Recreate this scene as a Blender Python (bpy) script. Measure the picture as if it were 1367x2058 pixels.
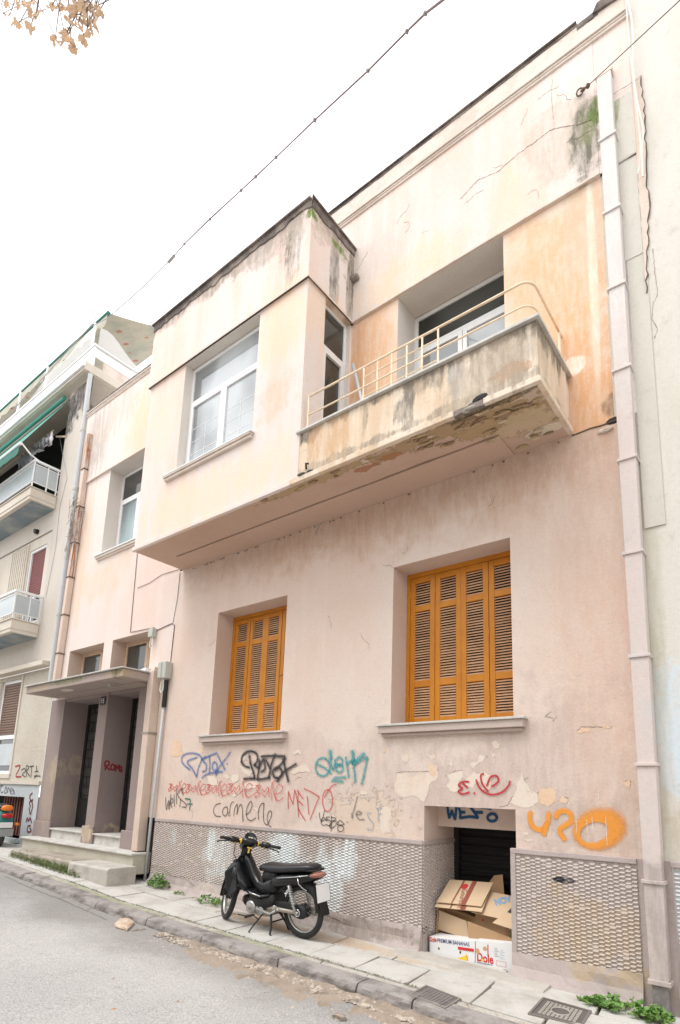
import bpy, math, random
from mathutils import Vector, Matrix, noise as mnoise
random.seed(7)
C = bpy.context.scene.collection
for o in list(bpy.data.objects): bpy.data.objects.remove(o)
R_ = math.radians
scn = bpy.context.scene

# ---------------------------------------------------------------- camera
F, CX, CY, EYE = 1145.08, 716.06, 1385.22, 1.362
RM = ((0.79284975, 0.60866997, 0.0301685), (-0.08710976, 0.16218609, -0.98290771), (-0.60315931, 0.77667016, 0.1816103))
cd = bpy.data.cameras.new('camera'); cam = bpy.data.objects.new('camera', cd); C.objects.link(cam)
cd.sensor_fit = 'VERTICAL'; cd.sensor_height = 36; cd.sensor_width = 36 * 1367 / 2058
cd.lens = F / 2058 * 36
cd.shift_x = (683.5 - CX) / 2058; cd.shift_y = (CY - 1029) / 2058
cd.clip_end = 500; cd.clip_start = .05
m = Matrix.Identity(4)
for i in range(3):
    m[i][0] = RM[0][i]; m[i][1] = -RM[1][i]; m[i][2] = -RM[2][i]
m[2][3] = EYE
cam.matrix_world = m
scn.camera = cam
scn.render.resolution_x = 680; scn.render.resolution_y = 1024

# ---------------------------------------------------------------- light
w = bpy.data.worlds.new('World'); scn.world = w; w.use_nodes = True
wn = w.node_tree; wn.nodes.clear()
sky = wn.nodes.new('ShaderNodeTexSky'); sky.sky_type = 'NISHITA'; sky.sun_disc = False
SUN_EL, SUN_AZ = 62, 205
sky.sun_elevation = R_(SUN_EL); sky.sun_rotation = R_(SUN_AZ); sky.dust_density = 3; sky.air_density = 1.0
hs = wn.nodes.new('ShaderNodeHueSaturation'); hs.inputs['Saturation'].default_value = .12
mx = wn.nodes.new('ShaderNodeMix'); mx.data_type = 'RGBA'; mx.inputs['Factor'].default_value = .75
mx.inputs[7].default_value = (9.3, 9.4, 9.6, 1)          # even cloud layer
bg = wn.nodes.new('ShaderNodeBackground'); bg.inputs['Strength'].default_value = .15
wo = wn.nodes.new('ShaderNodeOutputWorld')
L = wn.links.new
L(sky.outputs[0], hs.inputs['Color']); L(hs.outputs[0], mx.inputs[6]); L(mx.outputs[2], bg.inputs[0]); L(bg.outputs[0], wo.inputs[0])
sl = bpy.data.lights.new('sun', 'SUN'); sl.energy = 1.2; sl.angle = R_(25); sl.color = (1, .975, .94)
so = bpy.data.objects.new('sun', sl); C.objects.link(so)
# sun direction: rotation measured clockwise from +Y
az = R_(SUN_AZ); el = R_(SUN_EL)
sd = Vector((math.sin(az) * math.cos(el), math.cos(az) * math.cos(el), math.sin(el)))
so.rotation_euler = sd.to_track_quat('Z', 'Y').to_euler(); so.location = (0, -5, 20)
vs = scn.view_settings; vs.view_transform = 'Standard'; vs.look = 'None'; vs.exposure = 0.58; vs.gamma = 1
vs.use_curve_mapping = False

# ---------------------------------------------------------------- measuring helpers (survey of the place)
def ray(px, py):
    a, b = (px - CX) / F, (py - CY) / F
    return Vector([RM[0][i] * a + RM[1][i] * b + RM[2][i] for i in range(3)])
def YP(px, py, y=5.2):
    d = ray(px, py); d = d * (y / d.y); return Vector((d.x, y, d.z + EYE))
def XP(px, py, x):
    d = ray(px, py); d = d * (x / d.x); return Vector((x, d.y, d.z + EYE))
def ZP(px, py, z):
    d = ray(px, py); d = d * ((z - EYE) / d.z); return Vector((d.x, d.y, z))
GT = [(-40, .9), (-14, .27), (-12, .19), (-11, .15), (-8.85, .05), (-7.7, -.01), (-7, -.06), (-4.4, -.12), (-3, -.145), (-2, -.17), (-1, -.195), (2, -.27), (30, -.9)]
def g(x):
    for (a, za), (b, zb) in zip(GT, GT[1:]):
        if x <= b: return za + (zb - za) * (x - a) / (b - a)
    return GT[-1][1]
def GP(px, py, off=0):
    z = -.1
    for _ in range(12):
        p = ZP(px, py, z); z = g(p.x) + off
    return p
KY = 3.97    # outer face of the kerb

# ---------------------------------------------------------------- object helpers
WL = {}
def empty(name, loc=(0, 0, 0), label=None, cat=None, group=None, rot=None):
    o = bpy.data.objects.new(name, None); C.objects.link(o); o.location = loc; o.empty_display_size = .2
    if rot: o.rotation_euler = rot
    WL[o] = Vector(loc)
    tag(o, label, cat, group); return o
def tag(o, label=None, cat=None, group=None, kind=None):
    if label: o['label'] = label
    if cat: o['category'] = cat
    if group: o['group'] = group
    if kind: o['kind'] = kind
    return o
def jag(pts, it=3, amp=.22, rd=random.Random(1)):
    for _ in range(it):
        o = []
        for a, b in zip(pts, pts[1:] + pts[:1]):
            m_ = ((a[0] + b[0]) / 2, (a[1] + b[1]) / 2); d = (b[0] - a[0], b[1] - a[1]); k = rd.uniform(-amp, amp)
            o += [a, (m_[0] - d[1] * k, m_[1] + d[0] * k)]
        pts = o; amp *= .95
    return pts
class MB:
    def __init__(s): s.v = []; s.f = []; s.a = []
    def add(s, vs, fs):
        n = len(s.v); s.v += [tuple(p) for p in vs]; s.f += [tuple(i + n for i in f) for f in fs]; return s
    def box(s, x0, x1, y0, y1, z0, z1):
        return s.add([(x0, y0, z0), (x1, y0, z0), (x1, y1, z0), (x0, y1, z0), (x0, y0, z1), (x1, y0, z1), (x1, y1, z1), (x0, y1, z1)],
                     [(0, 3, 2, 1), (4, 5, 6, 7), (0, 1, 5, 4), (1, 2, 6, 5), (2, 3, 7, 6), (3, 0, 4, 7)])
    def hexa(s, bot, top):   # 4+4 points
        return s.add(list(bot) + list(top), [(0, 3, 2, 1), (4, 5, 6, 7), (0, 1, 5, 4), (1, 2, 6, 5), (2, 3, 7, 6), (3, 0, 4, 7)])
    def quad(s, a, b, c, d): return s.add([a, b, c, d], [(0, 1, 2, 3)])
    def prism(s, pts, vec):  # polygon + extrusion vector
        n = len(pts); v = Vector(vec)
        return s.add([Vector(p) for p in pts] + [Vector(p) + v for p in pts],
                     [tuple(range(n))[::-1], tuple(range(n, 2 * n))] + [(i, (i + 1) % n, (i + 1) % n + n, i + n) for i in range(n)])
    def tube(s, pts, r, n=8, cap=True):
        pts = [Vector(p) for p in pts]; rings = []
        rr = r if isinstance(r, (list, tuple)) else [r] * len(pts)
        up = None
        for i, p in enumerate(pts):
            t = (pts[min(i + 1, len(pts) - 1)] - pts[max(i - 1, 0)]).normalized()
            if up is None: up = Vector((0, 0, 1)) if abs(t.z) < .9 else Vector((1, 0, 0))
            u = t.cross(up)
            if u.length < 1e-4: u = t.orthogonal()
            u.normalize(); v = u.cross(t).normalized(); up = v
            rings.append([p + (u * math.cos(k * 2 * math.pi / n) + v * math.sin(k * 2 * math.pi / n)) * rr[i] for k in range(n)])
        return s.loft(rings, cap)
    def loft(s, rings, cap=True, closed=False):
        n = len(rings[0]); b = len(s.v)
        for r in rings: s.v += [tuple(p) for p in r]
        m_ = len(rings)
        for i in range(m_ if closed else m_ - 1):
            j = (i + 1) % m_
            for k in range(n):
                l = (k + 1) % n; s.f.append((b + i * n + k, b + i * n + l, b + j * n + l, b + j * n + k))
        if cap and not closed:
            s.f.append(tuple(b + k for k in range(n))[::-1]); s.f.append(tuple(b + (m_ - 1) * n + k for k in range(n)))
        return s
    def torus(s, c, ax, R, r, n=32, k=8, sx=1.0):
        c = Vector(c); ax = Vector(ax).normalized(); u = ax.orthogonal().normalized(); v = ax.cross(u); rings = []
        for i in range(n):
            a = i * 2 * math.pi / n; d = u * math.cos(a) + v * math.sin(a)
            rings.append([c + d * (R + r * math.cos(j * 2 * math.pi / k)) + ax * (r * sx * math.sin(j * 2 * math.pi / k)) for j in range(k)])
        return s.loft(rings, closed=True)
    def disc(s, c, ax, r, t, n=24):
        c = Vector(c); ax = Vector(ax).normalized(); return s.tube([c - ax * t / 2, c + ax * t / 2], r, n)
def obj(name, mb, mat, parent=None, local=False, smooth=False, bevel=0, label=None, cat=None, group=None, kind=None):
    me = bpy.data.meshes.new(name)
    off = Vector((0, 0, 0))
    if parent is not None and not local: off = WL[parent]
    me.from_pydata([Vector(p) - off for p in mb.v], [], mb.f)
    if mb.a:
        at = me.attributes.new('a', 'FLOAT', 'POINT'); at.data.foreach_set('value', mb.a)
    o = bpy.data.objects.new(name, me); C.objects.link(o)
    if mat: me.materials.append(mat)
    if parent is not None: o.parent = parent; WL[o] = WL[parent]
    else: WL[o] = Vector((0, 0, 0))
    if smooth: me.polygons.foreach_set('use_smooth', [True] * len(me.polygons))
    if bevel:
        b = o.modifiers.new('bevel', 'BEVEL'); b.width = bevel; b.segments = 2; b.limit_method = 'ANGLE'; b.angle_limit = R_(40)
    me.validate()
    return tag(o, label, cat, group, kind)
def copy_tree(o, parent=None):
    c = o.copy(); C.objects.link(c)
    if parent is not None: c.parent = parent
    for ch in list(o.children): copy_tree(ch, c)
    WL[c] = WL[o]
    return c

# ---------------------------------------------------------------- materials
class G:
    def __init__(s, name):
        s.m = bpy.data.materials.new(name); s.m.use_nodes = True; s.t = s.m.node_tree
        s.b = s.t.nodes['Principled BSDF']; s.o = s.t.nodes['Material Output']
        s.geo = None
    def n(s, t): return s.t.nodes.new(t)
    def l(s, a, b): s.t.links.new(a, b)
    def pos(s, obj_=False):
        if obj_: return s.n('ShaderNodeTexCoord').outputs['Object']
        if not s.geo: s.geo = s.n('ShaderNodeNewGeometry')
        return s.geo.outputs['Position']
    def put(s, v, sock):
        if hasattr(v, 'is_linked') or hasattr(v, 'links'): s.l(v, sock)
        elif isinstance(v, (tuple, list)) and len(v) == 3 and len(sock.default_value) == 4: sock.default_value = (*v, 1)
        else: sock.default_value = v
    def math(s, op, a, b=0.0, clamp=False):
        k = s.n('ShaderNodeMath'); k.operation = op; k.use_clamp = clamp; s.put(a, k.inputs[0]); s.put(b, k.inputs[1]); return k.outputs[0]
    def vm(s, op, a, b):
        k = s.n('ShaderNodeVectorMath'); k.operation = op; s.put(a, k.inputs[0]); s.put(b, k.inputs[1])
        return k.outputs['Value'] if op in ('LENGTH', 'DOT_PRODUCT') else k.outputs[0]
    def noise(s, scale=(1, 1, 1), detail=4, rough=.55, dist=0, obj_=False, off=(0, 0, 0)):
        p = s.vm('MULTIPLY', s.vm('ADD', s.pos(obj_), off), scale if isinstance(scale, tuple) else (scale,) * 3)
        k = s.n('ShaderNodeTexNoise'); s.l(p, k.inputs['Vector']); k.inputs['Scale'].default_value = 1
        k.inputs['Detail'].default_value = detail; k.inputs['Roughness'].default_value = rough; k.inputs['Distortion'].default_value = dist
        return k.outputs['Fac']
    def ramp(s, v, a, b):   # smooth 0..1 between a and b
        k = s.n('ShaderNodeMapRange'); k.interpolation_type = 'SMOOTHSTEP'; s.put(v, k.inputs[0])
        k.inputs[1].default_value = a; k.inputs[2].default_value = b; return k.outputs[0]
    def mix(s, f, a, b, mode='MIX'):
        k = s.n('ShaderNodeMix'); k.data_type = 'RGBA'; k.blend_type = mode
        s.put(f, k.inputs[0]); s.put(a, k.inputs[6]); s.put(b, k.inputs[7]); return k.outputs[2]
    def bump(s, h, strength=.3, dist=.01, prev=None):
        k = s.n('ShaderNodeBump'); k.inputs['Strength'].default_value = strength; k.inputs['Distance'].default_value = dist
        s.l(h, k.inputs['Height'])
        if prev is not None: s.l(prev, k.inputs['Normal'])
        return k.outputs[0]
    def fin(s, col, rough=.8, nrm=None, metal=0, spec=None):
        s.put(col, s.b.inputs['Base Color']); s.put(rough, s.b.inputs['Roughness']); s.b.inputs['Metallic'].default_value = metal
        if spec is not None: s.b.inputs['Specular IOR Level'].default_value = spec
        if nrm is not None: s.l(nrm, s.b.inputs['Normal'])
        return s.m
def stucco(name, base, alt, alt_amt=.6, blots=(), bump=.35, grain=.05, asc=(.9, .9, .35), dirt=(.35, .3, .25), dirt_amt=.12, rough=.93, pits=0):
    G_ = G(name); s = G_
    n1 = s.noise(asc, 5, .6); n2 = s.noise((9, 9, 9), 6, .65); n3 = s.noise((70, 70, 70), 3, .6); st = s.noise((7, 7, .55), 5, .6, .3)
    nb = s.noise((2.6, 2.6, 2.6), 7, .62, .4)
    col = s.mix(s.math('MULTIPLY', s.ramp(n1, .42, .66), alt_amt), base, alt)
    col = s.mix(s.math('MULTIPLY', s.ramp(st, .5, .75), .22), col, tuple(min(1, c * 1.15) for c in base))
    col = s.mix(s.math('MULTIPLY', s.ramp(n2, .55, .75), dirt_amt), col, dirt)
    col = s.mix(s.math('MULTIPLY', s.ramp(n3, .35, .7), grain), col, (.2, .16, .13))
    h = s.math('ADD', s.math('MULTIPLY', n2, .6), s.math('MULTIPLY', n3, .25)); 
    mott = s.noise((16, 16, 3.5), 5, .7)
    for b in blots:
        c, r, bc, amt, soft, warp, kind = b
        p = s.vm('SUBTRACT', s.pos(), c); p = s.vm('MULTIPLY', p, tuple(1 / k for k in r)); d = s.vm('LENGTH', p, (0, 0, 0))
        nn = {'b': nb, 's': st, 'f': n2}[kind]
        d = s.math('ADD', d, s.math('MULTIPLY', s.math('SUBTRACT', nn, .5), warp * (2.6 if kind != 'f' else 1.6)))
        d = s.math('ADD', d, s.math('MULTIPLY', s.math('SUBTRACT', n2 if kind != 'f' else nb, .5), warp * .9))
        mk = s.ramp(d, 1 + soft / 2, 1 - soft / 2)
        mk2 = s.math('MULTIPLY', mk, amt if soft < .12 else s.math('ADD', amt * .55, s.math('MULTIPLY', s.ramp(mott, .38, .62), amt * .6)))
        col = s.mix(mk2, col, bc)
        if soft < .12:
            h = s.math('SUBTRACT', h, s.math('MULTIPLY', mk, .8))
            rim = s.math('MULTIPLY', mk, s.math('SUBTRACT', 1.0, s.ramp(d, .97, .90)))
            col = s.mix(s.math('MULTIPLY', rim, .6), col, (.16, .10, .06))
    fl = s.noise((34, 34, 34), 4, .7)
    col = s.mix(s.math('MULTIPLY', s.ramp(fl, .52, .68), .16), col, tuple(c * .62 for c in base)); col = s.mix(s.math('MULTIPLY', s.ramp(fl, .46, .34), .14), col, tuple(min(1, c * 1.2) for c in base))
    h = s.math('ADD', h, s.math('MULTIPLY', fl, .5))
    if pits:
        v = s.n('ShaderNodeTexVoronoi'); s.l(s.vm('MULTIPLY', s.pos(), (38, 38, 38)), v.inputs['Vector']); v.inputs['Scale'].default_value = 1
        pm = s.math('MULTIPLY', s.ramp(v.outputs['Distance'], .13, .06), s.ramp(n1, .45, .6))
        col = s.mix(s.math('MULTIPLY', pm, pits), col, (.12, .09, .07))
    return s.fin(col, rough, s.bump(h, bump, .012), spec=.2)
def plain(name, col, rough=.6, metal=0, var=.25, vscale=6, alt=None, bump=.1, obj_=True, spec=None, bscale=60):
    s = G(name); n1 = s.noise((vscale,) * 3, 5, .6, obj_=obj_); alt = alt or tuple(c * .6 for c in col)
    c = s.mix(s.math('MULTIPLY', s.ramp(n1, .4, .7), var), col, alt)
    nb = s.noise((bscale,) * 3, 3, .6, obj_=obj_)
    return s.fin(c, rough, s.bump(nb, bump, .004) if bump else None, metal, spec)

B = 99.
PINK = (.62, .47, .39)
def X_(cx, cz, rx, rz, col, amt=.8, soft=.5, warp=1.2, kind='b'): return ((cx, 5.2, cz), (rx, B, rz), col, amt, soft, warp, kind)
cream_alt = (.68, .44, .24)
M = {}
M['lower'] = stucco('pink_plaster', (.735, .62, .545), (.70, .53, .435), .6, dirt_amt=.10, pits=.5, bump=.5, asc=(.7, .7, .5), blots=[
    X_(-1.9, 1.6, 1.2, .55, (.50, .40, .36), .55, .9, 1.6), X_(-4.6, 1.5, 2.6, .5, (.56, .45, .40), .5, .9, 1.5),
    X_(-2.6, 4.75, 3.2, .5, (.52, .31, .19), .4, .9, 1.0), X_(-1.3, 2.9, .35, 2.6, (.66, .46, .36), .5, .9, .8, 's'),  # brown at soffit height paints in shade and warm bounce, next line too
    X_(-4.6, 4.75, 3.6, .35, (.50, .31, .21), .3, .9, 1.0), X_(-1.25, 1.1, .6, .25, (.45, .36, .3), .4, .8, 1.2),
    X_(-3.9, 1.05, .5, .3, (.70, .56, .44), .7, .1, 2.2, 'f')])
M['wing'] = stucco('pale_pink_plaster', (.76, .66, .61), (.76, .57, .47), .7, blots=[
    X_(-11.2, 8.6, .35, .7, (.25, .22, .2), .5, .9, 1.4, 's'), X_(-10.6, 8.9, .8, .4, (.6, .5, .42), .6, .9, 1.5, 's'),
    X_(-9.4, 8.3, .5, .7, (.8, .56, .34), .6, .8, 1.0), X_(-11.2, 6.0, .25, 1.4, (.75, .55, .38), .6, .7, 1.0, 's'),
    X_(-10.4, 5.3, .8, .35, (.74, .56, .40), .5, .7, 1.2)])
M['upper'] = stucco('cream_plaster', (.77, .675, .63), (.78, .565, .47), .85, asc=(1.2, 1.2, .25), blots=[
    X_(-4.0, 8.3, .5, 1.0, (.62, .54, .46), .5, .9, 1.5, 's'), X_(-1.45, 8.35, .35, .45, (.52, .43, .34), .6, .7, 1.6),
    X_(-1.19, 8.15, .15, .42, (.17, .16, .12), .9, .5, .7), X_(-1.17, 8.3, .10, .2, (.22, .23, .12), .7, .6, .9), X_(-1.09, 8.46, .07, .15, (.13, .19, .05), .85, .6, 1.2, 'f'),
    X_(-2.6, 8.9, 1.4, .3, (.66, .58, .52), .4, .9, 1.5, 's'), X_(-3.4, 7.9, .7, .3, (.84, .62, .4), .5, .8, 1.2, 's'),
    X_(-2.0, 7.85, .3, .6, (.82, .6, .4), .4, .8, 1.2, 's')])
OR1, OR2 = (.75, .47, .29), (.69, .37, .19)
M['orange'] = stucco('orange_stained_plaster', (.79, .65, .54), (.76, .52, .36), .85, asc=(1.2, 1.2, .3), blots=[
    X_(-1.62, 6.0, .62, 1.8, OR1, .9, .9, 1.1), X_(-1.3, 7.2, .2, .5, (.6, .5, .38), .5, .8, 1.2, 's'), X_(-1.3, 5.3, .45, .7, OR2, .55, .8, 1.2),
    X_(-3.95, 6.6, .38, 1.3, OR1, 1.0, .8, .7), X_(-4.2, 6.7, .12, 1.4, OR2, .6, .8, .9, 's'), X_(-1.42, 5.62, .14, .1, (.85, .74, .62), .9, .4, .8),
    X_(-1.2, 6.5, .04, 1.3, (.84, .76, .64), .7, .6, .5, 's'), X_(-1.06, 5.05, .1, .1, (.15, .12, .1), .6, .5, 1)])
M['bay'] = stucco('bay_plaster', (.765, .675, .63), (.78, .575, .47), .8, asc=(1.3, 1.3, .3), blots=[
    ((-4.62, 4.3, 8.3), (.16, B, .55), (.16, .15, .12), .75, .7, 1.4, 's'), ((-4.2, 4.75, 8.2), (.4, .09, .75), (.14, .13, .11), .75, .6, 1.3, 's'),
    ((-4.2, 5.12, 8.1), (.4, .1, .6), (.1, .1, .08), .85, .5, 1.0, 's'), ((-4.3, 4.5, 8.55), (.35, .6, .25), (.45, .38, .30), .6, .7, 1.6, 'b'),
    ((-6.0, 4.3, 8.72), (2.4, B, .15), (.33, .27, .23), .8, .7, 1.2, 'b'), ((-5.0, 4.3, 8.6), (.6, B, .2), (.42, .35, .3), .7, .4, 1.4, 'b'),
    ((-4.32, 4.32, 8.60), (.07, .1, .07), (.12, .2, .03), .9, .4, 1.2, 'f'), ((-4.3, 4.85, 8.55), (.3, .15, .05), (.12, .2, .03), .8, .5, 1.6, 'f'),
    ((-4.75, 4.3, 7.3), (.6, B, .5), (.84, .62, .42), .6, .8, 1.2, 's'), ((-4.8, 4.3, 6.2), (.25, B, .3), (.72, .5, .36), .6, .8, 1.4, 'b'),
    ((-7.3, 4.3, 7.0), (.3, B, .8), (.82, .64, .5), .6, .8, 1.2, 'b'), ((-6.1, 4.3, 5.3), (1.6, B, .35), (.84, .66, .46), .6, .9, 1.2, 's')])
M['balcony'] = stucco('weathered_balcony_plaster', (.78, .68, .56), (.66, .48, .32), .85, asc=(2.6, 2.6, .35), dirt_amt=.5, blots=[
    ((-1.75, 4.32, 5.35), (.35, .3, .28), (.42, .36, .29), .7, .8, 1.4, 's'), ((-4.2, 4.32, 5.45), (.16, B, .1), (.1, .09, .08), .85, .5, 1.2, 's'),
    ((-2.6, 4.32, 5.45), (.35, .3, .15), (.2, .17, .14), .7, .7, 1.6, 's'), ((-2.9, 4.32, 5.2), (.14, .3, .22), (.22, .19, .16), .75, .5, 1.4, 's'),
    ((-3.35, 4.32, 5.35), (.05, .3, .3), (.2, .16, .13), .7, .5, 1.0, 's'), ((-1.7, 4.32, 5.12), (.2, .3, .08), (.46, .25, .13), .8, .3, 1.6, 'f'),
    ((-2.25, 4.32, 5.3), (.1, .3, .2), (.5, .5, .5), .7, .5, 1.2, 's'), ((-1.47, 4.6, 5.55), (.2, .5, .2), (.13, .11, .08), .85, .7, 1.2, 's'),
    ((-2.6, 4.32, 5.52), (2, B, .07), (.22, .18, .14), .9, .7, 2.0, 's'), ((-3.0, 4.32, 5.0), (1.6, B, .06), (.30, .25, .2), .7, .7, 1.8, 's'), ((-3.9, 4.32, 5.3), (.3, B, .25), (.60, .38, .22), .7, .8, 1.6, 's'), ((-2.0, 4.32, 5.2), (.3, B, .3), (.42, .34, .26), .7, .8, 1.8, 's')])
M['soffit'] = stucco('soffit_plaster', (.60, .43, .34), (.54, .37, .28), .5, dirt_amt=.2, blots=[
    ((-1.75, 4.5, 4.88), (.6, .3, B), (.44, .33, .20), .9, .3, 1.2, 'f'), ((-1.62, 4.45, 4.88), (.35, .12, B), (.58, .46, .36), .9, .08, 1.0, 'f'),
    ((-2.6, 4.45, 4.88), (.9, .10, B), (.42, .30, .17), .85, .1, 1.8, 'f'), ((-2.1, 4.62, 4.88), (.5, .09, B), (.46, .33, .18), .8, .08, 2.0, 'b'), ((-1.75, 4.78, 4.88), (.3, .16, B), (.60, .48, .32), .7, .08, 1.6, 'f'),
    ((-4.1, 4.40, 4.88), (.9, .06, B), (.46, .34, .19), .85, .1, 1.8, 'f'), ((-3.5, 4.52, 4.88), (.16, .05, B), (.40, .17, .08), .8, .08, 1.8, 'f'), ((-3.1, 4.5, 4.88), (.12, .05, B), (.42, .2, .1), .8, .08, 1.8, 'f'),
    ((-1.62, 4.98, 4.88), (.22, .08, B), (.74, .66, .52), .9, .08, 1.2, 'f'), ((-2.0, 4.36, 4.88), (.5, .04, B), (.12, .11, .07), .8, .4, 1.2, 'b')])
M['dimple'] = stucco('grey_pink_dimpled_plaster', (.55, .485, .455), (.56, .49, .42), .5, dirt_amt=.15, bump=.25, blots=[
    X_(-6.45, .62, .07, .24, (.76, .8, .8), .8, .7, .8), X_(-6.2, .30, .22, .05, (.66, .70, .70), .5, .9, 1.2), X_(-5.1, .72, .22, .12, (.78, .82, .82), .9, .9, 1.6), X_(-5.0, .35, .12, .3, (.78, .82, .82), .9, .9, 1.6),
    X_(-4.45, .45, .10, .4, (.8, .84, .84), .9, .9, 1.0), X_(-4.05, .65, .10, .22, (.78, .82, .82), .9, .9, 1.0), X_(-7.3, .7, .1, .15, (.64, .68, .68), .5, .9, 1.4),
    X_(-5.0, .55, .36, .38, (.80, .84, .84), .7, .9, .9), X_(-6.3, .45, .25, .3, (.78, .82, .82), .5, .9, 1.0), X_(-4.25, .35, .12, .4, (.82, .86, .86), .8, .8, .8), X_(-1.5, .2, .5, .3, (.58, .46, .33), .6, .8, 1.6), X_(-1.68, .69, .085, .022, (.05, .05, .06), .9, .3, .6),
    X_(-.7, .6, .3, .3, (.62, .66, .68), .8, .6, 1.2)])
M['plinth'] = stucco('plinth_plaster', (.48, .41, .39), (.40, .34, .32), .7, dirt_amt=.35, bump=.7, asc=(2, 2, 2), blots=[
    X_(-3.8, -.02, .6, .1, (.25, .21, .17), .7, .5, 2, 'f'), X_(-1.3, .0, .3, .1, (.5, .38, .24), .7, .6, 1.6), X_(-6.3, .05, .5, .06, (.6, .52, .46), .6, .3, 2, 'f')])
M['footing'] = stucco('cement_footing', (.48, .43, .38), (.32, .28, .24), .8, dirt_amt=.4, bump=1.0, asc=(3, 3, 3))
M['reveal'] = stucco('reveal_plaster', (.72, .66, .60), (.66, .58, .5), .4, dirt_amt=.06, bump=.2)
M['reveal_low'] = stucco('reveal_plaster_low', (.64, .52, .45), (.6, .45, .36), .4, dirt_amt=.08, bump=.3, blots=[
    ((-3.54, 5.35, 3.5), (B, .3, .3), (.6, .44, .33), .4, .8, 1, 'b')])
M['pinkrev'] = stucco('pink_reveal', (.64, .50, .42), (.56, .40, .3), .6, dirt_amt=.2, bump=.4)
M['dark_trim'] = stucco('blackened_parapet', (.13, .11, .10), (.36, .30, .26), .8, dirt_amt=.3, asc=(3, 3, 3), bump=.8)
M['cornice'] = stucco('cornice_plaster', (.72, .63, .56), (.56, .46, .38), .6, dirt_amt=.35, asc=(3, 3, 3), bump=.6)
M['sill'] = stucco('sill_plaster', (.56, .46, .41), (.48, .38, .33), .4, dirt_amt=.1)
M['marble'] = stucco('weathered_marble', (.62, .60, .56), (.42, .41, .38), .6, dirt_amt=.25, asc=(5, 5, 5), bump=.3, rough=.6)
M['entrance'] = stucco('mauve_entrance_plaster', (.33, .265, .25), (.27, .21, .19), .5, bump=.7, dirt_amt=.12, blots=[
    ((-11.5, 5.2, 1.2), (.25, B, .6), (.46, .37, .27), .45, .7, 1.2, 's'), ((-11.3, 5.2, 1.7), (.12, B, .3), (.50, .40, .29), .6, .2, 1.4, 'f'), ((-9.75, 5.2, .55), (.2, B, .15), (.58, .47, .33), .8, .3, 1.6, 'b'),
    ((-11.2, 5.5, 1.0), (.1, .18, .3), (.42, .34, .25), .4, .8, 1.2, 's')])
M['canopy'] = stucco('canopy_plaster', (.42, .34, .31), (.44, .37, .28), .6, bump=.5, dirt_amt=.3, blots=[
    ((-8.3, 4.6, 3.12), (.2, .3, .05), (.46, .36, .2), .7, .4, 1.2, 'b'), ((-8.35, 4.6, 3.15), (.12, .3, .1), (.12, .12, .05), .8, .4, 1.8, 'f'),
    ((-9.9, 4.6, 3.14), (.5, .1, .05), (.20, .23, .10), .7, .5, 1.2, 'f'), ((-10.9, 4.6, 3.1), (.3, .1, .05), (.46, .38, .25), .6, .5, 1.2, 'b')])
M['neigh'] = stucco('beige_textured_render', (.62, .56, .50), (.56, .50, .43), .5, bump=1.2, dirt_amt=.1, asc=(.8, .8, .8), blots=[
    ((-12.4, 5.2, 10.1), (.8, B, .5), (.08, .07, .07), .85, .8, 1.2, 'b'), ((-12.9, 5.2, 9.7), (.5, B, .4), (.03, .03, .03), .9, .8, 1.0, 'b')])  # dark blots paint the shade of slab and awning onto the column top
M['neigh_low'] = stucco('rough_beige_render', (.62, .57, .49), (.5, .44, .36), .5, bump=1.6, dirt_amt=.3, asc=(1, 1, 1))
M['neigh_trim'] = stucco('neighbour_trim', (.66, .60, .52), (.52, .46, .38), .6, dirt_amt=.25)
M['neigh_plinth'] = stucco('grey_blue_plinth_paint', (.50, .53, .55), (.58, .60, .60), .6, dirt_amt=.25, asc=(3, 3, 3))
M['neigh_soffit'] = stucco('blue_grey_soffit', (.22, .27, .30), (.45, .46, .44), .7, asc=(1.6, 1.6, 1.6), dirt_amt=.1)
M['cream_r'] = stucco('cream_neighbour_render', (.69, .655, .595), (.62, .58, .50), .7, dirt_amt=.28, asc=(1, 1, .4), blots=[
    X_(-.78, 1.85, .12, .5, (.62, .72, .8), .8, .4, 1.2), X_(-.86, 2.6, .08, 1.8, (.5, .48, .36), .5, .8, 1.4, 's'), X_(-.7, 1.2, .3, .2, (.55, .48, .36), .6, .8, 1.4)])
M['greyband'] = stucco('grey_green_render', (.60, .575, .51), (.66, .62, .55), .6, dirt_amt=.25, asc=(2, 2, .5), blots=[X_(-.9, 8.4, .04, .22, (.25, .27, .12), .7, .5, 1.2, 's')])
M['pinkedge'] = stucco('exposed_pink_edge', (.70, .58, .50), (.58, .49, .40), .5, dirt_amt=.3, bump=.8)
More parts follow.
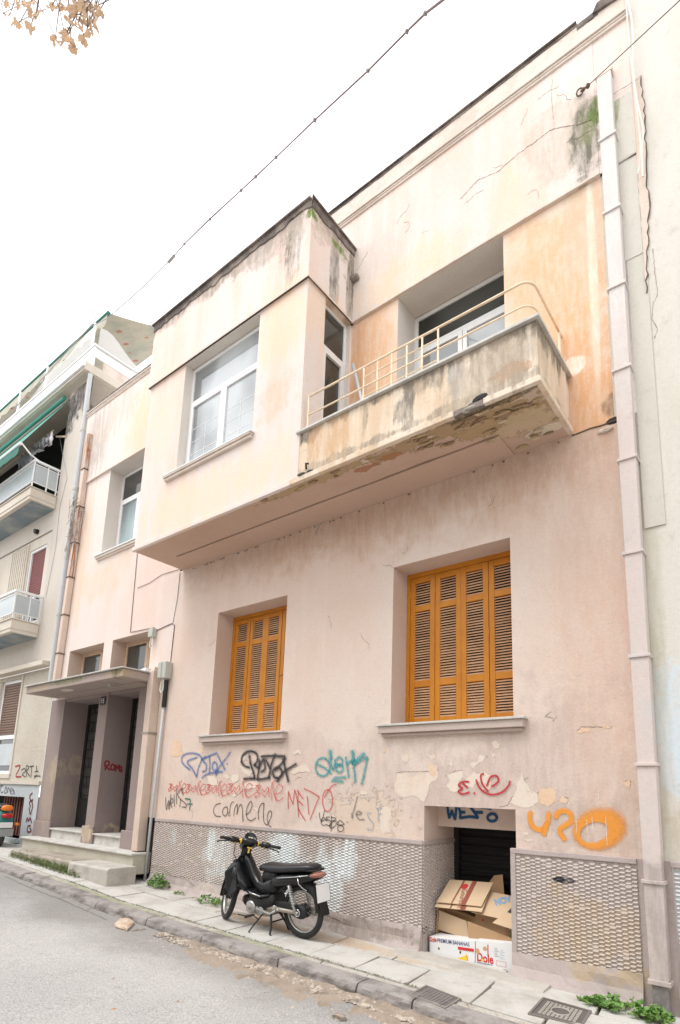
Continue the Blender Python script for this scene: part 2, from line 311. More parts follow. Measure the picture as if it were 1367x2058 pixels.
# paving, road
def ground_mat():
    s = G('road_asphalt'); n1 = s.noise((.5, .5, .5), 5, .6); n2 = s.noise((75, 75, 75), 3, .7); n3 = s.noise((14, 14, 14), 5, .6)
    c = s.mix(s.ramp(n1, .35, .65), (.37, .36, .355), (.45, .435, .42))
    c = s.mix(s.math('MULTIPLY', s.ramp(n2, .45, .7), .55), c, (.66, .64, .61))
    c = s.mix(s.math('MULTIPLY', s.ramp(n2, .5, .3), .5), c, (.12, .115, .11))
    c = s.mix(s.math('MULTIPLY', s.ramp(n3, .5, .75), .25), c, (.2, .185, .17))
    # darker damp trail near the gutter
    sep = s.n('ShaderNodeSeparateXYZ'); s.l(s.pos(), sep.inputs[0])
    yy = s.math('ADD', sep.outputs[1], s.math('MULTIPLY', s.math('SUBTRACT', s.noise((1.2, 1.2, 1.2), 6, .65), .5), 1.4))
    dm = s.math('MULTIPLY', s.ramp(yy, 3.0, 3.75), .5)
    c = s.mix(dm, c, (.17, .155, .14))
    h = s.math('ADD', n2, s.math('MULTIPLY', n3, .4))
    return s.fin(c, .85, s.bump(h, .6, .006), spec=.35)
M['road'] = ground_mat()
M['slab'] = stucco('limestone_paving', (.56, .545, .51), (.44, .41, .37), .8, dirt_amt=.45, asc=(2.5, 2.5, 2.5), bump=.3, blots=[
    ((-4.7, 4.9, -.12), (1.2, .16, B), (.5, .33, .2), .6, .7, 1.6, 'b'), ((-3.2, 4.95, -.12), (.6, .12, B), (.55, .42, .3), .6, .7, 1.4, 'b')])
M['joint'] = stucco('paving_joint_dirt', (.20, .17, .13), (.14, .19, .05), .7, asc=(5, 5, 5), bump=1.0)
M['cement'] = stucco('patched_cement', (.52, .49, .44), (.40, .37, .32), .7, dirt_amt=.45, asc=(4, 4, 4), bump=1.0, blots=[
    ((-4.4, 4.2, -.1), (.7, .06, B), (.2, .24, .07), .6, .6, 1.8, 'f'), ((-7.5, 4.2, 0), (1.5, .05, B), (.2, .24, .07), .6, .6, 1.8, 'f')])
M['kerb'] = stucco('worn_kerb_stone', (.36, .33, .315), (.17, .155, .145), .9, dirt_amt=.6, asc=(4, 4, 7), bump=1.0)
M['gravel'] = plain('gutter_gravel', (.50, .43, .36), .9, var=.9, vscale=9, alt=(.20, .16, .13), obj_=False)
M['gutter'] = stucco('gutter_grit', (.38, .31, .25), (.28, .23, .18), .8, dirt_amt=.6, asc=(4, 4, 4), bump=2.0)
M['rock'] = plain('broken_stone', (.52, .38, .27), .85, var=.9, vscale=9, alt=(.62, .54, .45), bump=.6, bscale=30)
# metals, plastics
M['black_plastic'] = plain('black_plastic', (.009, .010, .012), .27, var=.4, alt=(.018, .018, .021), bump=.05)
M['dull_black'] = plain('dull_black', (.010, .010, .011), .6, var=.5, alt=(.03, .028, .026))
M['seat'] = plain('seat_vinyl', (.018, .018, .022), .36, var=.3, alt=(.05, .05, .055), bump=.15, bscale=120)
M['rubber'] = plain('tyre_rubber', (.018, .018, .018), .75, var=.6, alt=(.05, .045, .04))
M['alu'] = plain('cast_aluminium', (.55, .55, .54), .38, .8, var=.5, alt=(.35, .33, .3))
M['chrome'] = plain('chrome', (.7, .7, .7), .18, 1, var=.2, bump=0)
M['tan_metal'] = plain('dirty_steel_arm', (.40, .36, .31), .5, .5, var=.6, alt=(.25, .2, .16))
M['yellow'] = plain('yellow_tape', (.75, .5, .06), .5)
M['redlens'] = plain('faded_red_lens', (.32, .12, .09), .25, var=.4, alt=(.45, .3, .26))
M['redlens2'] = plain('red_lens', (.5, .02, .02), .25)
M['orange_lens'] = plain('orange_lens', (.85, .24, .03), .35)
M['teal'] = plain('teal_paint', (.03, .22, .2), .3)
M['white_plate'] = plain('blank_white_plate', (.85, .85, .85), .5, var=.05)
M['upvc'] = plain('white_window_frame', (.78, .78, .77), .35, var=.1, alt=(.65, .65, .63), bump=0, obj_=False)
M['orange_paint'] = plain('ochre_shutter_paint', (.60, .225, .012), .5, var=.6, vscale=5, alt=(.50, .165, .010), bump=.12, obj_=False)
M['slat'] = plain('faded_slat_paint', (.64, .38, .22), .6, var=.5, alt=(.46, .22, .09), obj_=False)
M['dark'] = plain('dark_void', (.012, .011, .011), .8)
M['iron'] = plain('dark_iron_door', (.012, .012, .013), .6, var=.4, alt=(.022, .02, .018))
M['void_slat'] = plain('black_slat', (.007, .007, .007), .9, bump=0)
M['dirty_glass'] = plain('dirty_door_glass', (.055, .058, .055), .3, var=.6, alt=(.1, .1, .09))
M['cream_rail'] = plain('cream_railing_paint', (.82, .68, .50), .5, var=.4, vscale=9, alt=(.6, .36, .16), obj_=False)
M['pipe'] = stucco('painted_box_pipe', (.66, .57, .53), (.6, .58, .58), .5, asc=(5, 5, 2), dirt_amt=.2, bump=.3, rough=.7, blots=[
    ((-1, 5.1, .4), (B, B, .55), (.42, .36, .34), .8, .3, .6, 'f'), ((-1, 5.1, 7.6), (B, B, 2.0), (.68, .655, .63), .8, .8, .8, 'b')])
M['pipe_dark'] = plain('cast_iron_shoe', (.20, .18, .18), .6, var=.7, alt=(.4, .36, .33), obj_=False, vscale=12)
M['pipe_pink'] = stucco('pink_box_pipe', (.68, .55, .46), (.6, .45, .36), .5, asc=(5, 5, 2), dirt_amt=.2, bump=.2, rough=.6)
M['pipe_grey'] = plain('grey_plastic_pipe', (.52, .54, .55), .45, var=.4, alt=(.42, .42, .42), obj_=False)
def rustpipe():
    s = G('rusting_pipe'); st = s.noise((30, 30, 1.6), 5, .65); f = s.noise((25, 25, 6), 5, .7)
    c = s.mix(s.ramp(st, .45, .55), (.60, .56, .52), (.45, .17, .06)); c = s.mix(s.math('MULTIPLY', s.ramp(f, .55, .7), .8), c, (.16, .06, .03))
    return s.fin(c, .8, s.bump(f, .5, .004))
M['rust'] = rustpipe()
M['crack'] = plain('crack_shadow_dirt', (.14, .10, .07), .95, bump=0)
M['cable'] = plain('cable_sheath', (.22, .13, .14), .6, bump=0)
M['cable_grey'] = plain('grey_cable', (.35, .34, .33), .6, bump=0)
M['cable_white'] = plain('white_cable', (.78, .74, .68), .6, bump=0)
M['wire'] = plain('thin_wire', (.08, .06, .06), .6, bump=0)
M['grey_box'] = plain('grey_meter_box', (.48, .49, .44), .5, var=.2, obj_=False)
M['green'] = plain('green_awning_cloth', (.015, .12, .09), .7, var=.3, alt=(.04, .3, .22), obj_=False)
M['greenlight'] = plain('green_awning_underside', (.06, .27, .21), .7, var=.3, obj_=False)
M['balpanel'] = plain('frosted_balcony_panel', (.42, .46, .47), .3, var=.3, alt=(.62, .66, .66), obj_=False, vscale=2)
M['white_metal'] = plain('white_metal', (.78, .79, .79), .4, var=.1, obj_=False)
M['redshutter'] = plain('dark_red_roller_shutter', (.22, .055, .05), .55, obj_=False)
M['brownshutter'] = plain('brown_roller_shutter', (.20, .11, .07), .55, obj_=False)
M['cloth_white'] = plain('hanging_laundry', (.80, .74, .80), .8, var=.4, alt=(.6, .55, .62))
M['wood_trim'] = plain('flaking_tan_wood', (.62, .42, .28), .7, var=.7, vscale=14, alt=(.72, .62, .5), bump=.4, obj_=False)
M['leaf'] = plain('weed_leaf', (.12, .26, .05), .55, var=.8, vscale=9, alt=(.26, .38, .11))
M['moss'] = plain('moss', (.09, .14, .04), .95, var=.9, vscale=14, alt=(.24, .20, .12), obj_=False, bump=1.0)
M['leaf_dry'] = plain('dry_tree_leaf', (.50, .33, .23), .7, var=.7, vscale=4, alt=(.40, .33, .22), obj_=False)
M['bark'] = plain('bark', (.16, .12, .10), .9, obj_=False)
M['card'] = plain('cardboard', (.46, .29, .16), .85, var=.4, vscale=4, alt=(.52, .35, .2), bump=.15, obj_=False)
M['card_pale'] = plain('pale_cardboard', (.62, .46, .30), .8, var=.3, vscale=4, alt=(.54, .38, .23), bump=.1, obj_=False)
M['card_white'] = plain('white_printed_card', (.80, .80, .80), .55, var=.12, vscale=5, obj_=False)
for k, c in dict(ink_red=(.62, .03, .03), ink_navy=(.02, .05, .2), ink_yellow=(.85, .6, .03), ink_brown=(.28, .07, .04), ink_black=(.02, .02, .02),
                 ink_blue=(.16, .38, .65), ink_green=(.08, .3, .12), ink_tan=(.6, .36, .2), ink_white=(.8, .8, .8)).items():
    M[k] = plain(k, c, .6, var=.1, bump=0)
def glass(name, col, rough=.04, ior=1.55):
    s = G(name); n1 = s.noise((1.1, 1.1, .9), 2, .4)
    m_ = s.fin(s.mix(s.ramp(n1, .4, .65), col, tuple(c * .38 for c in col)), rough, s.bump(s.noise((2, 2, 2), 2, .4), .03, .02)); s.b.inputs['IOR'].default_value = ior; return m_
M['glass'] = glass('window_glass', (.48, .51, .52), .03, 1.9)  # pale sky reflection painted into the pane colour, clouded darker by noise
M['glass_dark'] = glass('dark_window_glass', (.07, .075, .07), .05, 1.6)
M['glass_frost'] = glass('frosted_window_glass', (.34, .42, .43), .18, 1.5)
def water():
    s = G('puddle_water'); return s.fin((.30, .23, .17), .06, None, 0, .6)
M['water'] = water()
PM = {}
def paint(name, col, dens=.85):
    if name in PM: return PM[name]
    s = G(name); at = s.n('ShaderNodeAttribute'); at.attribute_name = 'a'
    nz = s.noise((40, 40, 40), 4, .6)
    f = s.ramp(s.math('ADD', at.outputs['Fac'], s.math('MULTIPLY', s.math('SUBTRACT', nz, .5), .7)), .10, .95)
    f = s.math('MULTIPLY', f, dens)
    tr = s.n('ShaderNodeBsdfTransparent'); ms = s.n('ShaderNodeMixShader')
    s.put(col, s.b.inputs['Base Color']); s.b.inputs['Roughness'].default_value = .8
    s.l(f, ms.inputs[0]); s.l(tr.outputs[0], ms.inputs[1]); s.l(s.b.outputs[0], ms.inputs[2]); s.l(ms.outputs[0], s.o.inputs[0])
    PM[name] = s.m; return s.m

# ================================================================ SETTING: road, gutter, kerb, pavement
W = 5.2
XS = [x * .5 for x in range(-80, 61)]
def strip(y0, y1, off0, off1, xs=XS, ny=1):
    mb = MB(); n = ny + 1
    for x in xs:
        for j in range(n):
            t = j / ny; mb.v.append((x, y0 + (y1 - y0) * t, g(x) + off0 + (off1 - off0) * t))
    for i in range(len(xs) - 1):
        for j in range(ny):
            a = i * n + j; mb.f.append((a, a + n, a + n + 1, a + 1))
    return mb
obj('road', strip(-40, KY + .02, -.16, -.085, ny=6), M['road'], kind='structure')
obj('pavement_bed', strip(KY + .05, 6.2, -.035, -.035), M['joint'], kind='structure')
pave = empty('pavement', (-5, 4.6, g(-5))); tag(pave, kind='structure')
rs = random.Random(3)
def slab(x0, x1, y0, y1, h=0.0, mat='slab', name='paving_slab'):
    j = lambda a: a + rs.uniform(-.008, .008)
    gz = [rs.uniform(-.005, .005) + h for _ in range(4)]
    p = [(j(x0), j(y0)), (j(x1), j(y0)), (j(x1) - .05 * 1, j(y1)), (j(x0) - .05 * 1, j(y1))]
    mb = MB().hexa([(x, y, g(x) - .05) for x, y in p], [(x, y, g(x) + z) for (x, y), z in zip(p, gz)])
    return obj(name, mb, M[mat], pave, bevel=.006)
gp = .009
seams = [-1.0]; 
while seams[-1] > -15.5: seams.append(seams[-1] - .56 + rs.uniform(-.03, .03))
seams = [1.2, .65, .1, -.45] + seams
for a, b in zip(seams, seams[1:]):
    if -2.25 < b < -1.55 : pass
    slab(b + gp, a - gp, 4.27 + gp, 4.76 - gp)
x = 1.2
while x > -15:      # far row against the walls, longer stones
    x2 = x - rs.uniform(.7, 1.0)
    slab(x2 + gp, x - gp, 4.76 + gp, 5.25, -.002, 'slab')
    x = x2
x = 1.2
while x > -15:      # patched cement strip behind the kerb
    x2 = x - rs.uniform(.5, 1.3)
    slab(x2 + .004, x - .004, KY + .19, 4.27 - .006, -.006, 'cement', 'cement_patch')
    x = x2
# kerb stones, worn and chipped
def kerb_stone(x0, x1, lift=0):
    mb = MB(); n = max(4, int((x1 - x0) / .03)); prof = [(-.004, -.16), (-.002, -.10), (0, -.06), (.004, -.03), (.014, -.010), (.034, -.001), (.07, 0), (.12, 0), (.19, 0), (.19, -.1)]
    rings = []
    for i in range(n + 1):
        x = x0 + (x1 - x0) * i / n; r = []
        ed = .006 if i in (0, n) else 0
        for k, (y, z) in enumerate(prof):
            nz = mnoise.noise(Vector((x * 3.1, y * 9, z * 9 + 3))) * .012 + mnoise.noise(Vector((x * 14, y * 26, z * 26))) * .009 + mnoise.noise(Vector((x * 40, y * 50, z * 50))) * .004
            r.append((x, KY + y - nz * (1 if k < 6 else .1) + ed * (1 if k < 5 else 0), g(x) + z + nz * (.7 if k in (3, 4, 5) else .2) + lift - ed * (.5 if k in (4, 5) else 0)))
        rings.append(r)
    return mb.loft(rings)
x = 1.6; kn = 0
cuts = [1.6, .7, -.35, -1.4, -2.47, -2.99, -3.9, -5.0, -6.0, -7.1, -8.2, -9.2, -10.3, -11.4, -12.5, -13.6, -14.8, -16, -17.2, -18.4]
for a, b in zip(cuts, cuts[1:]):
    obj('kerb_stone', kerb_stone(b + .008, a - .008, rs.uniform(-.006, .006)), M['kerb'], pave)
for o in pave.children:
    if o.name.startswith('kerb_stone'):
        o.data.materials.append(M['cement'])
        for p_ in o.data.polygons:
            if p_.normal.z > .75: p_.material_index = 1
# gutter grit strip with loose stones
def gutter():
    mb = MB(); nx = 150; ny = 9
    for i in range(nx + 1):
        x = -5.6 + 6.6 * i / nx
        wdt = .50 + .16 * mnoise.noise(Vector((x * 1.3, 0, 5))) + .05 * mnoise.noise(Vector((x * 5, 0, 5)))
        wdt *= min(1, max(.1, (x + 5.6) / .8))
        for j in range(ny + 1):
            t = j / ny; y = KY + .02 - wdt * t
            z = g(x) - .070 - .022 * t + .026 * mnoise.noise(Vector((x * 6, y * 6, 0))) * (1 - t) + .012 * mnoise.noise(Vector((x * 16, y * 16, 4))) * (1 - t) + .006 * mnoise.noise(Vector((x * 30, y * 30, 0)))- (.006 if t > .99 else 0)
            mb.v.append((x, y, z))
    for i in range(nx):
        for j in range(ny):
            a = i * (ny + 1) + j; mb.f.append((a, a + 1, a + ny + 2, a + ny + 1))
    return mb
tag(obj('gutter_dirt', gutter(), M['gutter'], smooth=True), kind='stuff', label='crumbled brown grit lying along the foot of the kerb', cat='grit')
def pebble(mb, c, r, rd):
    ph = [(0, 0, 1), (.9, 0, .1), (.25, .85, .15), (-.75, .5, .1), (-.7, -.55, .1), (.3, -.85, .1), (0, 0, -.6)]
    q = rd.random() * 6.28; s_ = [rd.uniform(.6, 1.3) for _ in range(3)]
    vs_ = []
    for (x, y, z) in ph:
        k = rd.uniform(.75, 1.2); x, y = x * math.cos(q) - y * math.sin(q), x * math.sin(q) + y * math.cos(q)
        vs_.append((c[0] + x * r * s_[0] * k, c[1] + y * r * s_[1] * k, c[2] + z * r * .6 * s_[2] * k))
    mb.add(vs_, [(0, 1, 2), (0, 2, 3), (0, 3, 4), (0, 4, 5), (0, 5, 1), (6, 2, 1), (6, 3, 2), (6, 4, 3), (6, 5, 4), (6, 1, 5)])
gv = MB(); rd = random.Random(11)
for i in range(5200):
    x = rd.uniform(-5.6, .3); t = abs(rd.gauss(0, .55)); y = KY - .02 - min(t, 1.7) * .40
    if rd.random() < .06: y -= rd.uniform(0, 1.2)
    pebble(gv, (x, y, g(x) - .078 - (.018 if y < 3.8 else 0)), rd.choice([.006, .008, .008, .011, .015, .020, .026]) * rd.uniform(.7, 1.3), rd)
for i in range(500):   # grit caught in the joints behind the kerb
    x = rd.uniform(-6, 0); pebble(gv, (x, 4.2 + rd.gauss(0, .05), g(x)), rd.uniform(.003, .008), rd)
tag(obj('gravel', gv, M['gravel']), kind='stuff', label='loose gravel scattered in the gutter below the kerb', cat='gravel')
def stone(px, py, r, name, label, mat='gravel', flat=.5, seed=1, group=None):
    p = GP(px, py, -.085 if py > 1900 or px < 300 else 0); rr = random.Random(seed); mb = MB(); rings = []
    n = 11
    for lv, (k, z) in enumerate([(.85, -.05), (1, .3), (.98, .8), (.82, 1.0), (.3, 1.08)]):
        rings.append([(p.x + math.cos(a * 6.283 / n) * r * k * (1 + .55 * mnoise.noise(Vector((a * 1.7, lv * .6, seed)))), p.y + math.sin(a * 6.283 / n) * r * .7 * k * (1 + .6 * mnoise.noise(Vector((a * 1.3, 7 + lv * .5, seed)))), p.z + z * r * flat * (1 + .2 * mnoise.noise(Vector((a, lv, seed + 4))))) for a in range(n)])
    mb.loft(rings); o = obj(name, mb, M[mat]); return tag(o, label, 'stone', group)
random.seed(5)
ol = [(224, 1861), (236, 1850), (250, 1847), (264, 1848), (276, 1857), (268, 1866), (258, 1876), (250, 1873), (238, 1870), (226, 1867)]
bp = [GP(a, b, -.085) for a, b in ol]; cc = sum(bp, Vector((0, 0, 0))) / len(bp); rk = MB(); rgs = []
for k, (sc_, hz_) in enumerate(((.70, -.01), (.78, .015), (.74, .03), (.58, .042), (.26, .045))):
    rgs.append([tuple(cc + (p - cc) * sc_ * (1 + .05 * mnoise.noise(p * 9 + Vector((k, 0, 0)))) + Vector((0, 0, hz_ * (1 + .25 * mnoise.noise(p * 14 + Vector((0, k, 0))))))) for p in bp])
tag(obj('broken_stone', rk.loft(rgs), M['rock']), 'flat tan broken stone lying by the kerb beside the puddle', 'stone')
stone(682, 2048, .055, 'rubble_stone', 'pale rubble lump in the gutter at the bottom of the picture', 'gravel', .6, 5)
stone(735, 2026, .045, 'rubble_stone', 'grey rubble lump in the gutter just below the kerb joint', 'gravel', .6, 8)
stone(630, 1995, .035, 'rubble_stone', 'small grey lump in the grit under the second kerb joint', 'gravel', .6, 9)
pd = MB(); pp = [GP(a, b, -.085) for a, b in jag([(264, 1872), (290, 1866), (308, 1874), (298, 1882), (280, 1886), (264, 1882)], 2, .1)]
pd.add([(p.x, p.y, p.z + .004) for p in pp], [tuple(range(6))])
tag(obj('puddle', pd, M['water']), kind='structure')
# asphalt tar seam and old concrete apron in the gutter at left
def road_line(pts, w_, name='road_crack', mat=None, wob=.03, off=.003):
    P = [GP(a, b, -.09) for a, b in smooth0(pts)]; mb = MB()
    for i, p in enumerate(P):
        t = (P[min(i + 1, len(P) - 1)] - P[max(i - 1, 0)]).normalized(); n_ = Vector((-t.y, t.x, 0)); q = mnoise.noise(Vector((p.x * 5, p.y * 5, 1))) * wob; ww = w_ * (.5 + abs(mnoise.noise(Vector((p.x * 7, 2, p.y * 7)))) * 2)
        for s_ in (-1, 1):
            v = p + n_ * (q + s_ * ww); y = v.y; zt = (y + 40) / (KY + 40.02); mb.v.append((v.x, y, g(v.x) - .16 + .075 * zt + off))
    for i in range(len(P) - 1): mb.f.append((2 * i, 2 * i + 2, 2 * i + 3, 2 * i + 1))
    return tag(obj(name, mb, mat or M['tar']), kind='structure')
def smooth0(pts):
    out = []
    for (a, b), (c, d) in zip(pts, pts[1:]):
        n = max(2, int(math.hypot(c - a, d - b) / 5)); out += [(a + (c - a) * i / n, b + (d - b) * i / n) for i in range(n)]
    return out + [pts[-1]]
M['tar'] = plain('old_tar_seam', (.20, .19, .18), .9, bump=0)
road_line([(10, 1762), (60, 1785), (120, 1808), (170, 1830), (215, 1850)], .007); road_line([(60, 1785), (90, 1772)], .006); road_line([(120, 1808), (150, 1797)], .006); road_line([(170, 1832), (205, 1820)], .006)
# ================================================================ manhole covers
def cover(corners, name, label, rows, cols, mat, logo=False):
    P = [GP(*c) for c in corners]  # near-left, far-left, far-right, near-right
    c0 = sum((p for p in P), Vector()) / 4
    t = empty(name, tuple(c0), label, 'utility cover')
    def at(u, v, h): 
        p = P[0] * (1 - u) * (1 - v) + P[1] * (1 - u) * v + P[2] * u * v + P[3] * u * (1 - v)
        return (p.x, p.y, g(p.x) + h)
    def bar(mb, u0, u1, v0, v1, z0, z1):
        mb.hexa([at(u0, v0, z0), at(u1, v0, z0), at(u1, v1, z0), at(u0, v1, z0)], [at(u0, v0, z1), at(u1, v0, z1), at(u1, v1, z1), at(u0, v1, z1)])
    fr = MB(); e = .05
    bar(fr, -e, 1 + e, -e, 0, -.02, .008); bar(fr, -e, 1 + e, 1, 1 + e, -.02, .008); bar(fr, -e, 0, 0.001, .999, -.02, .008); bar(fr, 1, 1 + e, .001, .999, -.02, .008)
    obj('frame', fr, mat[0], t)
    pl = MB(); bar(pl, .004, .996, .004, .996, -.02, .002); obj('plate', pl, mat[1], t)
    st = MB()
    for i in range(cols):
        for j in range(rows):
            u, v = .1 + .8 * (i + .5) / cols, .1 + .8 * (j + .5) / rows
            if logo and ((u - .5) / .22) ** 2 + ((v - .5) / .24) ** 2 < 1: continue
            bar(st, u - .3 / cols, u + .3 / cols, v - .24 / rows, v + .24 / rows, .002, .0075)
    tag(obj('stud', st, mat[2], t), kind='stuff')
    if logo:
        lg = MB(); r2 = [(at(.5 + .2 * math.cos(a * .3927), .5 + .21 * math.sin(a * .3927), .006)) for a in range(16)]
        lg.tube(r2 + r2[:1], .006, 6); obj('emblem', lg, mat[2], t)
    return t
cover([(1067, 2038), (1094, 2008), (1184, 2033), (1166, 2062)], 'utility_cover', 'square iron cover with grid of raised studs near the downpipe', 8, 9,
      (plain('cover_frame', (.2, .17, .16), .7, obj_=False), plain('cover_plate', (.13, .12, .11), .7, obj_=False), plain('cover_stud', (.40, .37, .33), .7, obj_=False)), True)
cover([(826, 2000), (858, 1983), (922, 2008), (893, 2026)], 'utility_cover', 'small dark worn iron cover set in the cement by the kerb', 7, 8,
      (plain('cover2_frame', (.26, .23, .21), .8, obj_=False), plain('cover2_plate', (.15, .13, .13), .8, obj_=False), plain('cover2_stud', (.24, .21, .2), .8, obj_=False)))

# ================================================================ THE HOUSE
HX0, HX1 = -11.75, -.80
house = empty('plaster_house', (-6.3, W, -.1), 'two storey peach plaster house with projecting bay, balcony and ochre shutters', 'house')
def split_obj(name, mb, mat, parent):
    n = len(mb.f) // 4
    for k in range(n):
        q = MB(); q.add(mb.v[k * 16:(k + 1) * 16], [tuple(i - k * 16 for i in f) for f in mb.f[k * 4:(k + 1) * 4]]); obj(name, q, mat, parent)
def wall(x0, x1, z0, z1, y, holes=(), depth=.3, front=True):
    """front wall plane with openings and their reveals; returns (front, reveals)"""
    xs = sorted({x0, x1, *[h[0] for h in holes], *[h[1] for h in holes]}); zs = sorted({z0, z1, *[h[2] for h in holes], *[h[3] for h in holes]})
    a, r = MB(), MB()
    for i in range(len(xs) - 1):
        for j in range(len(zs) - 1):
            cx, cz = (xs[i] + xs[i + 1]) / 2, (zs[j] + zs[j + 1]) / 2
            if any(h[0] < cx < h[1] and h[2] < cz < h[3] for h in holes): continue
            a.quad((xs[i], y, zs[j]), (xs[i + 1], y, zs[j]), (xs[i + 1], y, zs[j + 1]), (xs[i], y, zs[j + 1]))
    for h in holes:
        hx0, hx1, hz0, hz1 = h[:4]; d = h[4] if len(h) > 4 else depth; yb = y + d
        r.quad((hx0, y, hz0), (hx0, y, hz1), (hx0, yb, hz1), (hx0, yb, hz0)); r.quad((hx1, y, hz1), (hx1, y, hz0), (hx1, yb, hz0), (hx1, yb, hz1))
        r.quad((hx0, y, hz1), (hx1, y, hz1), (hx1, yb, hz1), (hx0, yb, hz1)); r.quad((hx1, y, hz0), (hx0, y, hz0), (hx0, yb, hz0), (hx1, yb, hz0))
    return a, r
LW = (-3.54, -2.12, 2.12, 3.98, .5)     # large shuttered window
SW = (-6.70, -5.26, 2.12, 3.98, .5)     # small one
BM = (-3.10, -2.12, -.5, 1.27, .66)     # basement opening
SOF = 4.88
a, r = wall(-7.78, -.975, .92, SOF, W, [LW, SW, (BM[0], BM[1], .92, BM[3], .66)])
obj('wall', a, M['lower'], house)
# the reveals (basement top excluded below plinth level is built with the plinth)
a2, r = wall(-7.78, HX1, .92, SOF, W, [LW, SW]); split_obj('window_reveal', r, M['reveal_low'], house)
a, _ = wall(-8.0, -7.78, .92, SOF, W, []); 
# left wing
TR1 = (-11.25, -9.96, 3.30, 3.98, .30); TR2 = (-9.66, -8.42, 3.30, 3.98, .30)
D1 = (-11.2, -9.90, .0, 2.97, .47); D2 = (-9.60, -8.62, .0, 2.97, .47)
LWIN = (-10.47, -9.05, 5.80, 7.64, .28)
a, r = wall(HX0, -7.78, 3.02, SOF, W, [TR1, TR2]); obj('wall', a, M['wing'], house); split_obj('window_reveal', r, M['pinkrev'], house)
a, r = wall(HX0, -7.78, SOF, 7.65, W, [(LWIN[0], LWIN[1], LWIN[2], 7.649, .28)]); obj('wall', a, M['wing'], house); obj('window_reveal', r, M['reveal'], house)
a, r = wall(HX0, -7.65, 7.65, 9.36, W - .035); a.quad((HX0, W - .035, 7.65), (-7.65, W - .035, 7.65), (-7.65, W + .3, 7.65), (HX0, W + .3, 7.65)); obj('parapet_wall', a, M['wing'], house)
# strip between entrance and main wall (x -8.27..-7.78)
a, _ = wall(-8.262, -7.78, .92, 3.02, W); obj('wall', a, M['lower'], house)
# entrance recess
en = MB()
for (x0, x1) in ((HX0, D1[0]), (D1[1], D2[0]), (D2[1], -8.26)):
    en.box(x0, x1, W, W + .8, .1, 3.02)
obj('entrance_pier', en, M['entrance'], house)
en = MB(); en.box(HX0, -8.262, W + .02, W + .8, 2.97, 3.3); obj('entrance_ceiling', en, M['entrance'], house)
for (x0, x1, nm) in ((-11.8, -11.13, 0), (-9.945, -9.575, 0), (-8.70, -8.25, 0)):
    mb = MB(); mb.box(x0, x1, W - .035, W - .001, .40, .69); obj('pier_base', mb, M['entrance'], house, bevel=.01)
# upper main wall: orange field and cream band
BD = (-3.55, -2.13, 5.0, 7.649, .42)
a, r = wall(-4.31, -1.08, SOF, 7.65, W, [BD]); obj('wall', a, M['orange'], house); obj('window_reveal', r, M['reveal'], house)
a, r = wall(-1.08, HX1 - .2, SOF, 7.65, W + .001); obj('wall', a, M['greyband'], house)
U = W - .035
a, r = wall(-4.31, -1.08, 7.65, 9.36, U); a.quad((-4.31, U, 7.65), (-1.08, U, 7.65), (-1.08, W + .42, 7.65), (-4.31, W + .42, 7.65)); a.quad((-1.08, U, 7.65), (-1.08, U, 9.36), (-1.08, W, 9.36), (-1.08, W, 7.65))
obj('parapet_wall', a, M['upper'], house)
a, r = wall(-1.079, -.735, 7.65, 9.36, U + .004); a.quad((-.735, U + .004, 7.65), (-.735, W + .3, 7.65), (-.735, W + .3, 9.36), (-.735, U + .004, 9.36)); obj('parapet_wall', a, M['upper'], house)
a, r = wall(-5.2, -4.311, 8.6, 9.36, U); obj('parapet_wall', a, M['upper'], house)
# mid ledge lip
def lip(x0, x1, y, z, h=.035, d=.012, mat='cornice', name='plaster_lip'):
    mb = MB().box(x0, x1, y - d, y + .01, z - .001, z + h); return obj(name, mb, M[mat], house)
lip(HX0, -7.66, U, 7.65, .022, .008, 'cornice'); lip(-4.29, -1.08, U, 7.65, .022, .008, 'cornice')
# cornice mouldings + parapet upstand + blackened capping
def cornice(x0, x1, z=9.36, cap=True):
    for k, (dz, h, d) in enumerate([(0, .022, .018), (.030, .022, .032), (.060, .022, .045)]):
        mb = MB().box(x0, x1, U - d, U + .1, z + dz, z + dz + h); obj('cornice_moulding', mb, M['cornice'], house, bevel=.008)
    mb = MB().box(x0, x1, U - .02, U + .2, z + .004, z + .12); obj('cornice_bed', mb, M['cornice'], house)
def ragged_cap(x0, x1, z0, z1, y0, y1, name, mat, step=.09, amp=.02, seed=0):
    mb = MB(); n = int((x1 - x0) / step); rings = []
    for i in range(n + 1):
        x = x0 + (x1 - x0) * i / n; q = mnoise.noise(Vector((x * 3.3, seed, 0))) * amp + mnoise.noise(Vector((x * 13, seed, 3))) * amp * .6
        zt = z1(x) if callable(z1) else z1
        rings.append([(x, y0 - abs(q) * .4, z0), (x, y0 + q * .4, zt + q), (x, y1, zt + q), (x, y1, z0)])
    return obj(name, mb.loft(rings), M[mat], house)
cornice(-5.0, -.72); cornice(HX0, -7.6, 9.31)
def topz(x):
    if x > -.78: return 9.62
    if x > -1.0: return 9.74
    if x > -1.14: return 9.66
    if x > -1.24: return 9.68
    return 9.76
ragged_cap(-5.0, -.74, 9.48, topz, U - .01, U + .15, 'parapet_upstand', 'cornice', .05, .012, 4)
ragged_cap(-5.0, -1.22, 9.765, 9.782, U - .035, U + .18, 'parapet_cap', 'dark_trim', .05, .012, 7)
ragged_cap(-5.0, -1.22, 9.725, 9.76, U - .014, U + .1, 'parapet_stain', 'dark_trim', .025, .045, 9)
ragged_cap(-1.22, -1.0, 9.67, 9.745, U - .016, U + .1, 'parapet_stain', 'dark_trim', .02, .03, 19)
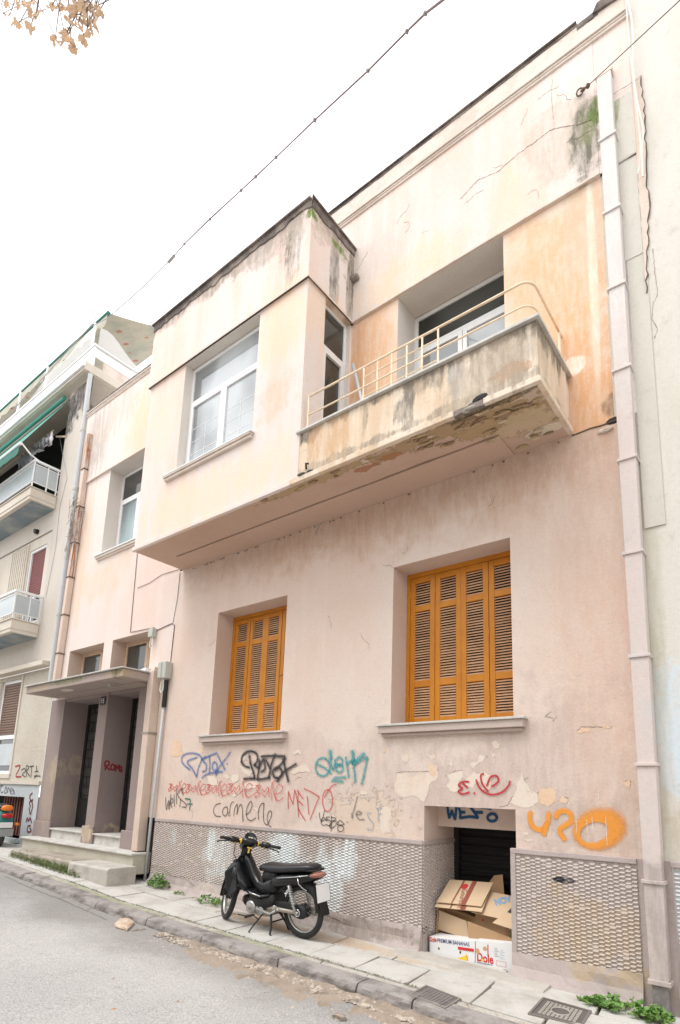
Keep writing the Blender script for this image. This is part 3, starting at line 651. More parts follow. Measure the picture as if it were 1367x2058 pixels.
mb = MB(); mb.hexa([(-1.05, U - .04, 9.70), (-.76, U - .03, 9.66), (-.76, U + .2, 9.66), (-1.05, U + .2, 9.70)], [(-1.0, U - .05, 9.78), (-.82, U - .04, 9.80), (-.82, U + .2, 9.80), (-1.0, U + .2, 9.78)])
obj('broken_cap', mb, M['dark_trim'], house)
ragged_cap(HX0, -7.6, 9.43, 9.50, U - .01, U + .15, 'parapet_upstand', 'dark_trim', .05, .02, 12)
# roof deck so the house is closed
mb = MB(); mb.box(HX0, HX1, U + .1, 12, 9.2, 9.3); obj('roof', mb, M['cornice'], house)
mb = MB(); mb.box(HX0, HX0 + .2, W + .9, 12, -.5, 9.2); mb.box(HX1 - .2, HX1, W + .9, 12, -.5, 9.2); obj('side_wall', mb, M['wing'], house)
# dark room volumes behind the openings
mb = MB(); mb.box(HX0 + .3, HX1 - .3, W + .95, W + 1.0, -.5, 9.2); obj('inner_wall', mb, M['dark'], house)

# ---- bay
BY = 4.32; BX0, BX1 = -7.70, -4.31
BW = (-6.79, -5.17, 5.86, 7.649, .15)
a, r = wall(BX0, BX1, SOF + .05, 7.65, BY, [BW]); 
a.quad((BX0, W, SOF), (BX0, BY, SOF), (BX0, BY, 8.9), (BX0, W, 8.9))
obj('bay_wall', a, M['bay'], house); obj('window_reveal', r, M['reveal'], house)
BS = (4.66, 5.17, 5.0, 7.649)     # side window facing the balcony, y0,y1,z0,z1
a = MB()
for (y0, y1, z0, z1) in ((BY, BS[0], SOF, 7.65), (BS[1], W, SOF, 7.65), (BS[0], BS[1], SOF, BS[2])):
    a.quad((BX1, y0, z0), (BX1, y1, z0), (BX1, y1, z1), (BX1, y0, z1))
obj('bay_side_wall', a, M['bay'], house)
a = MB()
a.quad((BX1, BS[0], BS[2]), (BX1, BS[0], BS[3]), (BX1 - .12, BS[0], BS[3]), (BX1 - .12, BS[0], BS[2]))
a.quad((BX1, BS[1], BS[3]), (BX1, BS[1], BS[2]), (BX1 - .12, BS[1], BS[2]), (BX1 - .12, BS[1], BS[3]))
obj('window_reveal', a, M['reveal'], house)
UB = BY - .035
a = MB(); a.quad((BX0 - .03, UB, 7.65), (BX1 + .035, UB, 7.65), (BX1 + .035, UB, 8.72), (BX0 - .03, UB, 8.72))
a.quad((BX1 + .035, UB, 7.65), (BX1 + .035, W, 7.65), (BX1 + .035, W, 8.72), (BX1 + .035, UB, 8.72))
a.quad((BX0 - .03, UB, 7.65), (BX1 + .035, UB, 7.65), (BX1 + .035, W + .2, 7.65), (BX0 - .03, W + .2, 7.65))
obj('bay_parapet', a, M['bay'], house)
for (p, q) in (((BX0 - .03, UB - .008, 7.65), (BX1 + .043, UB + .02, 7.672)), ((BX1 + .02, UB + .021, 7.65), (BX1 + .043, W - .04, 7.672))):
    obj('plaster_lip', MB().box(p[0], q[0], p[1], q[1], p[2], q[2]), M['cornice'], house)
# crumbling band under the bay roof edge
def rag(pa, pb, z0, z1, nrm, th, name, mat, amp=.05, seed=0, step=.05, par=None):
    pa, pb, nrm = Vector(pa), Vector(pb), Vector(nrm); n = max(3, int((pb - pa).length / step)); rings = []
    for i in range(n + 1):
        p = pa.lerp(pb, i / n); q = mnoise.noise(Vector((p.x * 2.3, p.y * 2.3, seed))) * amp * 1.4 + mnoise.noise(Vector((p.x * 9, p.y * 9, seed))) * amp
        k = nrm * (th + .3 * th * mnoise.noise(Vector((p.x * 15, p.y * 15, seed + 5))))
        z_ = lambda z: (lambda v: v)(z)
        rings.append([tuple(p) [:2] + (z0 + q,), tuple(p + k)[:2] + (z0 + q + .006,), tuple(p + k)[:2] + (z1,), tuple(p)[:2] + (z1,)])
    return obj(name, MB().loft(rings), M[mat], par or house)
rag((BX0 - .04, UB - .002, 0), (BX1 + .04, UB - .002, 0), 8.70, 8.80, (0, -1, 0), .012, 'broken_plaster', 'dark_trim', .05, 3)
rag((BX1 + .037, UB, 0), (BX1 + .037, W - .03, 0), 8.70, 8.80, (1, 0, 0), .012, 'broken_plaster', 'dark_trim', .045, 8)
mb = MB(); mb.box(BX0 - .03, BX1 + .035, UB + .01, W, 8.70, 8.80); obj('bay_roof', mb, M['cornice'], house)
mb = MB(); mb.box(BX0 - .06, BX1 + .075, UB - .045, W - .02, 8.80, 8.822); obj('bay_cap', mb, M['dark_trim'], house)
mb = MB(); mb.box(BX1 + .091, BX1 + .094, UB - .063, UB - .058, 8.70, 8.84); mb.box(BX1 + .075, BX1 + .1, UB - .075, UB - .061, 8.72, 8.84); obj('flashing_strip', mb, M['white_metal'], house)
# ---- soffit of bay and balcony, one slab
YX1 = -1.48
mb = MB()
sx = [BX0 + (YX1 - BX0) * i / 60 for i in range(61)]; sy = [BY + (W - BY) * j / 10 for j in range(11)]
for x_ in sx:
    for y_ in sy:
        dz = 0
        if x_ > -4.9: dz = .012 * mnoise.noise(Vector((x_ * 4, y_ * 7, 1))) * min(1, (x_ + 4.9)) 
        mb.v.append((x_, y_, SOF + dz * (0 if y_ in (sy[0], sy[-1]) else 1)))
for i in range(60):
    for j in range(10):
        k = i * 11 + j; mb.f.append((k, k + 1, k + 12, k + 11))
obj('soffit', mb, M['soffit'], house)
mb = MB().box(-7.3, -2.05, 4.80, W - .002, SOF - .015, SOF - .001); obj('soffit_beam', mb, M['soffit'], house)
mb = MB().box(-7.3, -2.05, 4.787, 4.797, SOF - .006, SOF - .0015); obj('soffit_groove', mb, plain('groove_brown', (.30, .20, .14), .9, bump=0), house)  # thin brown strip along the front edge of the beam
# bottom drip moulding running round bay and balcony
def drip(p, q, name='drip_moulding', mat='balcony'): obj(name, MB().box(p[0], q[0], p[1], q[1], p[2], q[2]), M[mat], house, bevel=.006)
drip((BX0 - .02, BY - .03, SOF - .004), (BX1 - .1, BY + .02, SOF + .06), mat='bay'); drip((BX1 - .099, BY - .032, SOF - .004), (-2.28, BY + .02, SOF + .06))
drip((-1.98, BY - .028, SOF - .002), (YX1 + .03, BY + .02, SOF + .058)); drip((YX1 - .02, BY + .021, SOF - .004), (YX1 + .03, W - .002, SOF + .06))
rag((-2.28, BY + .01, 0), (-1.98, BY + .01, 0), SOF + .0, SOF + .055, (0, -1, 0), .03, 'broken_plaster', 'dark_trim', .03, 14, .02)
# flaking plaster scales hanging under the balcony corner
rf = random.Random(31); FM = [stucco('flake_dark', (.32, .22, .14), (.42, .30, .19), .6, bump=.8), stucco('flake_ochre', (.50, .37, .22), (.44, .30, .17), .6, bump=.8), stucco('flake_pale', (.66, .54, .40), (.58, .45, .32), .5, bump=.6)]
for k in range(60):
    u_ = rf.random()
    if u_ < .62: fx, fy = rf.uniform(-2.75, -1.52), 4.36 + abs(rf.gauss(0, .2))
    elif u_ < .85: fx, fy = rf.uniform(-4.9, -2.7), 4.35 + abs(rf.gauss(0, .07))
    else: fx, fy = rf.uniform(-2.0, -1.5), rf.uniform(4.8, 5.1)
    if fy > 4.76 and fx < -2.04 or fy > 5.15: continue
    a_, b_ = rf.uniform(.02, .08) * (1.5 if u_ < .62 else 1), rf.uniform(.008, .026); n_ = rf.randint(7, 9)
    pl = [(fx + a_ * math.cos(q * 6.283 / n_) * rf.uniform(.6, 1.2), fy + b_ * math.sin(q * 6.283 / n_) * rf.uniform(.6, 1.3)) for q in range(n_)]
    pl = jag(pl, 2, .25, rf); dz_ = .004 + .0004 * k % .008; mb = MB().prism([(x_, y_, SOF - .0145 - dz_ * .4 + .006 * mnoise.noise(Vector((x_ * 20, y_ * 20, k)))) for x_, y_ in pl], (0, 0, .004 + dz_))
    obj('plaster_flake', mb, FM[rf.choice([0, 0, 1, 1, 2])], house)
# balcony parapet
mb = MB(); mb.box(BX1 + .002, YX1, BY + .004, BY + .1, SOF + .055, 5.51); mb.box(YX1 - .1, YX1, BY + .1, W - .002, SOF + .055, 5.51); obj('balcony_parapet', mb, M['balcony'], house)
mb = MB().box(BX1, YX1 - .1, BY + .1, W, SOF + .1, SOF + .2); obj('balcony_floor', mb, M['balcony'], house)
mb = MB(); mb.box(BX1 - .04, YX1 + .035, BY - .035, BY + .13, 5.512, 5.54); mb.box(YX1 - .13, YX1 + .035, BY + .131, W - .003, 5.512, 5.54); obj('balcony_coping', mb, M['marble'], house, bevel=.004)
# broken holes with dark voids and torn plaster
def chunk(c, r, mat, name, seed, sq=(1, .5, 1), par=None, n=9, label=None):
    mb = MB(); c = Vector(c); rings = []
    for k in range(5):
        ph = -1.3 + 2.6 * k / 4
        rings.append([tuple(c + Vector((math.cos(a * 6.283 / n) * math.cos(ph) * sq[0], math.sin(ph) * sq[1], math.sin(a * 6.283 / n) * math.cos(ph) * sq[2])) * r * (1 + .45 * mnoise.noise(Vector((a * 1.9, k, seed))))) for a in range(n)])
    return obj(name, mb.loft(rings), M[mat], par or house, label=label)
chunk((-2.02, BY + .002, SOF + .10), .06, 'dark', 'plaster_hole', 2, (1.3, .12, .6)); chunk((-2.10, BY - .002, SOF + .06), .04, 'dark', 'plaster_hole', 4, (1.6, .2, .5)); chunk((-2.12, BY - .01, SOF + .02), .05, 'footing', 'mossy_rubble', 5, (1.6, .4, .5))
chunk((-1.86, BY - .01, SOF + .035), .035, 'footing', 'mossy_rubble', 6, (1.4, .4, .6)); chunk((-4.12, BY - .002, SOF + .085), .035, 'dark', 'plaster_hole', 7, (1.4, .2, .6))
chunk((-4.22, BY - .03, SOF + .07), .04, 'dark_trim', 'broken_plaster', 9, (1.6, .5, .4))
mb = MB(); mb.tube([(-4.16, BY - .02, SOF + .12), (-4.13, BY - .06, SOF + .16), (-4.10, BY - .05, SOF + .15)], .012, 8); obj('drain_spout', mb, M['dull_black'], house)
mb = MB(); mb.box(-4.29, -4.16, W - .12, W - .04, 8.27, 8.33); obj('roof_spout', mb, M['dark_trim'], house, bevel=.02)
for (x_, r_) in ((-1.2, .09), (-1.12, .06)):
    pass
# nest-like hole by the downpipe at floor level
chunk((-1.09, W, 4.875), .06, 'dark', 'plaster_hole', 21, (1.1, .1, .6)); chunk((-1.16, W - .01, 4.80), .05, 'cornice', 'broken_plaster', 22, (1.5, .4, .5))
# raised plaster joint, floor line right of balcony
mb = MB(); mb.tube([(-1.47, W - .002, SOF - .015), (-1.3, W - .004, SOF - .005), (-1.2, W - .004, SOF - .015), (-1.05, W - .002, SOF - .01)], .007, 6); obj('plaster_joint', mb, M['crack'], house)

# ---- plinth with scalloped dimples
def dimples(x0, x1, z0, z1, to3d, seed=1, dz=.0):
    mb = MB(); px_, pz_ = .048, .0315; rr = random.Random(seed); nx = int(math.ceil((x1 - x0) / px_)); 
    dx = (x1 - x0) / nx; idx = {}
    def V(x, z, d):
        x = min(max(x, x0), x1); z = min(max(z, z0(x)), z1)
        key = (round(x, 3), round(z, 4), round(d, 4))
        if key in idx: return idx[key]
        jx = mnoise.noise(Vector((x * 9, z * 9, seed))) * .007; jz = mnoise.noise(Vector((x * 9, z * 9, seed + 7))) * .006
        mb.v.append(to3d(min(max(x + jx, x0), x1), z + jz, d)); idx[key] = len(mb.v) - 1; return idx[key]
    for i in range(nx):
        cx = x0 + dx * (i + .5); zlo = z0(cx)
        z = z1 - (.5 if i % 2 else 1.0) * pz_
        hh = pz_ / 2; a, b = dx * .66, dx * .34
        while z > zlo + hh:
            o = [(cx - a, z), (cx - b, z + hh), (cx + b, z + hh), (cx + a, z), (cx + b, z - hh), (cx - b, z - hh)]
            dp = .025 * rr.uniform(.7, 1.2) * (.25 if rr.random() < .04 else 1)
            I = [V(p[0], p[1], 0) for p in o]
            # scoop: deepest just under the upper edge, rising to flush at the bottom
            k = [V(cx - a * .80, z - .02 * pz_, dp * .75), V(cx - b * .95, z + hh * .36, dp), V(cx + b * .95, z + hh * .36, dp), V(cx + a * .80, z - .02 * pz_, dp * .75), V(cx + b * .85, z - hh * .62, dp * .22), V(cx - b * .85, z - hh * .62, dp * .22)]
            for q in range(6):
                w_ = (q + 1) % 6; mb.f.append((I[q], k[q], k[w_], I[w_]))
            mb.f.append((k[0], k[5], k[4], k[3])); mb.f.append((k[0], k[3], k[2], k[1]))
            z -= pz_
    mb.f = [f for f in mb.f if len(set(f)) == len(f)]
    n = 12; b = len(mb.v)      # backing behind the scoops
    for i in range(n + 1):
        x = x0 + (x1 - x0) * i / n; mb.v += [to3d(x, z0(x) - .02, .012), to3d(x, z1 + .002, .012)]
    for i in range(n): mb.f.append((b + 2 * i, b + 2 * i + 2, b + 2 * i + 3, b + 2 * i + 1))
    return mb
PY = W - .03
zl = lambda x: .05 + .012 * (-x - 3) + .02 * math.sin(x * 1.7)
def plinth(x0, x1, zlow, left_edge=0, right_edge=.0):
    t3 = lambda x, z, d: (x, PY + d, z)
    tag(obj('dimpled_plaster', dimples(x0, x1, zlow, .875, t3, 3), M['dimple'], house), kind='stuff')
    mb = MB().box(x0 - left_edge, x1 + right_edge, PY - .004, W - .001, .876, .922); obj('plinth_cap', mb, M['plinth'], house, bevel=.006)
    n = int((x1 - x0) / .08) + 2; f = MB(); rg = []
    for i in range(n + 1):
        x = x0 - left_edge + (x1 + right_edge - x0 + left_edge) * i / n; q = lambda s_: mnoise.noise(Vector((x * 4, s_, 2))) * .015 + mnoise.noise(Vector((x * 14, s_, 2))) * .008
        zt = zlow(x); gb = g(x)
        rg.append([(x, PY - .001, zt + .02), (x, PY - .012 + q(1), zt - .03), (x, PY - .02 + q(2), (zt + gb) / 2), (x, PY - .05 + q(3), gb + .04 + q(6)), (x, PY - .10 + q(4) * 2, gb - .02), (x, W + .1, gb - .02), (x, W + .1, zt + .02)])
    obj('plinth_footing', f.loft(rg), M['footing' if x0 > -7 and x1 < -2.5 else 'plinth'], house, smooth=False)
plinth(-7.80, BM[0] - .0, zl)
plinth(BM[1] - .045, -1.10, lambda x: .02 + .01 * math.sin(x * 4))
mb = MB(); mb.box(BM[1] - .045, BM[1], PY - .002, W + .0, -.3, .92); obj('plinth_edge', mb, M['plinth'], house)
# basement recess: left side with dimples, lintel, grille door
t3 = lambda y, z, d: (BM[0] - d + .012, y, z)
tag(obj('dimpled_plaster', dimples(PY + .01, W + .66, lambda x: .0, .875, t3, 5), M['dimple'], house), kind='stuff')
mb = MB(); mb.quad((BM[0] - .001, W, .92), (BM[0] - .001, W, 1.27), (BM[0] - .001, W + .66, 1.27), (BM[0] - .001, W + .66, .92))
mb.quad((BM[0], W, 1.27), (BM[1], W, 1.27), (BM[1], W + .27, 1.27), (BM[0], W + .27, 1.27)); mb.quad((BM[1], W, -.5), (BM[1], W, 1.27), (BM[1], W + .7, 1.27), (BM[1], W + .7, -.5))
mb.box(BM[0] + .001, BM[1] - .001, W + .27, W + .66, 1.06, 1.3)
obj('basement_reveal', mb, M['reveal_low'], house)
mb = MB().box(BM[0] - .01, BM[0] + .014, PY + .01, W + .66, .876, .922); obj('plinth_cap', mb, M['plinth'], house, bevel=.005)
mb = MB().box(BM[0] - .02, BM[0] + .008, PY + .01, W + .66, -.5, .02); obj('plinth_footing', mb, M['plinth'], house)
gr = obj('basement_grille', MB().box(BM[0], BM[1], W + .70, W + .73, -.5, 1.1), M['dark'], house)
for k in range(11):
    z_ = .1 + k * .09; obj('grille_slat', MB().box(BM[0] + .06, BM[1], W + .665, W + .69, z_, z_ + .035), M['void_slat'], gr)
obj('grille_frame', MB().box(BM[0] + .0, BM[0] + .06, W + .64, W + .70, -.5, 1.06), M['iron'], gr)
mb = MB().box(BM[0], BM[1], W - .05, W + .7, -.6, -.42); obj('basement_floor', mb, M['plinth'], house)
# cement lip between pavement and basement opening
mb = MB(); rg = []
for i in range(24):
    x = -3.3 + 1.5 * i / 23; q = mnoise.noise(Vector((x * 6, 1, 1))) * .02
    rg.append([(x, 4.86 + q, g(x) - .03), (x, 4.93 + q, g(x) + .012 + q * .3), (x, 5.06 + q, g(x) + .022), (x, 5.17, g(x) + .01), (x, 5.17, g(x) - .3)])
obj('cement_lip', mb.loft(rg), M['cement'], pave)

# ---- sills
def sill(x0, x1, z, y=W, d=.08, mat='sill', top='marble', hz=.10):
    s_ = obj('window_sill', MB().box(x0 - .12, x1 + .12, y - d, y + .02, z - hz + .012, z - .012), M[mat], house, bevel=.006)
    obj('sill_top', MB().box(x0 - .14, x1 + .14, y - d - .02, y + .3, z - .011, z + .012), M[top], s_, bevel=.004)
    obj('sill_moulding', MB().box(x0 - .09, x1 + .09, y - d * .6, y + .02, z - hz - .022, z - hz + .011), M[mat], s_, bevel=.008)
    return s_
sill(LW[0], LW[1], 2.12); sill(SW[0], SW[1], 2.12)
sill(LWIN[0], LWIN[1] - .0, 5.80, W, .06, 'cornice', 'upvc', .07)
def sill2(x0, x1, z, y):
    s_ = obj('window_sill', MB().box(x0 - .22, x1 + .02, y - .045, y + .02, z - .085, z - .045), M['cornice'], house, bevel=.006)
    obj('sill_moulding', MB().box(x0 - .23, x1 + .03, y - .065, y + .02, z - .044, z - .02), M['cornice'], s_, bevel=.006)
    obj('sill_top', MB().box(x0 - .23, x1 + .05, y - .07, y + .2, z - .018, z), M['upvc'], s_, bevel=.003)
sill2(BW[0], BW[1], 5.87, BY)

# ================================================================ shutters
slat_mb = MB().hexa([(-.5, -.012, -.0135), (.5, -.012, -.0135), (.5, .010, .004), (-.5, .010, .004)], [(-.5, -.012, -.004), (.5, -.012, -.004), (.5, .010, .012), (-.5, .010, .012)])
SL = {}
def slat_mesh(wd):
    k = round(wd, 3)
    if k not in SL:
        me = bpy.data.meshes.new('slat'); me.from_pydata([(x * k, y, z) for x, y, z in slat_mb.v], [], slat_mb.f); me.materials.append(M['slat']); SL[k] = me
    return SL[k]
def shutter_leaf(x0, x1, z0, z1, y, single, skew=0, name='shutter'):
    mb = MB(); st = .062; H_ = z1 - z0; gaps = []
    zr = [z0, z0 + .10, z0 + .10 + .20 * H_, z0 + .10 + .20 * H_ + .075, z0 + .10 + .20 * H_ + .075 + .465 * H_]
    z4 = zr[4]; zr.append(z4 + .07); zr.append(z1 - .07)
    mb.box(x0, x0 + st, y, y + .035, z0, z1); mb.box(x1 - st, x1, y, y + .035, z0, z1)
    e = .0007
    for (a, b) in ((z0, zr[1]), (zr[2], zr[3]), (zr[4], zr[5]), (zr[6], z1)): mb.box(x0 + st + e, x1 - st - e, y + .001, y + .034, a, b)
    lf = obj(name, mb, M['orange_paint'], house, bevel=.003)
    mb = MB().box(x0 + .01, x1 - .01, y + .034, y + .04, z0, z1)
    gaps = [(zr[1], zr[2]), (zr[3], zr[4]), (zr[5], zr[6])]
    allm = MB(); wd = x1 - x0 - 2 * st
    for a, b in gaps:
        n = max(3, int(round((b - a) / .0305))); p = (b - a) / n
        for i in range(n):
            zc = a + p * (i + .5)
            if single:
                o = bpy.data.objects.new('slat', slat_mesh(wd)); C.objects.link(o); o.parent = lf; WL[o] = WL[lf]
                o.location = Vector(((x0 + x1) / 2, y + .018, zc)) - WL[lf]; o.rotation_euler = (rs.uniform(-.12, .12), rs.uniform(-.006, .006), 0)
            else: allm.add([(vx * wd + (x0 + x1) / 2, vy + y + .018, vz + zc) for vx, vy, vz in slat_mb.v], slat_mb.f)
    if not single: tag(obj('slat', allm, M['slat'], lf), kind='stuff')
    return lf
def shutters(Wd, nvis, singles, missing=False):
    x0, x1, z0, z1 = Wd[:4]; y = W + .30
    fr = MB(); fr.box(x0, x0 + .045, y - .005, y + .06, z0, z1); fr.box(x1 - .045, x1, y - .005, y + .06, z0, z1); fr.box(x0 + .045, x1 - .045, y - .004, y + .06, z1 - .055, z1)
    obj('shutter_frame', fr, M['orange_paint'], house, bevel=.003)
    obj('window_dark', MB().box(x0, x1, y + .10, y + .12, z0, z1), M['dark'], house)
    xa, xb = x0 + .048, x1 - .048; wd = (xb - xa) / 4
    for i in range(4):
        yy = y + .006 * (i % 2)
        lf = shutter_leaf(xa + i * wd + .002, xa + (i + 1) * wd - .002, z0 + .015, z1 - .06, yy, i in singles)
        for hz in (z0 + .25, z0 + .95, z1 - .3):
            if i in (0, 1, 3): 
                hx = xa + i * wd + (.0 if i < 2 else 0) ; obj('hinge', MB().tube([(hx, yy - .006, hz), (hx, yy - .006, hz + .085)], .006, 6), M['orange_paint'], lf)
shutters(LW, 4, (0, 1, 2, 3)); shutters(SW, 3, (2,))
mb = MB(); mb.tube([(-5.62, W + .28, 2.95), (-5.5, W + .27, 2.97), (-5.3, W + .1, 2.96), (-5.262, W + .02, 2.96)], .006, 6); obj('tie_wire', mb, M['wire'], house)
mb = MB(); mb.tube([(-5.55, W + .28, 2.34), (-5.4, W + .25, 2.35), (-5.262, W + .02, 2.39)], .006, 6); obj('tie_wire', mb, M['wire'], house)

# ================================================================ upper windows
def frame_bars(mb, x0, x1, z0, z1, y, w_=.055, d=.05):
    mb.box(x0, x0 + w_, y, y + d, z0, z1); mb.box(x1 - w_, x1, y, y + d, z0, z1)
    mb.box(x0 + w_, x1 - w_, y + .0006, y + d - .0006, z0, z0 + w_); mb.box(x0 + w_, x1 - w_, y + .0006, y + d - .0006, z1 - w_, z1)
def window(x0, x1, z0, z1, y, zt, ncas, gl='glass', gt='glass', muntin=False, name='window'):
    mb = MB(); frame_bars(mb, x0, x1, z0, z1, y)
    mb.box(x0 + .055, x1 - .055, y + .001, y + .049, zt - .03, zt + .03)
    wd = obj(name, mb, M['upvc'], house, bevel=.004)
    obj('pane', MB().box(x0 + .05, x1 - .05, y + .02, y + .03, zt + .03, z1 - .05), M[gt], wd)
    cw = (x1 - x0 - .11) / ncas
    for i in range(ncas):
        a = x0 + .055 + i * cw; mb = MB(); frame_bars(mb, a + .003, a + cw - .003, z0 + .058, zt - .033, y - .018, .06, .05)
        cs = obj('casement', mb, M['upvc'], wd, bevel=.005)
        pn = obj('pane', MB().box(a + .055, a + cw - .055, y + .006, y + .012, z0 + .11, zt - .085), M[gl], cs) if False else obj('pane', MB().box(a + .055, a + cw - .055, y + .006, y + .012, z0 + .11, zt - .085), M[gl], wd)
        if muntin:
            mb = MB(); zz0, zz1 = z0 + .11, z0 + .11 + (zt - z0) * .62
            for k in (1, 2, 3): mb.box(a + .06, a + cw - .06, y + .0035, y + .0055, zz0 + (zz1 - zz0) * k / 3.6, zz0 + (zz1 - zz0) * k / 3.6 + .007)
            mb.box(a + cw / 2 - .0035, a + cw / 2 + .0035, y + .003, y + .005, z0 + .12, zz1)
            obj('glazing_bar', mb, M['upvc'], wd)
    return wd
window(BW[0], BW[1], BW[2], 7.64, BY + .13, 7.05, 2, muntin=True)
window(LWIN[0], LWIN[1], LWIN[2], 7.64, W + .27, 7.05, 2, gl='glass_frost', gt='glass_dark')
window(BD[0], BD[1], BD[2] + .1, 7.64, W + .40, 7.13, 2, gl='glass', gt='glass_dark', name='balcony_door')
# side window of the bay (faces +x) built as boxes in the y-z plane
mb = MB(); X0 = BX1 - .11
def ybar(mb, y0, y1, z0, z1, x0=X0, x1=X0 + .05): mb.box(x0, x1, y0, y1, z0, z1)
y0, y1, z0, z1 = BS; zt = 7.03
ybar(mb, y0, y0 + .045, z0, z1); ybar(mb, y1 - .045, y1, z0, z1); ybar(mb, y0 + .045, y1 - .045, z1 - .045, z1, X0 + .001, X0 + .049); ybar(mb, y0 + .045, y1 - .045, zt - .03, zt + .03, X0 + .001, X0 + .049)
ybar(mb, y0 + .048, y0 + .1, z0, zt - .032, X0 + .01, X0 + .065); ybar(mb, y1 - .1, y1 - .048, z0, zt - .032, X0 + .01, X0 + .065); ybar(mb, y0 + .1, y1 - .1, zt - .085, zt - .032, X0 + .011, X0 + .064)
sw = obj('window', mb, M['upvc'], house, bevel=.004)
obj('pane', MB().box(X0 + .02, X0 + .03, y0 + .04, y1 - .04, zt + .03, z1 - .04), M['glass_dark'], sw); obj('pane', MB().box(X0 + .02, X0 + .03, y0 + .09, y1 - .09, z0, zt - .08), M['glass_dark'], sw)
# transoms over the entrance: flaking wooden frames
for T in (TR1, TR2):
    x0, x1, z0, z1, _ = T; mb = MB(); y = W + .26
    frame_bars(mb, x0, x1, z0, z1, y, .035, .05); mid = x0 + (x1 - x0) * .60
    mb.box(mid - .022, mid + .022, y - .012, y + .03, z0 + .05, z1 - .05)
    fr = obj('window', mb, M['wood_trim'], house, bevel=.004)
    for a, b in ((x0 + .037, mid - .024), (mid + .024, x1 - .037)):
        m2 = MB(); frame_bars(m2, a, b, z0 + .04, z1 - .04, y - .006, .04, .03); obj('casement', m2, M['wood_trim'], fr, bevel=.003)
        obj('pane', MB().box(a + .035, b - .035, y + .012, y + .018, z0 + .07, z1 - .07), M['glass_dark'], fr)
# ================================================================ railing on the balcony parapet
RY = BY + .05; RX = YX1 - .05; ZT, ZM = 6.01, 5.76
def rail(z, r=.014, bend=.12):
    pts = [(-4.24, RY, z), (-3.0, RY, z), (RX - bend, RY, z)] + [(RX - bend + bend * math.sin(a * R_(15)), RY + bend - bend * math.cos(a * R_(15)), z) for a in range(1, 6)] + [(RX, RY + bend, z), (RX, W - .08, z)]
    return pts
ro = obj('balcony_railing', MB().tube(rail(ZT), .012, 8), M['cream_rail'], house, smooth=True)
obj('rail', MB().tube(rail(ZM), .0095, 8), M['cream_rail'], ro, smooth=True)
mb = MB().tube([(-4.24, RY, 5.54), (-4.24, RY, ZT)], .012, 8); obj('baluster', mb, M['cream_rail'], ro)
for i, x_ in enumerate([-3.42, -3.235, -3.05, -2.86, -2.675, -2.49]):
    obj('baluster', MB().box(x_ - .009, x_ + .009, RY - .005, RY + .005, 5.541, ZT - .01), M['cream_rail'], ro)
for z_ in (5.64, 5.88):
    obj('rail', MB().tube([(-3.42, RY, z_), (-2.49, RY, z_)], .008, 6), M['cream_rail'], ro)
for y_ in (W - .08,):
    obj('baluster', MB().tube([(RX, y_, 5.541), (RX, y_, ZT + .01)], .014, 8), M['cream_rail'], ro); obj('rail', MB().tube([(RX, y_, ZT), (RX, W, ZT)], .014, 8), M['cream_rail'], ro)
# loose plastic pipe leaning in the corner
tag(obj('plastic_pipe', MB().tube([(-4.18, 5.10, 6.92), (-3.95, 5.03, 6.2), (-3.74, 4.97, 5.6)], .022, 10), M['pipe_grey'], smooth=True), 'grey plastic pipe leaning in the balcony corner beside the narrow window', 'pipe')

# ================================================================ entrance: canopy, doors, steps
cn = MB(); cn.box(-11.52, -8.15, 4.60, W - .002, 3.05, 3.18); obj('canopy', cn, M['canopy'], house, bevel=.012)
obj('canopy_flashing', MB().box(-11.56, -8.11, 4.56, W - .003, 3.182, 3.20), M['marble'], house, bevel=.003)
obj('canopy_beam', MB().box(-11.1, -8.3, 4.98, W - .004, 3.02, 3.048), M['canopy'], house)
lamp = obj('lamp_socket', MB().tube([(-8.95, 4.85, 3.05), (-8.95, 4.85, 3.0)], .03, 10), M['grey_box'], house); obj('socket_plate', MB().box(-9.1, -8.8, 4.78, 4.92, 3.035, 3.049), M['canopy'], lamp)
chunk((-10.3, 4.8, 3.05), .09, 'cornice', 'broken_plaster', 31, (2, 1, .15)); 
# downpipe elbow by canopy, white tray
DY = W + .47
def door(x0, x1):
    z0, z1 = .585, 2.965; mb = MB(); y = DY
    frame_bars(mb, x0, x1, z0, z1, y, .07, .05); mb.box(x0 + .07, x1 - .07, y + .002, y + .048, z0 + .07, z0 + .55)
    mb.box((x0 + x1) / 2 - .035, (x0 + x1) / 2 + .035, y - .01, y + .045, z0 + .07, z1 - .07)
    d = obj('door', mb, M['iron'], house, bevel=.004)
    for xa, xb in ((x0 + .07, (x0 + x1) / 2 - .035), ((x0 + x1) / 2 + .035, x1 - .07)):
        obj('pane', MB().box(xa, xb, y + .03, y + .036, z0 + .55, z1 - .07), M['dirty_glass'], d)
        for k in range(10):
            z_ = z0 + .60 + k * .176
            obj('grille_bar', MB().box(xa, xb, y - .004, y + .008, z_, z_ + .014), M['iron'], d)
            xx = xa + (xb - xa) * (.35 if k % 2 else .65); obj('grille_bar', MB().box(xx - .006, xx + .006, y - .003, y + .007, z_ + .014, min(z_ + .176, z1 - .07)), M['iron'], d)
        obj('door_panel', MB().box(xa + .06, xb - .06, y - .008, y + .003, z0 + .14, z0 + .48), M['iron'], d, bevel=.005)
    return d
door(D1[0] + .001, D1[1] - .001); door(D2[0] + .001, D2[1] - .001)
for D_ in (D1, D2):
    s_ = obj('door_step', MB().box(D_[0] + .001, D_[1] - .001, W + .01, W + .5, .2, .555), M['marble'], house); obj('step_tread', MB().box(D_[0] + .001, D_[1] - .001, W - .03, W + .5, .557, .583), M['marble'], s_, bevel=.006)
cuts_ = [-11.62, -10.75, -9.55, -7.88]
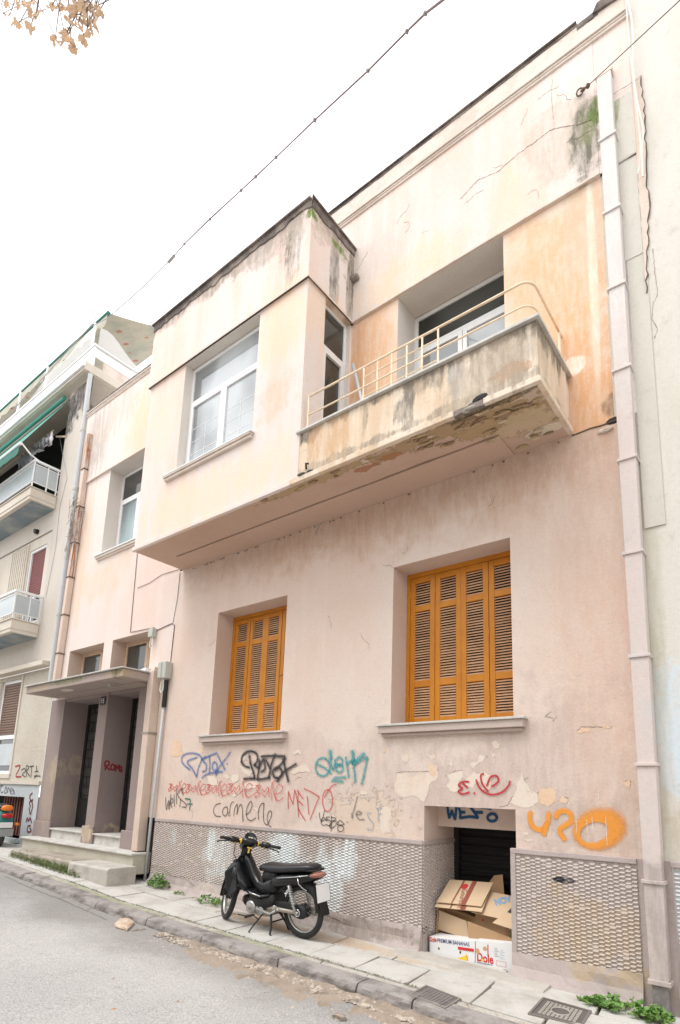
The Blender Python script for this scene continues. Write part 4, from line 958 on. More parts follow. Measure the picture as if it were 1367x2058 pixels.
s_ = obj('entrance_step', MB().box(-11.6, -7.9, 4.93, W + .02, .1, .372), stucco('step_riser', (.55, .52, .44), (.45, .42, .33), .6, dirt_amt=.3, asc=(3, 3, 3)), house)
for a, b in ((-11.62, -10.9), (-10.897, -7.88)): obj('step_tread', MB().box(a, b, 4.89, W + .01, .374, .405), M['marble'], s_, bevel=.008)
def rough_block(x0, x1, y0, y1, z0f, z1, name, mat, seed, amp=.015, par=house):
    mb = MB(); n = int((x1 - x0) / .08); rings = []
    for i in range(n + 1):
        x = x0 + (x1 - x0) * i / n; q = lambda k: mnoise.noise(Vector((x * 5, k, seed))) * amp
        rings.append([(x, y0 + q(1) * 1.5, z0f(x)), (x, y0 + q(2), (z0f(x) + z1) / 2), (x, y0 + q(3), z1 - .025 + q(4) * .5), (x, y0 + .03, z1 + q(5) * .4), (x, y1, z1), (x, y1, z0f(x))])
    return obj(name, mb.loft(rings), M[mat], par, bevel=.008)
M['mossy_step'] = stucco('mossy_old_step', (.42, .37, .31), (.22, .19, .15), .7, dirt_amt=.4, asc=(4, 4, 4), bump=1.2, blots=[
    ((-9.8, 4.5, .1), (1.1, B, .075), (.08, .14, .02), .95, .3, 1.6, 'f'), ((-9.1, 4.5, .08), (.5, B, .11), (.07, .12, .02), .9, .4, 1.6, 'f')])
rough_block(-11.0, -8.9, 4.50, 4.929, lambda x: g(x) - .05, .24, 'lower_step', 'mossy_step', 3)
rough_block(-8.89, -7.78, 4.48, 4.929, lambda x: g(x) - .05, .235, 'lower_step', 'cement', 5)
# house number plate
def text_obj(s, size, org, u, v, mat, parent=None, name='lettering', ext=.001, align='LEFT', label=None, sx=1.0, bold=0.0):
    cu = bpy.data.curves.new('t', 'FONT'); cu.body = s; cu.size = size; cu.align_x = align; cu.resolution_u = 3; cu.offset = bold
    to = bpy.data.objects.new('t', cu); C.objects.link(to); bpy.context.view_layer.update()
    me = bpy.data.meshes.new_from_object(to); bpy.data.objects.remove(to)
    u, v, org = Vector(u).normalized(), Vector(v).normalized(), Vector(org); nrm = u.cross(v)
    off = WL[parent] if parent is not None else Vector()
    for q in me.vertices: q.co = org + u * q.co.x * sx + v * q.co.y + nrm * ext - off
    me.materials.clear(); me.materials.append(M[mat]); me.name = name
    o = bpy.data.objects.new(name, me); C.objects.link(o); WL[o] = off
    if parent is not None: o.parent = parent
    return tag(o, label)
pl_ = obj('number_plate', MB().box(-9.83, -9.67, W - .016, W - .002, 2.80, 2.95), M['ink_black'], house)
text_obj('15', .12, (-9.815, W - .018, 2.83), (1, 0, 0), (0, 0, 1), 'ink_white', pl_, 'house_number')

# ================================================================ boxes and conduits by the entrance
bx = obj('meter_box', MB().box(-7.92, -7.74, W - .13, W - .002, 3.07, 3.34), M['grey_box'], house, bevel=.012)
obj('box_cover', MB().box(-7.93, -7.84, W - .14, W - .131, 3.08, 3.33), M['grey_box'], bx, bevel=.004)
obj('cable_loop', MB().tube([(-7.9, W - .07, 3.07), (-7.91, W - .08, 2.9), (-7.87, W - .08, 2.84), (-7.84, W - .07, 2.9), (-7.84, W - .06, 3.0)], .012, 6), M['cable_white'], house)
obj('conduit_sleeve', MB().tube([(-7.82, W - .04, 3.05), (-7.83, W - .04, 2.62)], .035, 8), M['dull_black'], house)
obj('conduit', MB().tube([(-7.83, W - .04, 2.62), (-7.86, W - .05, 1.2), (-7.88, W - .055, -.05)], .022, 8), M['pipe_grey'], house, smooth=True)
b2 = obj('junction_box', MB().box(-8.40, -8.27, W - .09, W - .002, 3.83, 3.98), M['grey_box'], house, bevel=.008)
obj('cable_loop', MB().tube([(-8.36, W - .05, 3.83), (-8.36, W - .06, 3.68), (-8.33, W - .06, 3.64), (-8.30, W - .05, 3.7), (-8.31, W - .05, 3.83)], .01, 6), M['cable_white'], house)
def wcable(pts, r=.006, mat='cable', name='wall_cable', y=W - .008):
    P = [YP(a, b, y) for a, b in pts]; return obj(name, MB().tube(P, r, 5), M[mat], house)
wcable([(276, 1112), (270, 1180), (262, 1271), (310, 1261), (313, 1268)]); wcable([(313, 1268), (345, 1253), (351, 1256), (346, 1300), (343, 1330)], .007)
wcable([(362, 1150), (357, 1200), (347, 1255)], .004, 'crack', 'crack'); wcable([(276, 1182), (300, 1172), (325, 1155), (361, 1144)], .004, 'crack', 'crack')

# ================================================================ downpipes
dp = empty('downpipe', (-.97, W - .06, -.15), 'tall square painted downpipe in flanged lengths at right edge of the house', 'downpipe')
zj = [8.74, 7.93, 7.05, 6.18, 5.29, 4.38, 3.49, 2.57, 1.67, .76, .03]
for i in range(10):
    zt, zb = zj[i], zj[i + 1]; a = .076; b_ = .066
    mb = MB().hexa([(-.97 - b_, W - .115, zb + .012), (-.97 + b_, W - .115, zb + .012), (-.97 + b_, W - .004, zb + .012), (-.97 - b_, W - .004, zb + .012)],
                   [(-.97 - b_ - .004, W - .12, zt - .01), (-.97 + b_ + .004, W - .12, zt - .01), (-.97 + b_ + .004, W - .003, zt - .01), (-.97 - b_ - .004, W - .003, zt - .01)])
    sg = obj('pipe_length', mb, M['pipe'], dp, bevel=.006)
    if i: obj('pipe_flange', MB().box(-.97 - .085, -.97 + .085, W - .135, W - .002, zt - .012, zt + .016), M['pipe'], dp, bevel=.004)
obj('pipe_hood', MB().hexa([(-1.05, W - .12, 8.735), (-.89, W - .12, 8.735), (-.89, W, 8.735), (-1.05, W, 8.735)], [(-1.05, W - .06, 8.79), (-.89, W - .10, 8.81), (-.89, W, 8.83), (-1.05, W, 8.81)]), M['cornice'], dp)
obj('iron_shoe', MB().box(-.97 - .055, -.97 + .055, W - .11, W - .02, -.3, .03), M['pipe_dark'], dp, bevel=.01)
obj('pipe_flange', MB().box(-.97 - .08, -.97 + .08, W - .13, W - .002, .015, .05), M['pipe'], dp, bevel=.004)
# pipe taking the canopy water
cp = empty('downpipe', (-8.1, W - .08, .4), 'short square pinkish downpipe running from the canopy to above the ground', 'downpipe')
obj('pipe_length', MB().hexa([(-8.17, W - .15, .42), (-8.02, W - .15, .42), (-8.02, W - .004, .42), (-8.17, W - .004, .42)], [(-8.17, W - .15, 3.20), (-8.02, W - .15, 3.20), (-8.02, W - .004, 3.20), (-8.17, W - .004, 3.20)]), M['pipe_pink'], cp, bevel=.006)
obj('pipe_head', MB().hexa([(-8.17, W - .15, 3.201), (-8.02, W - .15, 3.201), (-8.02, W - .004, 3.201), (-8.17, W - .004, 3.201)], [(-8.17, W - .10, 3.26), (-8.04, W - .12, 3.28), (-8.04, W - .004, 3.28), (-8.17, W - .004, 3.26)]), M['pipe_pink'], cp)
obj('pipe_mouth', MB().box(-8.155, -8.035, W - .135, W - .02, .412, .419), M['dark'], cp)
obj('pipe_bracket', MB().box(-8.19, -8.0, W - .16, W - .002, 2.2, 2.23), M['tan_metal'], cp)
obj('gutter_tray', MB().hexa([(-8.7, W - .2, 3.202), (-8.18, W - .2, 3.202), (-8.18, W - .003, 3.202), (-8.7, W - .003, 3.202)], [(-8.6, W - .2, 3.22), (-8.18, W - .2, 3.27), (-8.18, W - .003, 3.27), (-8.6, W - .003, 3.22)]), M['white_metal'], house)
rp = empty('downpipe', (-11.5, W - .07, 3.2), 'rust streaked square downpipe on the left end of the house', 'downpipe')
zz = [8.78, 7.95, 7.1, 6.3, 5.55, 4.75, 3.95, 3.25]; xx = lambda z: -11.42 - .12 * (8.78 - z) / 5.5
for i in range(7):
    zt, zb = zz[i], zz[i + 1]; a, b_ = xx(zt), xx(zb)
    obj('pipe_length', MB().hexa([(b_ - .05, W - .12, zb + .01), (b_ + .05, W - .12, zb + .01), (b_ + .05, W - .01, zb + .01), (b_ - .05, W - .01, zb + .01)], [(a - .055, W - .12, zt - .01), (a + .055, W - .12, zt - .01), (a + .055, W - .01, zt - .01), (a - .055, W - .01, zt - .01)]), M['rust' if i < 4 and i != 1 else 'pipe_pink'], rp, bevel=.005)
    obj('pipe_flange', MB().box(b_ - .068, b_ + .068, W - .13, W - .005, zb - .012, zb + .012), M['crack'], rp)
gpp = empty('downpipe', (-11.78, W - .06, 3.2), 'round grey plastic downpipe between the two houses', 'downpipe')
for a, b_ in zip([10.42, 9.0, 7.6, 6.2, 4.8], [9.0, 7.6, 6.2, 4.8, 3.22]):
    obj('pipe_length', MB().tube([(-11.77, W - .07, a - .01), (-11.77, W - .07, b_ + .01)], .05, 12), M['pipe_grey'], gpp, smooth=False)
    obj('pipe_collar', MB().tube([(-11.77, W - .07, b_ - .02), (-11.77, W - .07, b_ + .03)], .058, 12), M['grey_box'], gpp)
ns = MB(); rd = random.Random(5)   # tangle of dead creeper behind the pipes
for i in range(70):
    c0 = Vector((-11.45 + rd.gauss(0, .07), W - .1 - rd.random() * .12, 7.35 - rd.random() * 1.1)); q = [c0]
    for k in range(3): q.append(q[-1] + Vector((rd.gauss(0, .06), rd.gauss(0, .03), rd.gauss(-.02, .08))))
    ns.tube(q, .0045, 4, False)
tag(obj('dead_creeper', ns, plain('dead_creeper', (.3, .24, .2), .9, obj_=False)), 'tangled dead brown creeper caught between the downpipes', 'creeper', kind='stuff')

# ================================================================ peeled patches, cracks on the wall
M['peel_cream'] = stucco('old_cream_paint', (.76, .655, .565), (.74, .58, .46), .6, bump=.3, asc=(6, 6, 1.5), dirt_amt=.1)
M['peel_orange'] = stucco('old_orange_plaster', (.76, .54, .38), (.76, .62, .48), .5, bump=.4, asc=(5, 5, 5), dirt_amt=.1)
def patch(pts, mat, y=W, name='peeled_patch', par=house, off=.0022, org=(0, 0), sc=1.0, proj=None, it=4):
    pts = [(org[0] + a * sc, org[1] + b * sc) for a, b in pts]; pts = jag(pts, 3, .19)
    pr = proj or (lambda a, b: YP(a, b, y - off)); P = [pr(a, b) for a, b in pts]
    if sum((P[i].x * P[(i + 1) % len(P)].z - P[(i + 1) % len(P)].x * P[i].z) for i in range(len(P))) < 0: P = P[::-1]
    return obj(name, MB().add(P, [tuple(range(len(P)))]), M[mat], par)
def crack(pts, r=.0035, y=W, org=(0, 0), sc=1.0, rough=.8, name='crack', mat='crack'):
    pts = [(org[0] + a * sc, org[1] + b * sc) for a, b in pts]; out = []
    for a, b in zip(pts, pts[1:]):
        d = math.hypot(b[0] - a[0], b[1] - a[1]); n = max(1, int(d / 4))
        out += [(a[0] + (b[0] - a[0]) * i / n + rs.uniform(-rough, rough), a[1] + (b[1] - a[1]) * i / n + rs.uniform(-rough, rough)) for i in range(n)]
    out.append(pts[-1]); P = [YP(a, b, y - .0012) for a, b in out]
    return obj(name, MB().tube(P, [r * .6 * rs.uniform(.3, 1.3) for _ in P], 4), M[mat], house)
O4 = (780, 1420); S4 = .4294
for pts, mt in [
    ([(40, 310), (190, 305), (200, 270), (230, 285), (235, 330), (190, 390), (170, 445), (140, 425), (50, 415)], 'peel_cream'),
    ([(60, 235), (85, 215), (98, 225), (85, 260), (65, 258)], 'peel_cream'), ([(182, 225), (215, 222), (226, 240), (200, 250)], 'peel_cream'),
    ([(288, 250), (300, 245), (304, 275), (292, 278)], 'peel_cream'), ([(380, 270), (410, 262), (430, 225), (470, 235), (440, 260), (400, 292)], 'peel_cream'),
    ([(485, 225), (497, 215), (500, 260), (487, 270)], 'peel_cream'), ([(485, 170), (505, 160), (525, 175), (520, 195), (495, 195)], 'peel_cream'),
    ([(275, 320), (340, 300), (355, 330), (330, 360), (320, 400), (290, 395), (272, 375), (290, 350)], 'peel_cream'),
    ([(370, 335), (400, 305), (425, 315), (480, 320), (485, 360), (470, 395), (440, 390), (420, 350), (400, 380), (360, 365)], 'peel_cream'),
    ([(628, 315), (645, 360), (665, 395), (700, 410), (710, 450), (680, 465), (600, 460), (560, 455), (590, 420)], 'peel_cream'),
    ([(705, 390), (745, 380), (785, 395), (788, 440), (750, 475), (715, 455)], 'peel_orange'), ([(805, 430), (815, 418), (848, 435), (830, 455), (808, 450)], 'peel_orange'),
    ([(885, 112), (910, 97), (948, 102), (942, 118), (890, 125)], 'peel_orange'), ([(985, 92), (1010, 87), (1045, 95), (1012, 104)], 'peel_orange'),
    ([(1102, 352), (1135, 346), (1138, 362), (1128, 382)], 'peel_orange'), ([(632, 590), (655, 585), (660, 597), (636, 600)], 'peel_cream'), ([(640, 620), (675, 614), (680, 627), (650, 630)], 'peel_cream'),
    ([(0, 465), (15, 475), (18, 530), (8, 560), (20, 590), (-25, 600), (-30, 470)], 'peel_cream')]:
    patch(pts, mt, org=O4, sc=S4)
patch([(190, 265), (210, 272), (225, 300), (215, 325), (195, 315)], 'peel_orange', org=O4, sc=S4, off=.0034)
ZA, SA = (300, 1490), .1902
for pts, mt in [([(240, 20), (290, -20), (310, 10), (345, 110), (370, 130), (330, 150), (240, 165), (222, 130)], 'peel_orange'),
                ([(610, 375), (640, 360), (720, 400), (730, 460), (690, 470), (620, 440)], 'peel_cream'), ([(540, 60), (570, 55), (580, 110), (560, 125), (540, 100)], 'peel_orange'),
                ([(880, 350), (940, 335), (950, 400), (900, 440), (870, 455)], 'peel_cream'), ([(950, 270), (1010, 240), (1070, 270), (1100, 330), (1060, 370), (1000, 330)], 'peel_cream'),
                ([(940, 470), (1040, 430), (1150, 420), (1160, 450), (1040, 500), (960, 540), (900, 590), (860, 585)], 'peel_cream'), ([(965, 180), (1010, 150), (1030, 160), (1010, 200), (975, 205)], 'peel_cream'),
                ([(1090, 715), (1130, 695), (1170, 730), (1140, 750)], 'peel_cream'), ([(800, 350), (830, 345), (850, 390), (810, 400)], 'peel_cream')]:
    patch(pts, mt, org=ZA, sc=SA, off=.0042)
ZB, SB = (550, 1490), .1683
for pts, mt in [([(220, 130), (290, 95), (320, 110), (340, 150), (320, 160), (290, 135), (240, 155)], 'peel_cream'), ([(190, 365), (300, 300), (385, 270), (415, 310), (445, 378), (340, 370), (210, 380)], 'peel_cream'),
                ([(1030, 600), (1080, 585), (1125, 610), (1120, 635), (1060, 645), (1025, 635)], 'peel_cream'), ([(1300, 790), (1367, 775), (1400, 900), (1380, 1080), (1305, 1085), (1310, 950)], 'peel_cream'),
                ([(1300, 130), (1335, 90), (1340, 125)], 'peel_orange')]:
    patch(pts, mt, org=ZB, sc=SB, off=.0042)
for pts in [[(1108, 1430), (1096, 1440), (1112, 1444)], [(1048, 1560), (1052, 1568), (1062, 1562)], [(1048, 1570), (1060, 1590), (1078, 1596), (1086, 1590), (1100, 1583), (1115, 1588)], [(1160, 1468), (1168, 1461), (1230, 1461)],
            [(1255, 1570), (1268, 1568), (1267, 1580)], [(1128, 1602), (1142, 1604), (1135, 1610)], [(769, 1135), (776, 1137), (784, 1136), (790, 1141)], [(797, 1552), (862, 1550), (870, 1536), (882, 1548)],
            [(895, 1560), (915, 1550), (930, 1548)], [(620, 1045), (640, 1050)], [(1030, 1600), (1020, 1618), (1004, 1622)], [(1110, 1450), (1120, 1440)]]:
    crack(pts, .003)
# cracks in the cream band
crack([(1190, 240), (1165, 250), (1130, 255), (1105, 262), (1085, 278), (1040, 310), (1000, 345), (960, 362), (925, 400)], .004, U - .001); crack([(700, 575), (720, 540), (740, 505)], .003, U)
crack([(1110, 160), (1108, 190), (1112, 240)], .002, U)
for pts in [[(300, 1738), (330, 1745), (345, 1760), (370, 1762), (400, 1790)], [(640, 1830), (700, 1860), (760, 1872)]]: crack(pts, .005, PY - .014)
rh = random.Random(77)
for k in range(26):
    if k < 16: x_, z_, yy0 = rh.uniform(-7.4, -1.3), rh.uniform(1.0, 4.7), W
    else: x_, z_, yy0 = rh.uniform(-4.0, -1.3), rh.uniform(7.9, 9.2), U
    if any(h[0] - .1 < x_ < h[1] + .1 and h[2] - .2 < z_ < h[3] + .1 for h in (LW, SW)): continue
    p = Vector((x_, yy0 - .0012, z_)); a_ = rh.uniform(-.8, .8); P_ = [p.copy()]
    for _ in range(rh.randint(5, 14)): a_ += rh.uniform(-.6, .6); p = p + Vector((math.cos(a_), 0, math.sin(a_))) * .022; P_.append(p.copy())
    obj('crack', MB().tube(P_, [.0016 * rh.uniform(.4, 1.4) for _ in P_], 4), M['crack'], house)
# nail heads and specks under the soffit
sp = MB(); rd = random.Random(8)
for i in range(34): x_ = rd.uniform(-7.5, -1.6); sp.box(x_, x_ + rd.uniform(.008, .03), W - .006, W - .001, SOF - .045, SOF - .03)
tag(obj('plaster_speck', sp, M['crack'], house), kind='stuff')
mb = MB().tube([YP(648, 1049), YP(642, 1056, W - .03), YP(634, 1074, W - .04)], .005, 5); obj('cable_end', mb, M['cable_grey'], house)

# ================================================================ graffiti (spray paint lying on the plaster)
def smooth(pts, k=5):
    if len(pts) < 3: 
        (a, b), (c, d) = pts[0], pts[-1]; return [(a + (c - a) * i / 4, b + (d - b) * i / 4) for i in range(5)]
    P = [pts[0]] + list(pts) + [pts[-1]]; out = []
    for i in range(1, len(P) - 2):
        for j in range(k):
            t = j / k; p0, p1, p2, p3 = P[i - 1], P[i], P[i + 1], P[i + 2]
            out.append(tuple(.5 * ((2 * p1[q]) + (-p0[q] + p2[q]) * t + (2 * p0[q] - 5 * p1[q] + 4 * p2[q] - p3[q]) * t * t + (-p0[q] + 3 * p1[q] - 3 * p2[q] + p3[q]) * t ** 3) for q in (0, 1)))
    out.append(P[-2]); return out
def ell(cx, cy, rx, ry, a0=0, a1=360, n=14): return [(cx + rx * math.cos(R_(a0 + (a1 - a0) * i / n)), cy + ry * math.sin(R_(a0 + (a1 - a0) * i / n))) for i in range(n + 1)]
def tagart(strokes, width, mat, label, org=(0, 0), sc=1.0, pr=None, off0=.006, nrm=(0, -1, 0), sm=True, name='graffiti', glow=False):
    pr = pr or (lambda a, b, o: YP(a, b, W - o)); mb = MB(); q = 0; nv = Vector(nrm)
    if glow: strokes = [[(s_[0] if not isinstance(s_[0], tuple) else width) * -1] + [q_ for q_ in s_ if isinstance(q_, tuple)] for s_ in strokes] + list(strokes)
    for s_ in strokes:
        wd = width; mxa = 1.0
        if s_ and not isinstance(s_[0], tuple): wd, s_ = s_[0], s_[1:]
        if not s_: continue
        if wd < 0: wd, mxa = -wd * 2.6, .38
        pts = [(org[0] + a * sc, org[1] + b * sc) for a, b in s_]; pts = smooth(pts) if sm else pts
        P = [pr(a, b, off0 + q * .00025) for a, b in pts]; q += 1
        n = len(P); b0 = len(mb.v)
        d0 = (P[0] - P[1]).normalized(); d1 = (P[-1] - P[-2]).normalized()
        P = [P[0] + d0 * wd * .55] + P + [P[-1] + d1 * wd * .55]
        for i, p in enumerate(P):
            t = (P[min(i + 1, len(P) - 1)] - P[max(i - 1, 0)]); t.normalize(); sd_ = t.cross(nv); e = 0.0 if i in (0, len(P) - 1) else 1.0
            kk = .6 if e == 0 else 1
            for j, (u, al) in enumerate(((-.72, 0), (-.36, .9), (0, 1), (.36, .9), (.72, 0))): mb.v.append(p + sd_ * (u * wd * kk)); mb.a.append(al * e * mxa)
        for i in range(len(P) - 1):
            for j in range(4): k = b0 + i * 5 + j; mb.f.append((k, k + 1, k + 6, k + 5))
    return obj(name, mb, mat, house, label=label)
BL, BK, TE, RD = paint('spray_blue', (.08, .18, .42), .62), paint('spray_black', (.025, .025, .03), .85), paint('spray_teal', (.05, .36, .38), .68), paint('spray_red', (.62, .05, .05), .78)
DB, OG, GRN, GY, PB = paint('spray_deep_blue', (.01, .08, .20), .95), paint('spray_orange', (.85, .33, .04), .85), paint('spray_green', (.0, .18, .12), .9), paint('spray_faint_grey', (.2, .19, .18), .6), paint('spray_pale_blue', (.4, .45, .52), .5)
tagart([[(430, 300), (365, 245), (340, 185), (385, 135), (460, 125), (530, 145), (550, 195), (520, 280), (500, 370)], [(505, 170), (400, 212), (455, 290), (500, 372)],
        [(600, 160), (560, 190), (585, 225), (600, 240), (600, 300), (560, 320)], [(555, 190), (620, 160), (715, 120)], [(632, 155), (640, 240), (632, 345)], ell(690, 262, 26, 44, -90, 270),
        [(720, 140), (760, 220), (800, 300)], [(855, 115), (800, 190), (740, 270), (700, 330)], [(555, 385), (610, 345), (680, 330), (775, 318)], [(715, 315), (708, 360)], [(818, 230), (824, 240)]], .022, BL, 'blue sprayed tag DETOX', ZA, SA, glow=True)
Z3, S3 = (300, 1460), .3511
tagart([[(528, 200), (535, 165), (570, 142), (610, 152), (620, 190), (600, 225)], [(525, 200), (545, 225), (575, 235)], [(572, 165), (580, 215), (592, 250), (604, 298)], [(540, 300), (575, 298), (606, 296)],
        [(632, 190), (628, 235), (618, 305)], [(618, 305), (655, 300), (690, 292)], [(600, 215), (625, 235), (650, 190)], [(655, 185), (662, 240), (640, 262)], [(640, 172), (700, 168), (778, 172)], [(720, 158), (700, 215), (684, 292)], [(668, 190), (690, 240)],
        ell(733, 265, 26, 30, -90, 270), [(765, 185), (778, 240), (796, 316)], [(842, 214), (800, 240), (768, 262), (732, 315)], [(780, 180), (755, 215), (720, 250)]], .026, BK, 'thick black sprayed tag BETOX', Z3, S3, off0=.010, glow=True)
tagart([ell(585, 305, 85, 108, -60, 300), [(512, 270), (600, 312), (690, 385)], [.04, (675, 110), (678, 150), (682, 200)], [(680, 200), (685, 270), (705, 340), (722, 300), (735, 220)], ell(782, 240, 38, 50, 200, 520), ell(785, 320, 42, 46, -90, 270),
        [(858, 185), (872, 250), (882, 330), (895, 430)], [(868, 275), (900, 250), (940, 225)], [.04, (940, 115), (945, 160), (950, 220)], [(948, 230), (960, 340), (975, 488)], [.034, (1085, 145), (1020, 200), (950, 268)], [(960, 280), (1030, 230), (1120, 190)], [(1118, 195), (1095, 300), (1075, 400), (1050, 510)],
        [(712, 445), (790, 430), (862, 430)], [(690, 470), (760, 472), (832, 485)]], .021, TE, 'teal sprayed tag QUOM', ZB, SB, glow=True)
tagart([[(175, 805), (172, 700), (178, 598)], [(178, 598), (205, 690), (232, 750)], [(232, 750), (240, 660), (252, 578)], [(252, 578), (280, 700), (300, 900)], [(282, 580), (320, 640), (355, 690)], [(295, 590), (290, 700), (295, 820)], [(298, 710), (350, 762)], [(295, 800), (330, 870), (378, 945)],
        [(362, 562), (450, 605), (545, 662)], [(545, 662), (490, 790), (435, 932)], [(400, 655), (410, 760), (420, 870)], ell(643, 705, 60, 130, -120, 240), [(748, 512), (700, 530), (655, 585), (610, 665)]], .013, RD, 'thin red sprayed letters MEDO', ZB, SB)
tagart([[(545, 850), (552, 910), (568, 955)], [(568, 955), (590, 900), (607, 822)], [(575, 960), (610, 935), (640, 950), (620, 920), (585, 915), (565, 960), (585, 1000), (640, 990)], [(672, 905), (630, 905), (650, 935), (688, 960), (680, 1000), (640, 1005)], [(690, 890), (688, 980), (685, 1075)],
        [(688, 905), (735, 915), (735, 940), (695, 945)], [(700, 960), (745, 955), (740, 1000), (700, 1035), (672, 1025), (672, 990), (700, 960)], [(760, 990), (790, 942), (845, 990)], [(760, 990), (800, 998), (845, 990)], ell(800, 1040, 37, 36)], .009, BK, 'small black scribbled tag', ZB, SB)
tagart([[(1000, 655), (975, 760), (950, 850)], [.03, (938, 860), (940, 915)], [(985, 870), (1030, 872), (1050, 850), (1010, 835), (985, 870), (1020, 930), (1080, 930)], [(876, 962), (886, 968)]], .018, GY, 'faint grey sprayed letters', ZB, SB)
tagart([[(1165, 858), (1120, 865), (1140, 920), (1190, 985), (1175, 1055), (1110, 1040)], [(1240, 800), (1250, 870), (1252, 955)], [(1240, 808), (1295, 800)], [(1250, 870), (1285, 862)]], .018, PB, 'pale blue faded letters', ZB, SB)
tagart([[(755, 655), (705, 670), (678, 730), (700, 785), (755, 792)], [(822, 690), (785, 705), (775, 760), (805, 790), (828, 740), (822, 690), (838, 790)], [(852, 790), (850, 720), (868, 650), (895, 640)], [(892, 790), (900, 720), (925, 665), (932, 690), (925, 770)], [(925, 770), (948, 690), (972, 668), (985, 740), (990, 845)], [(985, 780), (990, 845)],
        [(1020, 775), (1060, 745), (1085, 680), (1075, 632), (1050, 660), (1025, 740), (1035, 810), (1075, 838), (1125, 805)], [(1155, 825), (1152, 740), (1180, 665), (1212, 652)], [(1212, 652), (1205, 760), (1212, 850), (1245, 885)], [(1245, 885), (1285, 800), (1290, 740), (1262, 745), (1245, 810), (1262, 880), (1290, 905)]], .011, BK, 'thin black looping name CAMEN', ZA, SA)
tagart([[(172, 590), (180, 720), (205, 620), (208, 720), (228, 560)], [(222, 660), (250, 640), (240, 600), (222, 650), (240, 700)], [(262, 560), (265, 690)], [(285, 500), (288, 660)], [(350, 495), (300, 545), (320, 600), (385, 660), (385, 695), (345, 690)], [(330, 610), (322, 690)], [(350, 490), (358, 570)]], .013, BK, 'black scrawled WEISS', ZA, SA, off0=.009)
tagart([[.02, (378, 604), (430, 612)], [(432, 612), (432, 660), (424, 725)], [(400, 662), (456, 660)]], .016, GRN, 'small green sprayed 7', ZA, SA, off0=.009)
unit = [[(215, 530), (200, 505), (225, 495), (215, 480), (235, 465), (212, 450)], [(212, 450), (245, 452), (225, 490), (245, 505), (205, 532)], [(268, 525), (250, 490), (258, 475), (270, 492), (288, 462), (296, 480), (270, 528)], [(296, 470), (300, 525)], [(318, 550), (312, 480), (322, 430), (345, 418)], [(322, 430), (330, 500), (348, 558)], [(338, 505), (375, 495), (388, 460), (365, 445), (342, 475), (338, 520), (362, 550), (392, 530)]]
rp_ = []
for (ox, s_, oy) in ((0, 1.0, 0), (185, 1.12, 5), (395, 1.2, 5), (620, 1.42, -5), (905, 1.62, 10)):
    for st_ in unit: rp_.append([(200 + ox + (a - 200) * s_, 440 + oy + (b - 440) * (s_ * .98)) for a, b in st_])
tagart(rp_, .010, RD, 'red scrawl repeating BANE five times', ZA, SA)
tagart([[(378, 352), (350, 352), (330, 368), (348, 384), (328, 398), (350, 410), (380, 400)], [(350, 360), (372, 380)], [.02, (402, 404), (406, 408)], [(448, 314), (434, 322), (440, 360), (468, 396)], [(462, 370), (480, 330), (508, 325), (516, 350), (485, 375)], [(412, 343), (432, 385), (480, 412), (530, 402), (560, 375), (571, 350)]], .018, paint('spray_crimson', (.5, .01, .03), .9), 'crimson sprayed E dot and heart', O4, S4, off0=.009)
Z2, S2 = (820, 1580), .2195
tagart([[(362, 182), (368, 240), (378, 290)], [(378, 290), (392, 255), (402, 225)], [(402, 225), (418, 270), (430, 302)], [(430, 302), (440, 240), (442, 182)], [(528, 186), (470, 190), (478, 240), (480, 292)], [(480, 240), (520, 238)], [(480, 292), (560, 280), (640, 288)], [(570, 188), (605, 235), (640, 288)], [(605, 240), (680, 240)], [.012, (590, 188), (680, 200), (765, 215)], ell(772, 287, 42, 34, 0, 360)], .030, DB, 'dark blue sprayed WEFO inside the opening', Z2, S2, pr=lambda a, b, o: YP(a, b, W + .27 - o), off0=.003)
tagart([[(665, 495), (665, 540), (690, 572), (720, 575), (742, 550)], [(752, 498), (746, 545)], [(745, 545), (735, 575), (728, 600)], [.045, (785, 520), (795, 497), (825, 488), (855, 505), (852, 540), (822, 560), (802, 582), (826, 622)], ], .045, OG, 'orange sprayed 4 and 2', O4, S4)
zm = MB()
for i in range(33):
    a = i * 6.2832 / 32; ca, sa = math.cos(a), math.sin(a)
    for f_, al in ((0, 0), (.10, .95), (.40, .95), (.72, .5), (1, 0)):
        x_ = 962 * (1 - f_) + 998 * f_ + ca * (60 * (1 - f_) + 148 * f_); y_ = 590 * (1 - f_) + 568 * f_ + sa * (44 * (1 - f_) + 118 * f_) + (ca * -10)
        zm.v.append(YP(O4[0] + x_ * S4, O4[1] + y_ * S4, W - .0075)); zm.a.append(al)
for i in range(32):
    for j in range(4): zm.f.append((i * 5 + j, i * 5 + j + 1, i * 5 + j + 6, i * 5 + j + 5))
obj('graffiti', zm, OG, house, label='fat orange sprayed zero')
scr = [[(a, b), (a + 4, b + 60)] for a, b in ((930, 530), (1018, 510), (1022, 590), (880, 530), (955, 520))] + [[(985, 385), (984, 430)]]
tagart(scr, .005, paint('scratch_white', (.8, .78, .75), .7), 'white scratches in the orange paint', O4, S4, off0=.011)
Z0, S0 = (0, 1240), .3073
tagart([[(690, 1000), (688, 950), (712, 945), (712, 970), (692, 975), (722, 1002)], ell(738, 982, 12, 18), [(755, 1008), (757, 968), (768, 992), (779, 968), (782, 1008)], [(788, 1010), (782, 985), (795, 982), (797, 1015)]], .028, paint('spray_dark_red', (.35, .02, .03), .85), 'dark red ROMA on the entrance wall', Z0, S0, pr=lambda a, b, o: XP(a, b, D2[0] + o), off0=.004, nrm=(1, 0, 0))

